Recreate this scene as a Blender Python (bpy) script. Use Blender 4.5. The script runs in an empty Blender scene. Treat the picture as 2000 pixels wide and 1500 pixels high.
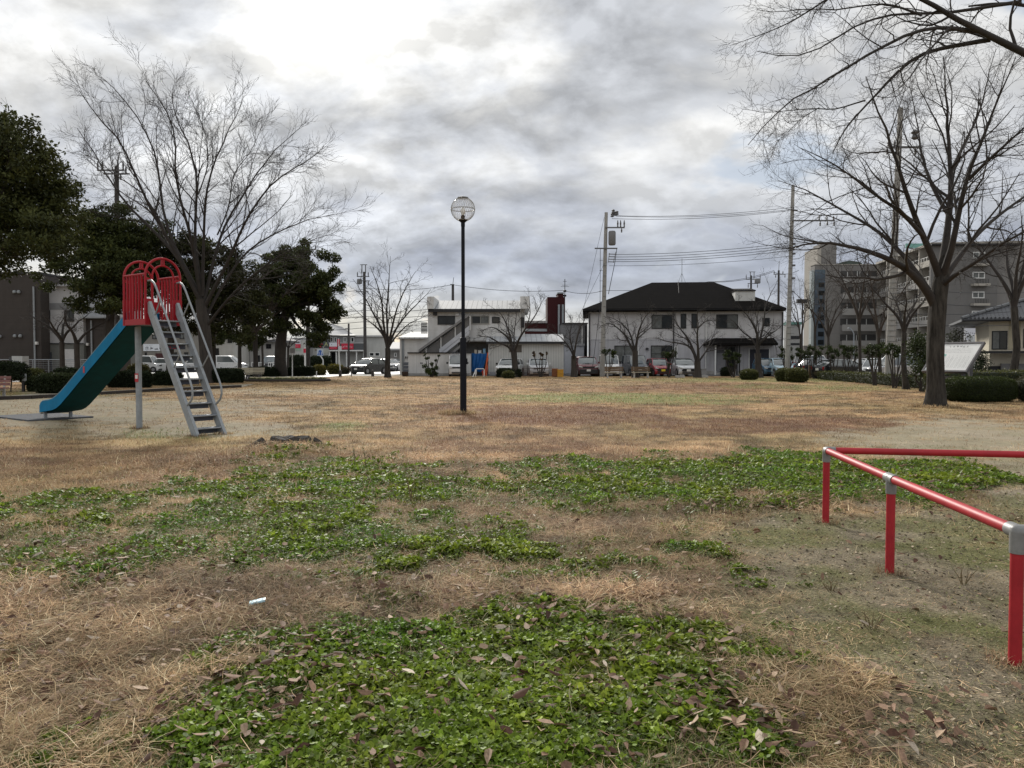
import bpy, bmesh, math, random
import numpy as np
from mathutils import Vector, Matrix

random.seed(11)
rng = np.random.default_rng(11)
SC = bpy.context.scene
COL = SC.collection
R = math.radians
F = 1500.0
CAMZ = 1.5
TH = math.atan(50 / 1500)
cT, sT = math.cos(TH), math.sin(TH)


# ---------------------------------------------------------------- survey: photo bearing -> place on the site
def ray(px, py):
    u = (px - 1000) / F
    v = (750 - py) / F
    return u, cT + v * sT, v * cT - sT


def at(px, py, D):
    u, w, s = ray(px, py)
    t = D / w
    return Vector((u * t, D, CAMZ + s * t))


def gnd(px, py):
    u, w, s = ray(px, py)
    t = -CAMZ / s
    return Vector((u * t, w * t, 0.0))


def X(px, D):
    return at(px, 700, D).x


def Z(py, D):
    return at(1000, py, D).z


def dep(py):
    return gnd(1000, py).y


def bearing(x, y):
    """ground point -> (bearing, drop) used to lay out the patches of the lawn"""
    fw = y * cT + CAMZ * sT
    up = y * sT - CAMZ * cT
    return 1000 + F * x / fw, 750 - F * up / fw


# ---------------------------------------------------------------- noise
def _h(ix, iy, s):
    v = np.sin(ix * 127.1 + iy * 311.7 + s * 74.7) * 43758.5453
    return v - np.floor(v)


def vnoise(x, y, s=0):
    ix, iy = np.floor(x), np.floor(y)
    fx, fy = x - ix, y - iy
    fx = fx * fx * (3 - 2 * fx)
    fy = fy * fy * (3 - 2 * fy)
    a, b = _h(ix, iy, s), _h(ix + 1, iy, s)
    c, d = _h(ix, iy + 1, s), _h(ix + 1, iy + 1, s)
    return (a * (1 - fx) + b * fx) * (1 - fy) + (c * (1 - fx) + d * fx) * fy


def fbm(x, y, s=0, o=4):
    t = 0
    a = 0.5
    for i in range(o):
        t = t + a * vnoise(x * 2 ** i + 13.7 * i, y * 2 ** i - 7.3 * i, s + i)
        a *= 0.5
    return t / (1 - 0.5 ** o)


# ---------------------------------------------------------------- materials
MATS = {}


def _nt(name):
    m = bpy.data.materials.new(name)
    m.use_nodes = True
    nt = m.node_tree
    return m, nt, nt.nodes['Principled BSDF']


def mat(name, col, rough=0.7, var=0.12, scale=3.0, metal=0.0, spec=0.4, bump=0.0, bscale=40.0, lines=None,
        dirt=0.0, stretch=None, coat=0.0):
    """procedural surface: base colour broken up by two noises; lines=(axis, spacing, width, darken)"""
    if name in MATS:
        return MATS[name]
    m, nt, bs = _nt(name)
    N, L = nt.nodes, nt.links
    tc = N.new('ShaderNodeTexCoord')
    vec = tc.outputs['Object']
    if stretch:
        mp = N.new('ShaderNodeMapping')
        mp.inputs['Scale'].default_value = stretch
        L.new(vec, mp.inputs['Vector'])
        nvec = mp.outputs['Vector']
    else:
        nvec = vec
    n1 = N.new('ShaderNodeTexNoise')
    n1.inputs['Scale'].default_value = scale
    n1.inputs['Detail'].default_value = 6
    n1.inputs['Roughness'].default_value = 0.65
    L.new(nvec, n1.inputs['Vector'])
    cr = N.new('ShaderNodeValToRGB')
    cr.color_ramp.elements[0].position = 0.3
    cr.color_ramp.elements[1].position = 0.7
    cr.color_ramp.elements[0].color = (*[c * (1 - var) for c in col], 1)
    cr.color_ramp.elements[1].color = (*[min(1, c * (1 + var)) for c in col], 1)
    L.new(n1.outputs['Fac'], cr.inputs['Fac'])
    out = cr.outputs['Color']
    if dirt > 0:
        n2 = N.new('ShaderNodeTexNoise')
        n2.inputs['Scale'].default_value = 0.9
        n2.inputs['Detail'].default_value = 8
        mp2 = N.new('ShaderNodeMapping')
        mp2.inputs['Scale'].default_value = (2.2, 2.2, 0.35)
        L.new(vec, mp2.inputs['Vector'])
        L.new(mp2.outputs['Vector'], n2.inputs['Vector'])
        r2 = N.new('ShaderNodeMapRange')
        r2.inputs['From Min'].default_value = 0.45
        r2.inputs['From Max'].default_value = 0.75
        r2.inputs['To Max'].default_value = dirt
        L.new(n2.outputs['Fac'], r2.inputs['Value'])
        mx = N.new('ShaderNodeMix')
        mx.data_type = 'RGBA'
        L.new(r2.outputs['Result'], mx.inputs['Factor'])
        L.new(out, mx.inputs['A'])
        mx.inputs['B'].default_value = (col[0] * .42, col[1] * .4, col[2] * .36, 1)
        out = mx.outputs['Result']
    if lines:
        ax, sp, wd, dk = lines
        sx = N.new('ShaderNodeSeparateXYZ')
        L.new(vec, sx.inputs[0])
        d = N.new('ShaderNodeMath')
        d.operation = 'DIVIDE'
        d.inputs[1].default_value = sp
        L.new(sx.outputs[ax], d.inputs[0])
        fr = N.new('ShaderNodeMath')
        fr.operation = 'FRACT'
        L.new(d.outputs[0], fr.inputs[0])
        lt = N.new('ShaderNodeMath')
        lt.operation = 'LESS_THAN'
        lt.inputs[1].default_value = wd / sp
        L.new(fr.outputs[0], lt.inputs[0])
        ml = N.new('ShaderNodeMath')
        ml.operation = 'MULTIPLY'
        ml.inputs[1].default_value = dk
        L.new(lt.outputs[0], ml.inputs[0])
        mx = N.new('ShaderNodeMix')
        mx.data_type = 'RGBA'
        L.new(ml.outputs[0], mx.inputs['Factor'])
        L.new(out, mx.inputs['A'])
        mx.inputs['B'].default_value = (col[0] * .3, col[1] * .3, col[2] * .3, 1)
        out = mx.outputs['Result']
    L.new(out, bs.inputs['Base Color'])
    rr = N.new('ShaderNodeMapRange')
    rr.inputs['To Min'].default_value = max(0.02, rough - 0.08)
    rr.inputs['To Max'].default_value = min(1, rough + 0.08)
    L.new(n1.outputs['Fac'], rr.inputs['Value'])
    L.new(rr.outputs['Result'], bs.inputs['Roughness'])
    bs.inputs['Metallic'].default_value = metal
    bs.inputs['Specular IOR Level'].default_value = spec
    if coat:
        bs.inputs['Coat Weight'].default_value = coat
        bs.inputs['Coat Roughness'].default_value = 0.06
    if bump > 0:
        nb = N.new('ShaderNodeTexNoise')
        nb.inputs['Scale'].default_value = bscale
        nb.inputs['Detail'].default_value = 6
        L.new(nvec, nb.inputs['Vector'])
        b = N.new('ShaderNodeBump')
        b.inputs['Strength'].default_value = bump
        b.inputs['Distance'].default_value = 0.03
        L.new(nb.outputs['Fac'], b.inputs['Height'])
        L.new(b.outputs['Normal'], bs.inputs['Normal'])
    MATS[name] = m
    return m


def mat_attr(name, rough=0.7, spec=0.3, trans=0.0, tint=(1, 1, 1), var=0.15, scale=60.0):
    """colour carried per vertex (leaf, blade, soil) and broken up by a fine noise"""
    m, nt, bs = _nt(name)
    N, L = nt.nodes, nt.links
    a = N.new('ShaderNodeAttribute')
    a.attribute_name = 'Col'
    n = N.new('ShaderNodeTexNoise')
    n.inputs['Scale'].default_value = scale
    n.inputs['Detail'].default_value = 4
    tc = N.new('ShaderNodeTexCoord')
    L.new(tc.outputs['Object'], n.inputs['Vector'])
    r = N.new('ShaderNodeMapRange')
    r.inputs['From Min'].default_value = .3
    r.inputs['From Max'].default_value = .7
    r.inputs['To Min'].default_value = 1 - var
    r.inputs['To Max'].default_value = 1 + var
    L.new(n.outputs['Fac'], r.inputs['Value'])
    mx = N.new('ShaderNodeVectorMath')
    mx.operation = 'SCALE'
    L.new(a.outputs['Color'], mx.inputs[0])
    L.new(r.outputs['Result'], mx.inputs['Scale'])
    L.new(mx.outputs[0], bs.inputs['Base Color'])
    bs.inputs['Roughness'].default_value = rough
    bs.inputs['Specular IOR Level'].default_value = spec
    if trans > 0:
        tr = N.new('ShaderNodeBsdfTranslucent')
        L.new(mx.outputs[0], tr.inputs['Color'])
        ms = N.new('ShaderNodeMixShader')
        ms.inputs[0].default_value = trans
        L.new(bs.outputs[0], ms.inputs[1])
        L.new(tr.outputs[0], ms.inputs[2])
        L.new(ms.outputs[0], N['Material Output'].inputs['Surface'])
    MATS[name] = m
    return m


# ---------------------------------------------------------------- mesh building
def np_mesh(name, V, faces_list, colors=None, smooth=False):
    """V (n,3); faces_list: list of int arrays (m,k)"""
    me = bpy.data.meshes.new(name)
    V = np.asarray(V, dtype=np.float32)
    me.vertices.add(len(V))
    me.vertices.foreach_set('co', V.ravel())
    fl = [np.asarray(f, dtype=np.int32) for f in faces_list if len(f)]
    idx = np.concatenate([f.ravel() for f in fl])
    tot = np.concatenate([np.full(len(f), f.shape[1], dtype=np.int32) for f in fl])
    st = np.concatenate([[0], np.cumsum(tot)[:-1]]).astype(np.int32)
    me.loops.add(len(idx))
    me.loops.foreach_set('vertex_index', idx)
    me.polygons.add(len(tot))
    me.polygons.foreach_set('loop_start', st)
    me.polygons.foreach_set('loop_total', tot)
    if smooth:
        me.polygons.foreach_set('use_smooth', np.ones(len(tot), dtype=bool))
    if colors is not None:
        ca = me.color_attributes.new('Col', 'FLOAT_COLOR', 'POINT')
        c4 = np.ones((len(V), 4), dtype=np.float32)
        c4[:, :3] = colors
        ca.data.foreach_set('color', c4.ravel())
    me.update(calc_edges=True)
    me.validate()
    return me


class MB:
    def __init__(s):
        s.v = []
        s.f = []

    def add(s, vs, fs):
        o = len(s.v)
        s.v += [tuple(v) for v in vs]
        s.f += [tuple(i + o for i in f) for f in fs]
        return s

    def box(s, x0, x1, y0, y1, z0, z1):
        x0, x1 = min(x0, x1), max(x0, x1)
        y0, y1 = min(y0, y1), max(y0, y1)
        z0, z1 = min(z0, z1), max(z0, z1)
        return s.add([(x0, y0, z0), (x1, y0, z0), (x1, y1, z0), (x0, y1, z0), (x0, y0, z1), (x1, y0, z1), (x1, y1, z1), (x0, y1, z1)],
                     [(0, 3, 2, 1), (4, 5, 6, 7), (0, 1, 5, 4), (1, 2, 6, 5), (2, 3, 7, 6), (3, 0, 4, 7)])

    def bar(s, a, b, w, h, up=(0, 0, 1)):
        """rectangular bar from a to b: w across, h along up"""
        a, b = Vector(a), Vector(b)
        d = (b - a).normalized()
        u = Vector(up)
        sd = d.cross(u)
        if sd.length < 1e-4:
            sd = d.cross(Vector((1, 0, 0)))
        sd.normalize()
        u = sd.cross(d).normalized()
        q = []
        for p in (a, b):
            for i, j in ((-1, -1), (1, -1), (1, 1), (-1, 1)):
                q.append(p + sd * (i * w / 2) + u * (j * h / 2))
        return s.add(q, [(0, 3, 2, 1), (4, 5, 6, 7), (0, 1, 5, 4), (1, 2, 6, 5), (2, 3, 7, 6), (3, 0, 4, 7)])

    def tube(s, pts, r, n=8, cap=True):
        pts = [Vector(p) for p in pts]
        k = len(pts)
        rs = r if isinstance(r, (list, tuple)) else [r] * k
        T = []
        for i in range(k):
            t = pts[min(i + 1, k - 1)] - pts[max(i - 1, 0)]
            T.append(t.normalized() if t.length > 1e-9 else Vector((0, 0, 1)))
        ref = Vector((0, 0, 1)) if abs(T[0].z) < .9 else Vector((1, 0, 0))
        u = (ref - T[0] * ref.dot(T[0])).normalized()
        vs = []
        for i in range(k):
            u = (u - T[i] * u.dot(T[i]))
            if u.length < 1e-5:
                u = T[i].orthogonal()
            u.normalize()
            w = T[i].cross(u)
            for j in range(n):
                a = 2 * math.pi * j / n
                vs.append(pts[i] + (u * math.cos(a) + w * math.sin(a)) * rs[i])
        fs = []
        for i in range(k - 1):
            for j in range(n):
                j2 = (j + 1) % n
                fs.append((i * n + j, i * n + j2, (i + 1) * n + j2, (i + 1) * n + j))
        if cap:
            fs.append(tuple(range(n - 1, -1, -1)))
            fs.append(tuple((k - 1) * n + j for j in range(n)))
        return s.add(vs, fs)

    def lathe(s, c, prof, n=16):
        """prof: (r,z) list around vertical axis at c"""
        vs = []
        for r, z in prof:
            for j in range(n):
                a = 2 * math.pi * j / n
                vs.append((c[0] + r * math.cos(a), c[1] + r * math.sin(a), c[2] + z))
        fs = []
        for i in range(len(prof) - 1):
            for j in range(n):
                j2 = (j + 1) % n
                fs.append((i * n + j, i * n + j2, (i + 1) * n + j2, (i + 1) * n + j))
        fs.append(tuple(range(n - 1, -1, -1)))
        fs.append(tuple((len(prof) - 1) * n + j for j in range(n)))
        return s.add(vs, fs)

    def prism(s, poly, axis, a0, a1):
        """2D polygon extruded along axis: 'x' poly=(y,z); 'y' poly=(x,z); 'z' poly=(x,y)"""
        n = len(poly)
        vs = []
        for a in (a0, a1):
            for p in poly:
                vs.append((a, p[0], p[1]) if axis == 'x' else (p[0], a, p[1]) if axis == 'y' else (p[0], p[1], a))
        fs = [tuple(range(n - 1, -1, -1)), tuple(range(n, 2 * n))]
        for i in range(n):
            j = (i + 1) % n
            fs.append((i, j, n + j, n + i))
        return s.add(vs, fs)

    def grid(s, rows):
        m, n = len(rows), len(rows[0])
        vs = [p for r in rows for p in r]
        fs = [(i * n + j, i * n + j + 1, (i + 1) * n + j + 1, (i + 1) * n + j) for i in range(m - 1) for j in range(n - 1)]
        return s.add(vs, fs)

    def move(s, M):
        s.v = [tuple(M @ Vector(v)) for v in s.v]
        return s

    def mesh(s, name, off=(0, 0, 0), smooth=False, bevel=0):
        me = bpy.data.meshes.new(name)
        me.from_pydata([(a - off[0], b - off[1], c - off[2]) for a, b, c in s.v], [], s.f)
        bm = bmesh.new()
        bm.from_mesh(me)
        bmesh.ops.recalc_face_normals(bm, faces=bm.faces)
        if bevel:
            es = [e for e in bm.edges if len(e.link_faces) == 2 and e.calc_face_angle(0) > 0.5]
            bmesh.ops.bevel(bm, geom=es, offset=bevel, segments=2, affect='EDGES', profile=.6, clamp_overlap=True)
        bm.to_mesh(me)
        bm.free()
        if smooth:
            me.polygons.foreach_set('use_smooth', [True] * len(me.polygons))
            me.set_sharp_from_angle(angle=R(38))
        return me


def tag(o, label, cat, group=None, kind=None):
    if label:
        o['label'] = label
    if cat:
        o['category'] = cat
    if group:
        o['group'] = group
    if kind:
        o['kind'] = kind
    return o


def thing(name, label, cat, loc=(0, 0, 0), group=None, rz=0.0):
    o = bpy.data.objects.new(name, None)
    o.empty_display_size = .3
    COL.objects.link(o)
    o.location = loc
    o.rotation_euler.z = rz
    o['_o'] = (float(loc[0]), float(loc[1]), float(loc[2]))
    return tag(o, label, cat, group)


def link(name, me, m, parent=None, loc=(0, 0, 0)):
    o = bpy.data.objects.new(name, me)
    if m:
        me.materials.append(m)
    COL.objects.link(o)
    o.location = loc
    if parent:
        o.parent = parent
    return o


def org(root):
    while root.parent:
        root = root.parent
    return tuple(root.get('_o', (0, 0, 0)))


def part(name, mb, m, parent, local=False, smooth=False, bevel=0, label=None):
    off = (0, 0, 0) if local else org(parent)
    o = link(name, mb.mesh(name, off, smooth, bevel), m, parent)
    if label:
        o['label'] = label
    return o


def solo(name, mb, m, label, cat, loc, group=None, kind=None, smooth=False, bevel=0):
    o = link(name, mb.mesh(name, loc, smooth, bevel), m, None, loc)
    o['_o'] = (float(loc[0]), float(loc[1]), float(loc[2]))
    return tag(o, label, cat, group, kind)


def text_mesh(body, size, M):
    """lettering as mesh, M places it (x right, y up in letter plane)"""
    c = bpy.data.curves.new('lettering', 'FONT')
    c.body = body
    c.size = size
    c.align_x = 'CENTER'
    c.align_y = 'CENTER'
    c.resolution_u = 2
    o = bpy.data.objects.new('lettering', c)
    COL.objects.link(o)
    bpy.context.view_layer.update()
    me = bpy.data.meshes.new_from_object(o.evaluated_get(bpy.context.evaluated_depsgraph_get()))
    bpy.data.objects.remove(o)
    bpy.data.curves.remove(c)
    me.transform(M)
    return me


FACE = Matrix(((1, 0, 0, 0), (0, 0, -1, 0), (0, 1, 0, 0), (0, 0, 0, 1)))  # letter plane standing up, facing -y


def letters(name, body, size, pos, m, parent, rot=None):
    M = Matrix.Translation(Vector(pos) - Vector(org(parent))) @ (rot if rot is not None else FACE)
    return link(name, text_mesh(body, size, M), m, parent)


def marks(name, n, cell, pos, m, parent, rot=None, fill=.82, seed=1, vertical=False):
    """a run of brush-stroke characters too small to read in the photograph: each is a few bars in its cell"""
    rd = random.Random(seed)
    mb = MB()
    for i in range(n):
        c = (i - (n - 1) / 2) * cell
        ox, oy = (0, -c) if vertical else (c, 0)
        h = cell * fill / 2
        for _ in range(rd.randint(2, 3)):
            y = rd.uniform(-h, h)
            a, b = sorted((rd.uniform(-h, 0), rd.uniform(0, h)))
            mb.add([(ox + a, oy + y - cell * .045, 0), (ox + b, oy + y - cell * .045, 0), (ox + b, oy + y + cell * .045, 0), (ox + a, oy + y + cell * .045, 0)], [(0, 1, 2, 3)])
        for _ in range(rd.randint(1, 2)):
            x = rd.uniform(-h * .8, h * .8)
            a, b = sorted((rd.uniform(-h, 0), rd.uniform(0, h)))
            mb.add([(ox + x - cell * .05, oy + a, .0006), (ox + x + cell * .05, oy + a, .0006), (ox + x + cell * .05, oy + b, .0006), (ox + x - cell * .05, oy + b, .0006)], [(0, 1, 2, 3)])
    me = mb.mesh(name)
    M = Matrix.Translation(Vector(pos) - Vector(org(parent))) @ (rot if rot is not None else FACE)
    me.transform(M)
    return link(name, me, m, parent)
# ================================================================ camera, light, sky
cam = bpy.data.objects.new('camera', bpy.data.cameras.new('camera'))
COL.objects.link(cam)
cam.data.sensor_width = 36
cam.data.lens = 27
cam.data.clip_end = 5000
cam.data.clip_start = .05
cam.location = (0, 0, CAMZ)
cam.rotation_euler = (R(90) - TH, 0, 0)
SC.camera = cam
SC.view_settings.view_transform = 'Standard'
SC.view_settings.look = 'None'
SC.view_settings.exposure = 0
SC.cycles.use_denoising = True
SC.cycles.max_bounces = 6
SC.cycles.transparent_max_bounces = 6
SC.cycles.sample_clamp_indirect = 6

SUN_EL, SUN_AZ = R(25), R(-13.5)
sd = Vector((math.sin(SUN_AZ) * math.cos(SUN_EL), math.cos(SUN_AZ) * math.cos(SUN_EL), math.sin(SUN_EL)))
sun = bpy.data.objects.new('sun', bpy.data.lights.new('sun', 'SUN'))
COL.objects.link(sun)
sun.data.energy = 4.2
sun.data.angle = R(10)
sun.data.color = (1, .95, .87)
sun.rotation_euler = (-sd).to_track_quat('-Z', 'Y').to_euler()
sun.location = sd * 60

wd = bpy.data.worlds.new('World')
SC.world = wd
wd.use_nodes = True
nt = wd.node_tree
N, L = nt.nodes, nt.links
bg = N['Background']
bg.inputs['Strength'].default_value = 0.1
sky = N.new('ShaderNodeTexSky')
sky.sky_type = 'NISHITA'
sky.sun_disc = False
sky.sun_elevation = SUN_EL
sky.sun_rotation = SUN_AZ
sky.dust_density = 1.5


def nd(t, **k):
    n = N.new(t)
    for a, b in k.items():
        setattr(n, a, b)
    return n


def vm(op, a, b=None):
    n = nd('ShaderNodeMath', operation=op)
    for i, q in enumerate((a, b)):
        if q is None:
            continue
        if isinstance(q, (int, float)):
            n.inputs[i].default_value = q
        else:
            L.new(q, n.inputs[i])
    return n.outputs[0]


def mrange(v, a, b, c=0., d=1., smooth=False):
    n = nd('ShaderNodeMapRange')
    if smooth:
        n.interpolation_type = 'SMOOTHSTEP'
    L.new(v, n.inputs['Value'])
    for k, q in zip(('From Min', 'From Max', 'To Min', 'To Max'), (a, b, c, d)):
        n.inputs[k].default_value = q
    return n.outputs[0]


def mixc(f, a, b):
    n = nd('ShaderNodeMix', data_type='RGBA')
    for k, q in (('Factor', f), ('A', a), ('B', b)):
        if isinstance(q, (float, int)):
            n.inputs[k].default_value = q
        elif isinstance(q, tuple):
            n.inputs[k].default_value = (*q, 1)
        else:
            L.new(q, n.inputs[k])
    return n.outputs['Result']


tc = nd('ShaderNodeTexCoord')
nrm = nd('ShaderNodeVectorMath', operation='NORMALIZE')
L.new(tc.outputs['Generated'], nrm.inputs[0])
sep = nd('ShaderNodeSeparateXYZ')
L.new(nrm.outputs[0], sep.inputs[0])
dx, dy, dz = sep.outputs
# clouds lie on a high deck: direction / height gives the point on the deck
hz = vm('ADD', vm('MAXIMUM', dz, 0.0), 0.46)
comb = nd('ShaderNodeCombineXYZ')
L.new(vm('DIVIDE', dx, hz), comb.inputs[0])
L.new(vm('DIVIDE', dy, hz), comb.inputs[1])


def cnoise(scale, detail, rough, dist, loc=(0, 0, 0), sc=(1, 1, 1), rz=0, off=None):
    mp = nd('ShaderNodeMapping')
    mp.inputs['Location'].default_value = loc
    mp.inputs['Scale'].default_value = sc
    mp.inputs['Rotation'].default_value = (0, 0, rz)
    L.new(comb.outputs[0], mp.inputs['Vector'])
    v = mp.outputs[0]
    if off:
        aa = nd('ShaderNodeVectorMath', operation='ADD')
        L.new(v, aa.inputs[0])
        aa.inputs[1].default_value = off
        v = aa.outputs[0]
    n = nd('ShaderNodeTexNoise')
    n.inputs['Scale'].default_value = scale
    n.inputs['Detail'].default_value = detail
    n.inputs['Roughness'].default_value = rough
    n.inputs['Distortion'].default_value = dist
    L.new(v, n.inputs['Vector'])
    return n.outputs['Fac']


SHAPE = dict(loc=(7.3, 2.2, 0), sc=(1.0, 1.15, 1), rz=R(18))
big = cnoise(2.0, 3, 0.5, 0.2, (3.1, 1.7, 0), (1, 1.1, 1))
mid = cnoise(5.6, 9, 0.55, 0.15, **SHAPE)
mid2 = cnoise(5.6, 9, 0.55, 0.15, off=(-.012, .042, 0), **SHAPE)
streak = cnoise(4.2, 7, 0.52, 0.25, (1.3, 5.1, 0), (.7, 1.6, 1), R(-38))
hole = cnoise(2.1, 6, 0.55, 0.3, (5.44, 8.35, 0))
# nearness to the hidden sun
dot = nd('ShaderNodeVectorMath', operation='DOT_PRODUCT')
L.new(nrm.outputs[0], dot.inputs[0])
dot.inputs[1].default_value = (sd.x, sd.y, sd.z)
cosg = vm('MAXIMUM', dot.outputs['Value'], 0.0)
glow1 = vm('POWER', cosg, 14.0)
glow2 = vm('POWER', cosg, 160.0)
glow3 = vm('POWER', cosg, 900.0)
dens = vm('ADD', vm('ADD', vm('MULTIPLY', big, 0.30), vm('MULTIPLY', mid, 0.44)), vm('MULTIPLY', streak, 0.26))
lit = mrange(dens, 0.42, 0.57, 0, 1, True)               # 0 = thick grey cloud base, 1 = thin bright cloud
edge = mrange(vm('SUBTRACT', mid2, mid), -.10, .10, -1, 1)  # sides of the billows turned to the sun
low = mrange(dz, 0.08, 0.30, 1, 0, True)
dark = mixc(low, (5.55, 5.75, 6.1), (3.6, 3.95, 4.75))
bright = mixc(low, (8.6, 8.6, 8.5), (4.8, 5.25, 6.1))
cl = mixc(lit, dark, bright)
gap = mrange(dz, 0.02, 0.12, 1, 0, True)
gapn = vm('MULTIPLY', gap, mrange(cnoise(1.7, 6, .6, .4, (9, 4, 0), (.6, 1.6, 1)), .36, .58, .2, 1))
side = mrange(dx, 0.25, -0.2, .45, 1.0, True)
cl = mixc(vm('MULTIPLY', gapn, side), cl, (8.6, 8.2, 6.9))
relief = vm('ADD', 1.0, vm('MULTIPLY', edge, vm('ADD', .13, vm('MULTIPLY', glow1, .22))))
rs_v = nd('ShaderNodeVectorMath', operation='SCALE')
L.new(cl, rs_v.inputs[0])
L.new(relief, rs_v.inputs['Scale'])
g = vm('ADD', vm('MULTIPLY', glow1, mrange(lit, 0, 1, .1, 2.0)), vm('ADD', vm('MULTIPLY', glow2, mrange(lit, 0, 1, 1.0, 4.5)), vm('MULTIPLY', glow3, 9.0)))
gs = nd('ShaderNodeVectorMath', operation='SCALE')
gs.inputs[0].default_value = (1.0, .985, .93)
L.new(g, gs.inputs['Scale'])
ad = nd('ShaderNodeVectorMath', operation='ADD')
L.new(rs_v.outputs[0], ad.inputs[0])
L.new(gs.outputs[0], ad.inputs[1])
# sky behind the viewer and overhead brightened, unseen, as fill light for the facades
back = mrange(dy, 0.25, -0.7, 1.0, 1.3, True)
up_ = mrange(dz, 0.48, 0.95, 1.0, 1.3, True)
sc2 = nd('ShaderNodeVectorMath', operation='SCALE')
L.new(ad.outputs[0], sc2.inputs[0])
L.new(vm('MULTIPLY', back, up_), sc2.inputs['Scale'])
# blue holes show the clear sky
skb = nd('ShaderNodeVectorMath', operation='SCALE')
L.new(sky.outputs[0], skb.inputs[0])
skb.inputs['Scale'].default_value = 1.0
clear = mixc(.6, skb.outputs[0], (4.0, 5.0, 6.5))
hf = vm('MULTIPLY', mrange(hole, 0.565, 0.63, 0, .75, True), mrange(glow1, .25, .6, 1, 0))
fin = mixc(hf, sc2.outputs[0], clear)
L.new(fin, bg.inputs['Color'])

# ================================================================ lawn layout
GREEN = [(950, 1405, 500, 165, 1.15), (700, 1490, 420, 90, 1.1), (1250, 1340, 270, 115, 1.1), (1030, 1270, 330, 60, .85), (450, 1465, 190, 60, .75),
         (1500, 1440, 120, 60, .7), (590, 1030, 310, 86, 1.0), (700, 950, 190, 44, .95), (330, 1045, 190, 50, .75), (130, 1090, 210, 55, .6),
         (60, 1000, 150, 24, .7), (170, 985, 110, 22, .6), (620, 1110, 280, 42, .6), (880, 1055, 170, 62, .6),
         (1250, 948, 300, 44, 1.0), (1550, 930, 220, 38, 1.15), (1750, 942, 170, 38, 1.05), (1420, 970, 200, 22, .6), (1000, 1100, 170, 42, .6),
         (1190, 1085, 180, 40, .5), (1330, 1060, 90, 40, .5), (1500, 1130, 90, 20, .4), (665, 833, 38, 9, .8), (300, 848, 60, 11, .7), (400, 850, 40, 9, .5),
         (1180, 777, 200, 7, 1.1), (1330, 784, 120, 6, .7), (1480, 755, 60, 4, .6), (1640, 757, 120, 6, .6), (560, 905, 90, 22, .6), (900, 985, 100, 40, .5),
         (1560, 742, 330, 4, .7), (100, 768, 120, 7, .6)]
DIRT = [(1800, 1150, 360, 165, 1.1), (1960, 1300, 190, 260, 1.1), (1600, 1050, 190, 55, .95), (1720, 1030, 260, 40, .9), (1870, 1430, 170, 110, 1.0),
        (1900, 862, 240, 42, 1.05), (1760, 858, 150, 24, .8), (1990, 960, 90, 70, .9), (140, 802, 280, 32, 1.0), (330, 800, 260, 22, .7), (430, 838, 150, 17, 1.0),
        (60, 842, 190, 20, .5), (330, 840, 240, 16, .6), (1500, 1200, 140, 60, .4), (520, 765, 170, 6, .5), (60, 785, 220, 14, .9)]
RED = [(1090, 814, 240, 20, 1.0), (1450, 832, 270, 17, .9), (870, 800, 60, 11, .9), (1360, 757, 170, 8, .7), (200, 905, 300, 38, .5), (1000, 865, 260, 22, .55),
       (1150, 900, 200, 20, .4), (1240, 760, 200, 6, .4)]
STRAW = [(330, 1230, 420, 110, .8), (1320, 1180, 270, 42, 1.0), (1560, 1290, 170, 60, 1.0), (1650, 1400, 150, 80, .9), (1230, 1050, 100, 35, .9), (560, 905, 330, 40, .8),
         (820, 880, 160, 22, .9), (1560, 985, 190, 18, .9), (100, 1400, 280, 110, .7), (1000, 1170, 260, 40, .8)]
LEAFY = [(220, 1270, 420, 190, 1.0), (1580, 1420, 260, 110, 1.0), (1150, 1180, 300, 60, .7), (1300, 1400, 300, 120, .35), (1600, 990, 240, 25, .8), (700, 1380, 300, 120, .3),
         (1800, 960, 160, 50, .5), (820, 1170, 260, 50, .8)]


def paint(lst, px, py, x, y, seed, fr=1.3, amp=1.0, hi=1.45, wd=.9):
    wx = (fbm(x * fr, y * fr, seed) - .5)
    wy = (fbm(x * fr + 31, y * fr + 17, seed + 5) - .5)
    v = np.zeros_like(px)
    for cx, cy, rx, ry, s in lst:
        d = ((px - cx) / rx + wx * 1.1) ** 2 + ((py - cy) / ry + wy * 1.1) ** 2
        v = np.maximum(v, s * np.clip((hi - d) / wd, 0, 1))
    n = fbm(x * fr * 3.1, y * fr * 3.1, seed + 9) - .5
    return np.clip(v + n * amp * np.minimum(1, v * 2.2) * 1.5, 0, 1)


def turf_tone(x, y):
    """clumpy brightness of the turf and how far it turns olive"""
    t = fbm(x * .95, y * .95, 301) * .45 + fbm(x * 2.9, y * 2.9, 305) * .55
    k = np.clip(1 + (t - .5) * 3.4, .45, 1.55)
    ol = np.clip((fbm(x * .33, y * .33, 311) - .47) * 5, 0, 1) * .6 + np.clip((fbm(x * 1.6, y * 1.6, 315) - .5) * 4, 0, 1) * .4
    return k, ol


def lush(x, y, g):
    """how thickly the clover stands"""
    return np.clip((g * 1.35 + (fbm(x * 2.6, y * 2.6, 170) - .5) * 1.9 + (fbm(x * 10, y * 10, 173) - .5) * 1.1 - .42) * 1.1, 0, 1) * np.clip(g * 6, 0, 1)


def masks(x, y):
    px, py = bearing(x, np.maximum(y, 1.2))
    g = paint(GREEN, px, py, x, y, 3, 1.3, .9, 2.3, 2.0)
    d = paint(DIRT, px, py, x, y, 21, 1.1, .8)
    r = paint(RED, px, py, x, y, 40, .8, .7)
    s = paint(STRAW, px, py, x, y, 55, 1.2, .7)
    far = (y > 61)
    g = np.where(y < 1.6, .5, g)
    return g, d, r, s


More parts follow.
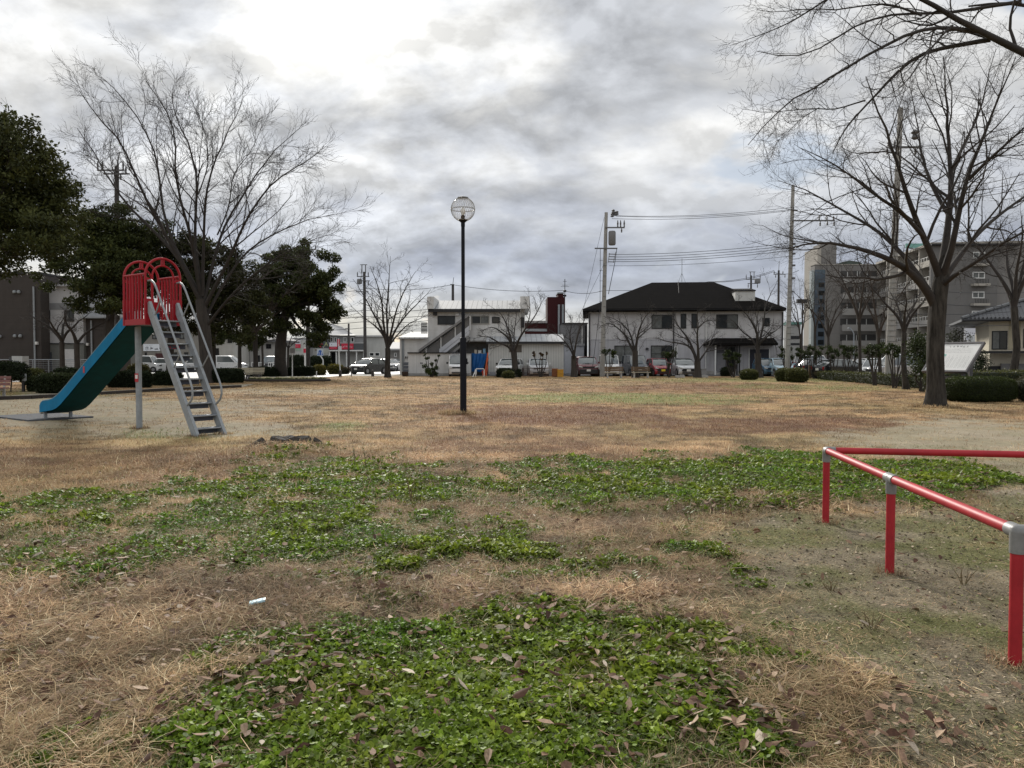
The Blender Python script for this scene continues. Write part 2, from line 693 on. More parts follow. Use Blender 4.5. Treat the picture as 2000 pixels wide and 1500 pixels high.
def ground_z(x, y):
    """gentle bumps of the turf, dying out with distance"""
    rr = np.hypot(x, y)
    k = np.clip((24 - rr) / 14, 0, 1)
    z = (fbm(x * .8, y * .8, 71, 3) - .5) * .07 + (fbm(x * 4, y * 4, 77, 3) - .5) * .03
    m = .13 * np.exp(-(((x + 3.55) / .75) ** 2 + ((y - 12.2) / .8) ** 2))         # mound round the old stump
    m = m + .08 * np.exp(-(((x + 4.6) / 1.0) ** 2 + ((y - 10.6) / .5) ** 2))
    return k * z + m


def gz1(x, y):
    return float(ground_z(np.array([float(x)]), np.array([float(y)]))[0])


def build_ground():
    fa = np.radians(np.concatenate([np.linspace(-54, 54, 640), np.linspace(58, 302, 40)]))
    rr = np.concatenate([[0.4, .9, 1.4], np.geomspace(1.9, 70, 520), np.geomspace(74, 3500, 26)])
    A, Rr = np.meshgrid(fa, rr)
    x = (Rr * np.sin(A)).ravel()
    y = (Rr * np.cos(A)).ravel()
    z = np.where(y > 0, ground_z(x, y), 0)
    g, d, r, s = masks(x, y)
    n1 = fbm(x * 2.3, y * 2.3, 90)
    n2 = fbm(x * .35, y * .35, 95)
    n3 = fbm(x * 9, y * 9, 97)
    base = np.array([.280, .176, .096])[None] * (0.72 + .55 * n3[:, None])
    base = base * (1 - .35 * n1[:, None]) * 1.22
    yel = np.array([.32, .218, .102])[None]
    base = base * (1 - .6 * n2[:, None]) + yel * (.6 * n2[:, None])
    tk, ol = turf_tone(x, y)
    base = base * tk[:, None]
    base = base + (np.array([.19, .165, .075])[None] * tk[:, None] - base) * (ol * .55)[:, None]
    red = np.array([.150, .078, .050])[None] * (.7 + .6 * n3[:, None])
    base = base + (red - base) * (r * .8)[:, None]
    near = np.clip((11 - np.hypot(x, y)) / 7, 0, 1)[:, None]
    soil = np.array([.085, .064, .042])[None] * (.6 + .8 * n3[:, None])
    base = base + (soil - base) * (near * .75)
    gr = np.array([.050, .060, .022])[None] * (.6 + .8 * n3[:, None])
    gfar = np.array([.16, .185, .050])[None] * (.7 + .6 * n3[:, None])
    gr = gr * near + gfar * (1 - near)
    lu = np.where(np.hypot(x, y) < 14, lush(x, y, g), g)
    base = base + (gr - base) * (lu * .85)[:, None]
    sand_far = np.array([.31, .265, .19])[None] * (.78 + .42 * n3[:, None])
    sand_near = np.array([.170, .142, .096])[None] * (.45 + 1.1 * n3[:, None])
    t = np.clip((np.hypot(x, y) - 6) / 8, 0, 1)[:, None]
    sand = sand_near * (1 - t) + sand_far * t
    moss = np.array([.115, .122, .036])[None] * (.7 + .6 * n3[:, None])
    mm = np.clip((fbm(x * 1.4, y * 1.4, 120) - .38) * 4, 0, .85)[:, None] * (1 - .75 * t)
    sand = sand + (moss - sand) * mm
    base = base + (sand - base) * (d * .95)[:, None]
    # beyond the park: dull earth
    o = np.clip((y - 66) / 6, 0, 1)[:, None]
    base = base + (np.array([.16, .15, .13])[None] - base) * o
    V = np.stack([x, y, z], 1)
    na, nr = len(fa), len(rr)
    i, j = np.meshgrid(np.arange(nr - 1), np.arange(na), indexing='ij')
    j2 = (j + 1) % na
    q = np.stack([i * na + j, i * na + j2, (i + 1) * na + j2, (i + 1) * na + j], -1).reshape(-1, 4)
    q = q[:, ::-1]
    me = np_mesh('ground', V, [q, np.arange(na)[None]], np.clip(base, .01, .9), True)
    m = mat_attr('soil', .95, .15, 0, var=.35, scale=55)
    bs = m.node_tree.nodes['Principled BSDF']
    nb = m.node_tree.nodes.new('ShaderNodeTexNoise')
    nb.inputs['Scale'].default_value = 70
    nb.inputs['Detail'].default_value = 8
    tcn = [q for q in m.node_tree.nodes if q.type == 'TEX_COORD'][0]
    m.node_tree.links.new(tcn.outputs['Object'], nb.inputs['Vector'])
    b = m.node_tree.nodes.new('ShaderNodeBump')
    b.inputs['Strength'].default_value = .9
    b.inputs['Distance'].default_value = .02
    m.node_tree.links.new(nb.outputs['Fac'], b.inputs['Height'])
    m.node_tree.links.new(b.outputs['Normal'], bs.inputs['Normal'])
    o = link('ground', me, m)
    o['kind'] = 'structure'
    return o


build_ground()


def sheet(name, pts, z, m, kind='structure', h=0.0):
    mb = MB()
    if h:
        mb.prism([(p[0], p[1]) for p in pts], 'z', z, z + h)
    else:
        mb.add([(p[0], p[1], z) for p in pts], [tuple(range(len(pts)))])
    o = link(name, mb.mesh(name), m)
    if o.data.polygons[0].normal.z < 0 and not h:
        o.data.flip_normals()
    o['kind'] = kind
    return o


M_ASPH = mat('asphalt', (.075, .075, .078), .9, .3, 6, bump=.3)
M_PALE = mat('pale_paving', (.33, .32, .29), .85, .15, 4, bump=.2)
M_CONC = mat('concrete', (.34, .33, .31), .9, .15, 5, bump=.2, dirt=.3)
M_WHITE_LINE = mat('road_paint', (.75, .75, .72), .7, .1, 8)
sheet('parking_lot', [(X(786, 66), 65.2), (27, 65.2), (27, 71.6), (X(786, 66), 90)], .012, M_ASPH)
sheet('road', [(-80, 74), (-10.2, 74), (-10.2, 96), (-110, 96)], .010, mat('light_asphalt', (.20, .20, .20), .6, .3, 3))  # lighter grey than the parking lot asphalt
sheet('road', [(27.5, 58), (34, 44), (70, 44), (80, 110), (29, 110)], .012, M_ASPH)
sheet('pavement', [(-60, 44.5), (-34, 44.5), (-30, 52), (-60, 52)], .012, mat('bright_paving', (.62, .60, .56), .8, .1, 3))
sheet('pavement', [(-26.5, 57), (-15.2, 57), (-14.2, 73.8), (-33, 73.8)], .014, mat('light_paving', (.44, .43, .41), .7, .12, 3))
sheet('pavement', [(-14.1, 66), (-10.4, 66), (-10.4, 73.8), (-14.1, 73.8)], .018, M_PALE)
# ================================================================ ground cover
def scatter(n, r0, r1, pw, half=46.0):
    """points over the lawn; pw: density exponent in distance"""
    u = rng.random(n)
    if abs(pw + 1) < 1e-6:
        r = r0 * (r1 / r0) ** u
    else:
        a, b = r0 ** (pw + 1), r1 ** (pw + 1)
        r = (a + (b - a) * u) ** (1 / (pw + 1))
    t = np.radians((rng.random(n) * 2 - 1) * half)
    return r * np.sin(t), r * np.cos(t), r


def keep(p, *arr):
    k = rng.random(len(p)) < p
    return [a[k] for a in arr]


def blades(x, y, r, length, width, pitch, colr, lift=0.0, az=None, droop=.5):
    n = len(x)
    az = rng.random(n) * 2 * np.pi if az is None else az
    z = ground_z(x, y) + lift
    dirx, diry = np.cos(az), np.sin(az)
    cp, sp = np.cos(pitch), np.sin(pitch)
    base = np.stack([x, y, z], 1)
    h1 = np.stack([dirx * cp, diry * cp, sp], 1) * (length * .55)[:, None]
    p2 = pitch - droop * (rng.random(n) * 1.0 + .1)
    az2 = az + (rng.random(n) - .5) * .9
    h2 = np.stack([np.cos(az2) * np.cos(p2), np.sin(az2) * np.cos(p2), np.sin(p2)], 1) * (length * .45)[:, None]
    side = np.stack([-diry, dirx, (rng.random(n) - .5) * .8], 1)
    side /= np.linalg.norm(side, axis=1)[:, None]
    w = side * (width / 2)[:, None]
    mid = base + h1
    tip = mid + h2
    tip[:, 2] = np.maximum(tip[:, 2], z + .004)
    V = np.stack([base - w, base + w, mid - w * .85, mid + w * .85, tip], 1).reshape(-1, 3)
    i = np.arange(n) * 5
    q = np.stack([i, i + 1, i + 3, i + 2], 1)
    t = np.stack([i + 2, i + 3, i + 4], 1)
    return V, q, t, np.repeat(colr, 5, axis=0)


def merge(parts):
    V, Q, T, Cc, o = [], [], [], [], 0
    for v, q, t, c in parts:
        V.append(v)
        Q.append(q + o)
        T.append(t + o)
        Cc.append(c)
        o += len(v)
    return np.concatenate(V), np.concatenate(Q), np.concatenate(T), np.concatenate(Cc)


def straw_colour(x, y, n, red, green=None):
    k = rng.random(n)
    a = np.array([.57, .405, .255])
    b = np.array([.37, .24, .15])
    c = np.array([.76, .65, .44])
    d = np.array([.15, .10, .062])
    col = np.where((k < .42)[:, None], a, np.where((k < .74)[:, None], b, np.where((k < .85)[:, None], c, d)))
    col = col * (.7 + .6 * rng.random(n))[:, None]
    yel = np.clip((fbm(x * .35, y * .35, 95) - .45) * 4, 0, 1)
    col = col * (1 - .25 * yel[:, None]) + np.array([.40, .30, .14])[None] * (.25 * yel[:, None])
    tk, ol = turf_tone(x, y)
    col = col * (.25 + .75 * tk)[:, None]
    col = col + (np.array([.29, .26, .12])[None] * tk[:, None] - col) * (ol * (rng.random(n) < .6) * .6)[:, None]
    rr = (red * (rng.random(n) < .8) * .8)[:, None]
    col = col + (np.array([.20, .098, .066])[None] * (.6 + .8 * rng.random(n))[:, None] - col) * rr
    return col


def far_mix(c, r, rd, X_, Y_):
    """distant stubble evens out"""
    k = (np.clip((r - 10) / 22, 0, 1) * .75)[:, None]
    tk, ol = turf_tone(X_, Y_)
    m = (np.array([.350, .222, .118])[None] * (1 - .5 * ol[:, None]) + np.array([.24, .205, .095])[None] * .5 * ol[:, None]) * tk[:, None] * (1 - rd[:, None] * .5) + np.array([.06, .0, .0])[None] * rd[:, None]
    return (c + (m - c) * k) * .92


M_BLADE = mat_attr('dry_blade', .8, .12, .32, var=.12, scale=30)
# --- matted dry straw close by, thinning to short stubble far off
P = []
x, y, r = scatter(500000, 1.9, 13, -1.05)
g, d, rd, s = masks(x, y)
x, y, r, rd, s, d = keep(np.clip((1 - lush(x, y, g) * .78) * (1 - d * .74) * (.62 + .5 * s) * np.clip(.35 + (fbm(x * 5, y * 5, 321) - .32) * 2.6, .3, 1), 0, 1), x, y, r, rd, s, d)
n = len(x)
ln = (.035 + .11 * rng.random(n) ** 1.7) * (1 + .35 * s) * np.where(d > .5, .42, 1)
P.append(blades(x, y, r, ln, np.maximum(.0027, r * .00048) * (.6 + .8 * rng.random(n)), np.abs(rng.normal(.1, .33, n)), straw_colour(x, y, n, rd), lift=rng.random(n) * (.012 + .05 * s) * (1 - .8 * d)))
# long loose stems lying on top
x, y, r = scatter(26000, 1.9, 11, -1.0)
g, d, rd, s = masks(x, y)
x, y, r, rd, s = keep(np.clip((1 - lush(x, y, g) * .72) * (1 - d * .9) * (.35 + .8 * s), 0, 1), x, y, r, rd, s)
n = len(x)
P.append(blades(x, y, r, .09 + .17 * rng.random(n) ** 1.5, np.maximum(.0026, r * .0005), np.abs(rng.normal(.08, .14, n)), straw_colour(x, y, n, rd * .3) * (.8 + .7 * rng.random(n))[:, None], lift=.02 + .035 * rng.random(n), droop=.4))
# stubble of the wide lawn
x, y, r = scatter(460000, 7.5, 63.5, -.72)
g, d, rd, s = masks(x, y)
x, y, r, rd, s = keep(np.clip((1 - g * .7) * (1 - d * .93), 0, 1), x, y, r, rd, s)
n = len(x)
hn = fbm(x * .8, y * .8, 131)
P.append(blades(x, y, r, (.025 + .06 * rng.random(n)) * (.6 + .9 * hn) * np.clip(1.25 - r / 110, .6, 1.2), r * .00050 * (.7 + .6 * rng.random(n)), np.abs(rng.normal(.55, .4, n)), far_mix(straw_colour(x, y, n, rd), r, rd, x, y), lift=0, droop=.6))
# taller tufts the mower misses round posts and trunks
for bx, by, br_, hh, n in ((-1.50, 20.83, .42, .16, 1500), (gnd(1829, 795).x, gnd(1829, 795).y, .60, .13, 1800), (2.89, 7.03, .10, .07, 160), (2.667, 5.376, .09, .06, 160), (2.47, 3.722, .10, .07, 220),
                           (-7.97, 16.4, .16, .08, 260), (-6.07, 14.75, .16, .07, 260), (-5.72, 15.2, .16, .07, 260), (-3.66, 12.0, .5, .10, 350), (-4.5, 11.3, .9, .13, 1100), (-3.0, 12.2, .3, .14, 160)):
    a = rng.random(n) * 6.283
    q = br_ * np.sqrt(rng.random(n)) * 1.25
    x, y = bx + q * np.cos(a), by + q * np.sin(a)
    r = np.hypot(x, y)
    P.append(blades(x, y, r, hh * (.5 + .8 * rng.random(n)), np.maximum(.003, r * .0005), np.abs(rng.normal(.7, .4, n)), straw_colour(x, y, n, np.full(n, .25)) * .85, droop=.8))
V, Q, T, Cc = merge(P)
o = link('dry_grass', np_mesh('dry_grass', V, [Q, T], Cc), M_BLADE)
tag(o, 'matted straw-coloured winter grass over the whole lawn', 'dry grass', kind='stuff')

# --- fresh grass and moss blades
P = []
x, y, r = scatter(720000, 1.9, 15, -1.0)
g, d, rd, s = masks(x, y)
mm = np.clip((fbm(x * 1.4, y * 1.4, 120) - .38) * 4, 0, 1)
sp = np.clip((fbm(x * 1.9, y * 1.9, 141) - .40) * 3.2, 0, 1) * np.clip((15 - r) / 5, 0, 1)
x, y, r, g, d = keep(np.clip(lush(x, y, g) * .16 + np.clip(g * 2, 0, 1) * .20 + d * (.05 + mm * .26) + (1 - d) * sp * .17, 0, 1), x, y, r, g, d)
n = len(x)
k = rng.random(n)[:, None]
col = np.array([.105, .14, .030])[None] * (1 - k) + np.array([.25, .255, .085])[None] * k
col = col + (np.array([.17, .17, .075])[None] - col) * (d * .6)[:, None]
P.append(blades(x, y, r, (.02 + .07 * rng.random(n)) * np.where(d > .4, .55, 1), np.maximum(.0022, r * .00045), np.abs(rng.normal(.42, .4, n)), col, lift=.004 + .02 * rng.random(n) * (d < .4), droop=.7))
x, y, r = scatter(70000, 14, 62, -.7)
g, d, rd, s = masks(x, y)
x, y, r = keep(np.clip(g * .9, 0, 1), x, y, r)
n = len(x)
k = rng.random(n)[:, None]
P.append(blades(x, y, r, .04 + .06 * rng.random(n), r * .0006, np.abs(rng.normal(.7, .4, n)), np.array([.12, .165, .04])[None] * (1 - k) + np.array([.21, .24, .08])[None] * k))
V, Q, T, Cc = merge(P)
o = link('green_grass', np_mesh('green_grass', V, [Q, T], Cc), mat_attr('green_blade', .6, .3, .25, var=.12, scale=30))
tag(o, 'short fresh green grass showing in patches through the straw', 'green grass', kind='stuff')


# --- clover: three round leaflets on each stalk
def clover(n, r0, r1, pw, sides, grow):
    x, y, r = scatter(n, r0, r1, pw)
    g, d, rd, s = masks(x, y)
    g = lush(x, y, g)
    x, y, r, g = keep(g, x, y, r, g)
    n = len(x)
    lum = fbm(x * 5, y * 5, 151)
    kind = fbm(x * 1.7, y * 1.7, 155)
    hgt = (.014 + .036 * rng.random(n) + .045 * (lum - .4)) * (.3 + .75 * g)
    size = (.0052 + .0066 * rng.random(n) ** 1.2) * grow(r) * np.clip(.45 + kind * 1.15, .7, 1.35) * (.75 + .3 * g)
    a0 = rng.random(n) * 2 * np.pi
    tilt = rng.normal(0, .42, (n, 2))
    Cx = np.stack([x, y, ground_z(x, y) + np.maximum(hgt, .008)], 1)
    k = rng.random(n)
    col = np.where((k < .6)[:, None], np.array([.105, .165, .014]), np.where((k < .9)[:, None], np.array([.185, .26, .028]), np.array([.15, .19, .075])))
    col = col * ((.55 + .65 * rng.random(n)) * (.45 + .95 * np.clip(hgt / .058, 0, 1)))[:, None]  # low leaflets darker: shade in the gaps put into the colour
    col = col * (np.array([1.0, 1, 1])[None] + (kind - .5)[:, None] * np.array([1.1, .35, .5])[None])
    Vs, Cs = [], []
    for j in range(3):
        a = a0 + j * 2.094 + rng.normal(0, .2, n)
        ca, sa = np.cos(a), np.sin(a)
        cup = rng.normal(.12, .3, n)
        cen = Cx + np.stack([ca * size, sa * size, size * cup], 1)
        u = np.stack([ca, sa, cup + tilt[:, 0]], 1)
        v = np.stack([-sa, ca, tilt[:, 1] + rng.normal(0, .25, n)], 1)
        ring = []
        for q in range(sides):
            th = 2 * np.pi * (q + .5) / sides
            ring.append(cen + u * (np.cos(th) * size)[:, None] + v * (np.sin(th) * size * .92)[:, None])
        Vs.append(np.stack(ring, 1))
        Cs.append(col * (.85 + .3 * rng.random(n))[:, None])
    V = np.concatenate(Vs).reshape(-1, 3)
    Cc = np.repeat(np.concatenate(Cs), sides, axis=0)
    return V, np.arange(len(V)).reshape(-1, sides), Cc


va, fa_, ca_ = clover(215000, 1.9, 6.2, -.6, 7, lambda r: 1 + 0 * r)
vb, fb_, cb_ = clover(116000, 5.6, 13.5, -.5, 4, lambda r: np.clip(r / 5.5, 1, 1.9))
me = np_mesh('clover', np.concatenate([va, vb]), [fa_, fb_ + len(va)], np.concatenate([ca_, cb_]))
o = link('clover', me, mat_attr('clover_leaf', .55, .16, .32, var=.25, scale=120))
tag(o, 'low green clover growing in wide patches on the near lawn', 'clover', kind='stuff')


# --- fallen leaves
def leaf_litter():
    x, y, r = scatter(52000, 1.9, 12, -.6)
    px, py = bearing(x, y)
    lf = paint(LEAFY, px, py, x, y, 61, 1.2, .5)
    x, y, r = keep(np.clip(.035 + lf * .34, 0, 1), x, y, r)
    n = len(x)
    g = masks(x, y)[0]
    Ln = .014 + .028 * rng.random(n) ** 1.6
    Wd = Ln * (.30 + .22 * rng.random(n))
    a = rng.random(n) * 2 * np.pi
    u = np.stack([np.cos(a), np.sin(a), rng.normal(0, .28, n)], 1)
    v = np.stack([-np.sin(a), np.cos(a), rng.normal(0, .35, n)], 1)
    cen = np.stack([x, y, ground_z(x, y) + .018 + .035 * rng.random(n) + .028 * g], 1)
    fold = rng.random(n) * .5 * Wd
    curl = rng.normal(0, .22, n) * Ln
    up = np.array([0, 0, 1.])[None]
    pts = []
    for s_, w_, c_ in ((-1, 0, 1), (-.45, -.85, .25), (.25, -.95, .1), (1, 0, 1), (.25, .95, .1), (-.45, .85, .25)):
        pts.append(cen + u * (s_ * Ln)[:, None] + v * (w_ * Wd)[:, None] + up * (abs(w_) * fold + c_ * curl)[:, None])
    V = np.stack(pts, 1).reshape(-1, 3)
    i = np.arange(n) * 6
    q = np.concatenate([np.stack([i, i + 1, i + 2, i + 3], 1), np.stack([i, i + 3, i + 4, i + 5], 1)])
    k = rng.random(n)
    k = np.where(g < .3, k * .9, k)
    c = np.where((k < .4)[:, None], np.array([.21, .13, .085]), np.where((k < .6)[:, None], np.array([.30, .215, .145]), np.where((k < .66)[:, None], np.array([.42, .35, .27]), np.array([.085, .045, .03]))))
    c = c * (.7 + .6 * rng.random(n))[:, None]
    o = link('fallen_leaves', np_mesh('fallen_leaves', V, [q], np.repeat(c, 6, axis=0)), mat_attr('fallen_leaf', .7, .15, .1, var=.25, scale=90))
    tag(o, 'curled brown fallen leaves lying over clover and straw', 'fallen leaves', kind='stuff')


leaf_litter()


# --- grit, twig ends and leaf crumbs on the bare ground
def crumbs():
    x, y, r = scatter(105000, 1.9, 12, -.9)
    g, d, rd, s = masks(x, y)
    x, y, r = keep(np.clip(.12 + d * .55, 0, 1), x, y, r)
    n = len(x)
    z = ground_z(x, y) + .004
    a = rng.random(n) * 6.283
    L_ = (.004 + .010 * rng.random(n) ** 2) * np.clip(r / 5, 1, 2)
    W_ = L_ * (.3 + .5 * rng.random(n))
    u = np.stack([np.cos(a), np.sin(a), rng.normal(0, .3, n)], 1) * L_[:, None]
    v = np.stack([-np.sin(a), np.cos(a), rng.normal(0, .3, n)], 1) * W_[:, None]
    c = np.stack([x, y, z], 1)
    V = np.stack([c - u, c + v, c + u, c - v], 1).reshape(-1, 3)
    k = rng.random(n)[:, None]
    col = np.where(k < .45, np.array([.06, .045, .03]), np.where(k < .75, np.array([.34, .28, .20]), np.array([.17, .17, .07]))) * (.6 + .8 * rng.random(n))[:, None]
    o = link('ground_litter', np_mesh('ground_litter', V, [np.arange(4 * n).reshape(-1, 4)], np.repeat(col, 4, axis=0)), mat_attr('crumb', .85, .15, 0, var=.2, scale=60))
    tag(o, 'grit and plant crumbs strewn over the bare ground', 'ground litter', kind='stuff')


crumbs()
# ================================================================ slide
M_RED = mat('red_plastic', (.30, .006, .014), .42, .12, 5, spec=.3)
M_BLUE = mat('blue_chute', (.008, .16, .31), .55, .14, 4, spec=.06, dirt=.2)
M_TEAL = mat('teal_underside', (.004, .048, .055), .7, .2, 5, spec=.08, dirt=.2)
M_GALV = mat('galvanised_steel', (.255, .275, .29), .5, .16, 9, spec=.35, dirt=.15)
M_SLATE = mat('slate_tread', (.075, .085, .115), .55, .15, 8)
M_RUBBER = mat('rubber', (.085, .088, .095), .9, .2, 12, bump=.3)
M_STICK = mat('sticker_red', (.42, .03, .04), .5, .2, 30)
M_STICKW = mat('sticker_white', (.7, .68, .66), .5, .1, 30)

O0 = Vector((-8.12, 16.25, 0))
AX = Vector((.8, -.6, 0))
AN = Vector((.6, .8, 0))


def sp_(s, w, z):
    return O0 + AX * s + AN * w + Vector((0, 0, z))


def frame_plate(mb, s0, s1, w0, w1, z0, z1):
    vs = [sp_(s, w, z) for z in (z0, z1) for s, w in ((s0, w0), (s1, w0), (s1, w1), (s0, w1))]
    return mb.add(vs, [(0, 3, 2, 1), (4, 5, 6, 7), (0, 1, 5, 4), (1, 2, 6, 5), (2, 3, 7, 6), (3, 0, 4, 7)])


slide = thing('playground_slide', 'playground slide with blue chute, red barred platform and grey ladder', 'slide', sp_(.4, .3, 0))
# chute: a trough lofted along its length
top = [(0.12, 2.47), (0, 2.44), (-1.0, 1.89), (-2.1, 1.285), (-2.9, .845), (-3.156, .71), (-3.4, .60), (-3.6, .53), (-3.8, .49), (-4.15, .455), (-4.26, .41), (-4.33, .33)]
bot = [(0.12, 2.215), (0, 2.19), (-1.0, 1.625), (-2.1, 1.015), (-2.75, .645), (-2.98, .52), (-3.2, .40), (-3.42, .31), (-3.62, .26), (-4.1, .205), (-4.26, .185), (-4.34, .165)]
for w0, nm, mt in ((-.03, 'chute_side', M_BLUE), (.61, 'chute_side', M_BLUE)):
    mb = MB()
    rows = []
    for (s1, z1), (s2, z2) in zip(top, bot):
        rows.append([sp_(s2, w0, z2), sp_(s1, w0, z1), sp_(s1, w0 + .035, z1 + .004), sp_(s2, w0 + .035, z2)])
    mb.grid(rows)
    part(nm, mb, mt, slide, smooth=True)
mb = MB()
mb.grid([[sp_(s, w, z + (.02 if k else .0)) for w, k in ((-.025, 0), (.03, 0), (.3, 0), (.59, 0), (.64, 0))] for s, z in bot])
mb.grid([[sp_(s, w, z - .03) for w in (-.028, .3, .643)] for s, z in bot])
part('chute_bed', mb, M_TEAL, slide, smooth=True)
mb = MB()
mb.tube([sp_(s, -.013, z + .012) for s, z in top], .018, 8)
part('chute_lip', mb, mat('worn_blue', (.10, .20, .26), .4, .3, 8), slide, smooth=True)
mb = MB()
mb.tube([sp_(s, .627, z + .012) for s, z in top], .018, 8)
part('chute_lip', mb, MATS['worn_blue'], slide, smooth=True)
for s, w in ((-4.12, .02), (-4.12, .6)):
    mb = MB().bar(sp_(s, w, -.05), sp_(s, w, .19), .07, .05, AX)
    part('chute_leg', mb, M_GALV, slide)
mb = MB()
frame_plate(mb, -.02, .89, -.03, .66, 2.19, 2.235)
part('platform', mb, M_SLATE, slide)
mb = MB()
mb.tube([sp_(.04, .2, -.1), sp_(.04, .2, 2.19)], .062, 14)
pp = part('post', mb, M_GALV, slide, smooth=True)
q = sp_(.04, .2, 1.12) + Vector((-.012, -.066, 0))
mb = MB().box(q.x - .036, q.x + .036, q.y - .004, q.y + .006, 1.0, 1.18)
part('warning_sticker', mb, M_STICK, pp)
mb = MB().box(q.x - .026, q.x + .026, q.y - .008, q.y - .0045, 1.07, 1.15)
part('warning_sticker', mb, M_STICKW, pp)
mb = MB()
q1, q2 = sp_(-1.9, -.0345, 1.28), sp_(-1.82, -.0345, 1.30)
mb.add([sp_(-1.98, -.036, 1.17), sp_(-1.90, -.036, 1.17), sp_(-1.90, -.036, 1.32), sp_(-1.98, -.036, 1.32)], [(0, 1, 2, 3)])
part('warning_sticker', mb, M_STICK, slide)


def gateway(s):
    mb = MB()
    zc, ro, ri, wc = 3.19, .375, .225, .315
    for r, z0, t in ((ro, 2.2, .026), (ri, 2.75, .020)):
        pts = [sp_(s, wc - r, z0), sp_(s, wc - r, 2.7), sp_(s, wc - r, zc)] + [sp_(s, wc - r * math.cos(a), zc + r * math.sin(a)) for a in np.linspace(.15, math.pi - .15, 15)] + [sp_(s, wc + r, zc), sp_(s, wc + r, 2.7), sp_(s, wc + r, z0)]
        mb.tube(pts, t, 8)
    for sgn in (-1, 1):
        a, b = wc + sgn * ri, wc + sgn * ro
        frame_plate(mb, s - .024, s + .024, min(a, b) - (.02 if sgn > 0 else .024), max(a, b) + (.024 if sgn > 0 else .02), 2.185, 2.72)
        mb.bar(sp_(s, a, 3.10), sp_(s, b, 3.13), .04, .05)
        mb.bar(sp_(s, wc + sgn * ri * .12, zc + ri * .99), sp_(s, wc + sgn * ro * .05, zc + ro * .98), .03, .03, AX)
    return part('gateway', mb, M_RED, slide, smooth=True)


gateway(0.0)
gateway(.87)
for w in (-.06, .69):
    mb = MB()
    frame_plate(mb, .03, .84, w - .018, w + .018, 2.19, 2.31)
    mb.tube([sp_(.0, w, 3.22), sp_(.87, w, 3.22)], .024, 8)
    for i in range(6):
        s = .14 + i * .118
        mb.bar(sp_(s, w, 2.30), sp_(s, w, 3.21), .036, .024, AX)
    part('side_panel', mb, M_RED, slide)
# ladder
for w, wb in ((0.0, 0.0), (.60, .58)):
    mb = MB().bar(sp_(2.60, wb, -.06), sp_(.87, w, 2.62), .06, .165, AX)
    part('stringer', mb, M_GALV, slide)
nst = 10
for i in range(nst):
    t = (i + .62) / (nst + .05)
    s = 2.56 - (2.56 - .90) * t
    z = 2.50 * t * (2.25 / 2.36)
    mb = MB()
    frame_plate(mb, s - .06, s + .075, .026, .575, z - .03, z)
    frame_plate(mb, s - .075, s - .0605, .026, .575, z - .12, z + .005)
    part('tread', mb, M_SLATE, slide)
    mb = MB()
    mb.tube([sp_(s + .078, .03, z - .012), sp_(s + .078, .572, z - .012)], .014, 6)
    part('tread_nosing', mb, M_GALV, slide)
for w, wi in ((-.01, 0), (.61, .6)):
    mb = MB()
    mb.tube([sp_(.88, w, 3.08), sp_(1.0, w, 3.09), sp_(1.12, w, 3.02), sp_(1.22, w, 2.90), sp_(1.30, w, 2.77), sp_(1.9, w, 1.84), sp_(2.40, w, 1.06), sp_(2.47, w, .92), sp_(2.48, w, .80), sp_(2.43, w, .69), sp_(2.30, w, .60), sp_(2.24, wi, .57)], .020, 8)
    for sa, za, sb, zb in ((1.36, 2.68, 1.08, 2.32), (2.06, 1.59, 1.76, 1.27)):
        mb.tube([sp_(sa, w, za), sp_(sb, wi, zb)], .014, 6)
    part('handrail', mb, M_GALV, slide, smooth=True)
# writing stuck on the second riser from the top
MS = Matrix(((AN.x, 0, AX.x, 0), (AN.y, 0, AX.y, 0), (0, 1, 0, 0), (0, 0, 0, 1)))
t = (8 - .38 - .0) / (nst + .05)
zs = 2.50 * ((8 + .62 - 1) / (nst + .05)) * (2.25 / 2.36)
ss = 2.56 - 1.66 * ((7 + .62) / (nst + .05))
marks('lettering', 4, .10, sp_(ss - .056, .28, zs - .075), M_STICK, slide, MS, seed=5)

c = sp_(-5.0, .3, 0)
mb = MB()
for_pts = [sp_(-3.9, -.45, 0), sp_(-3.9, 1.05, 0), sp_(-6.2, 1.05, 0), sp_(-6.2, -.45, 0)]
mb.prism([(p.x, p.y) for p in for_pts], 'z', -.03, .035)
solo('landing_mat', mb, M_RUBBER, 'dark grey rubber mat on the sand under the foot of the slide', 'mat', (c.x, c.y, 0))

# ================================================================ red pipe rail
M_REDP = mat('red_pipe', (.37, .018, .026), .52, .18, 6, spec=.32, dirt=.4)
M_ALU = mat('cast_joint', (.215, .215, .21), .5, .2, 20, metal=.2, spec=.4)
P1, P2, P3 = Vector((2.89, 7.03, 0)), Vector((2.667, 5.376, 0)), Vector((2.468, 3.722, 0))
side = Vector((1.82, -.345, 0))
P4, P5 = P1 + side, P3 + side
HZ = .655
rail = thing('pipe_rail', 'low red pipe rail with grey joints standing on bare ground', 'rail', P2)
for i, p in enumerate((P1, P2, P3, P4, P5)):
    g = gz1(p.x, p.y)
    part('post', MB().tube([p + Vector((0, 0, -.1)), p + Vector((0, 0, HZ - .06))], .030, 20), M_REDP, rail, smooth=True)
RZ = Vector((0, 0, HZ))
for a, b in ((P1, P2), (P2, P3), (P1, P4), (P3, P5)):
    d = (b - a).normalized()
    part('crossbar', MB().tube([a + RZ + d * .05, b + RZ - d * .05], .030, 20), M_REDP, rail, smooth=True)
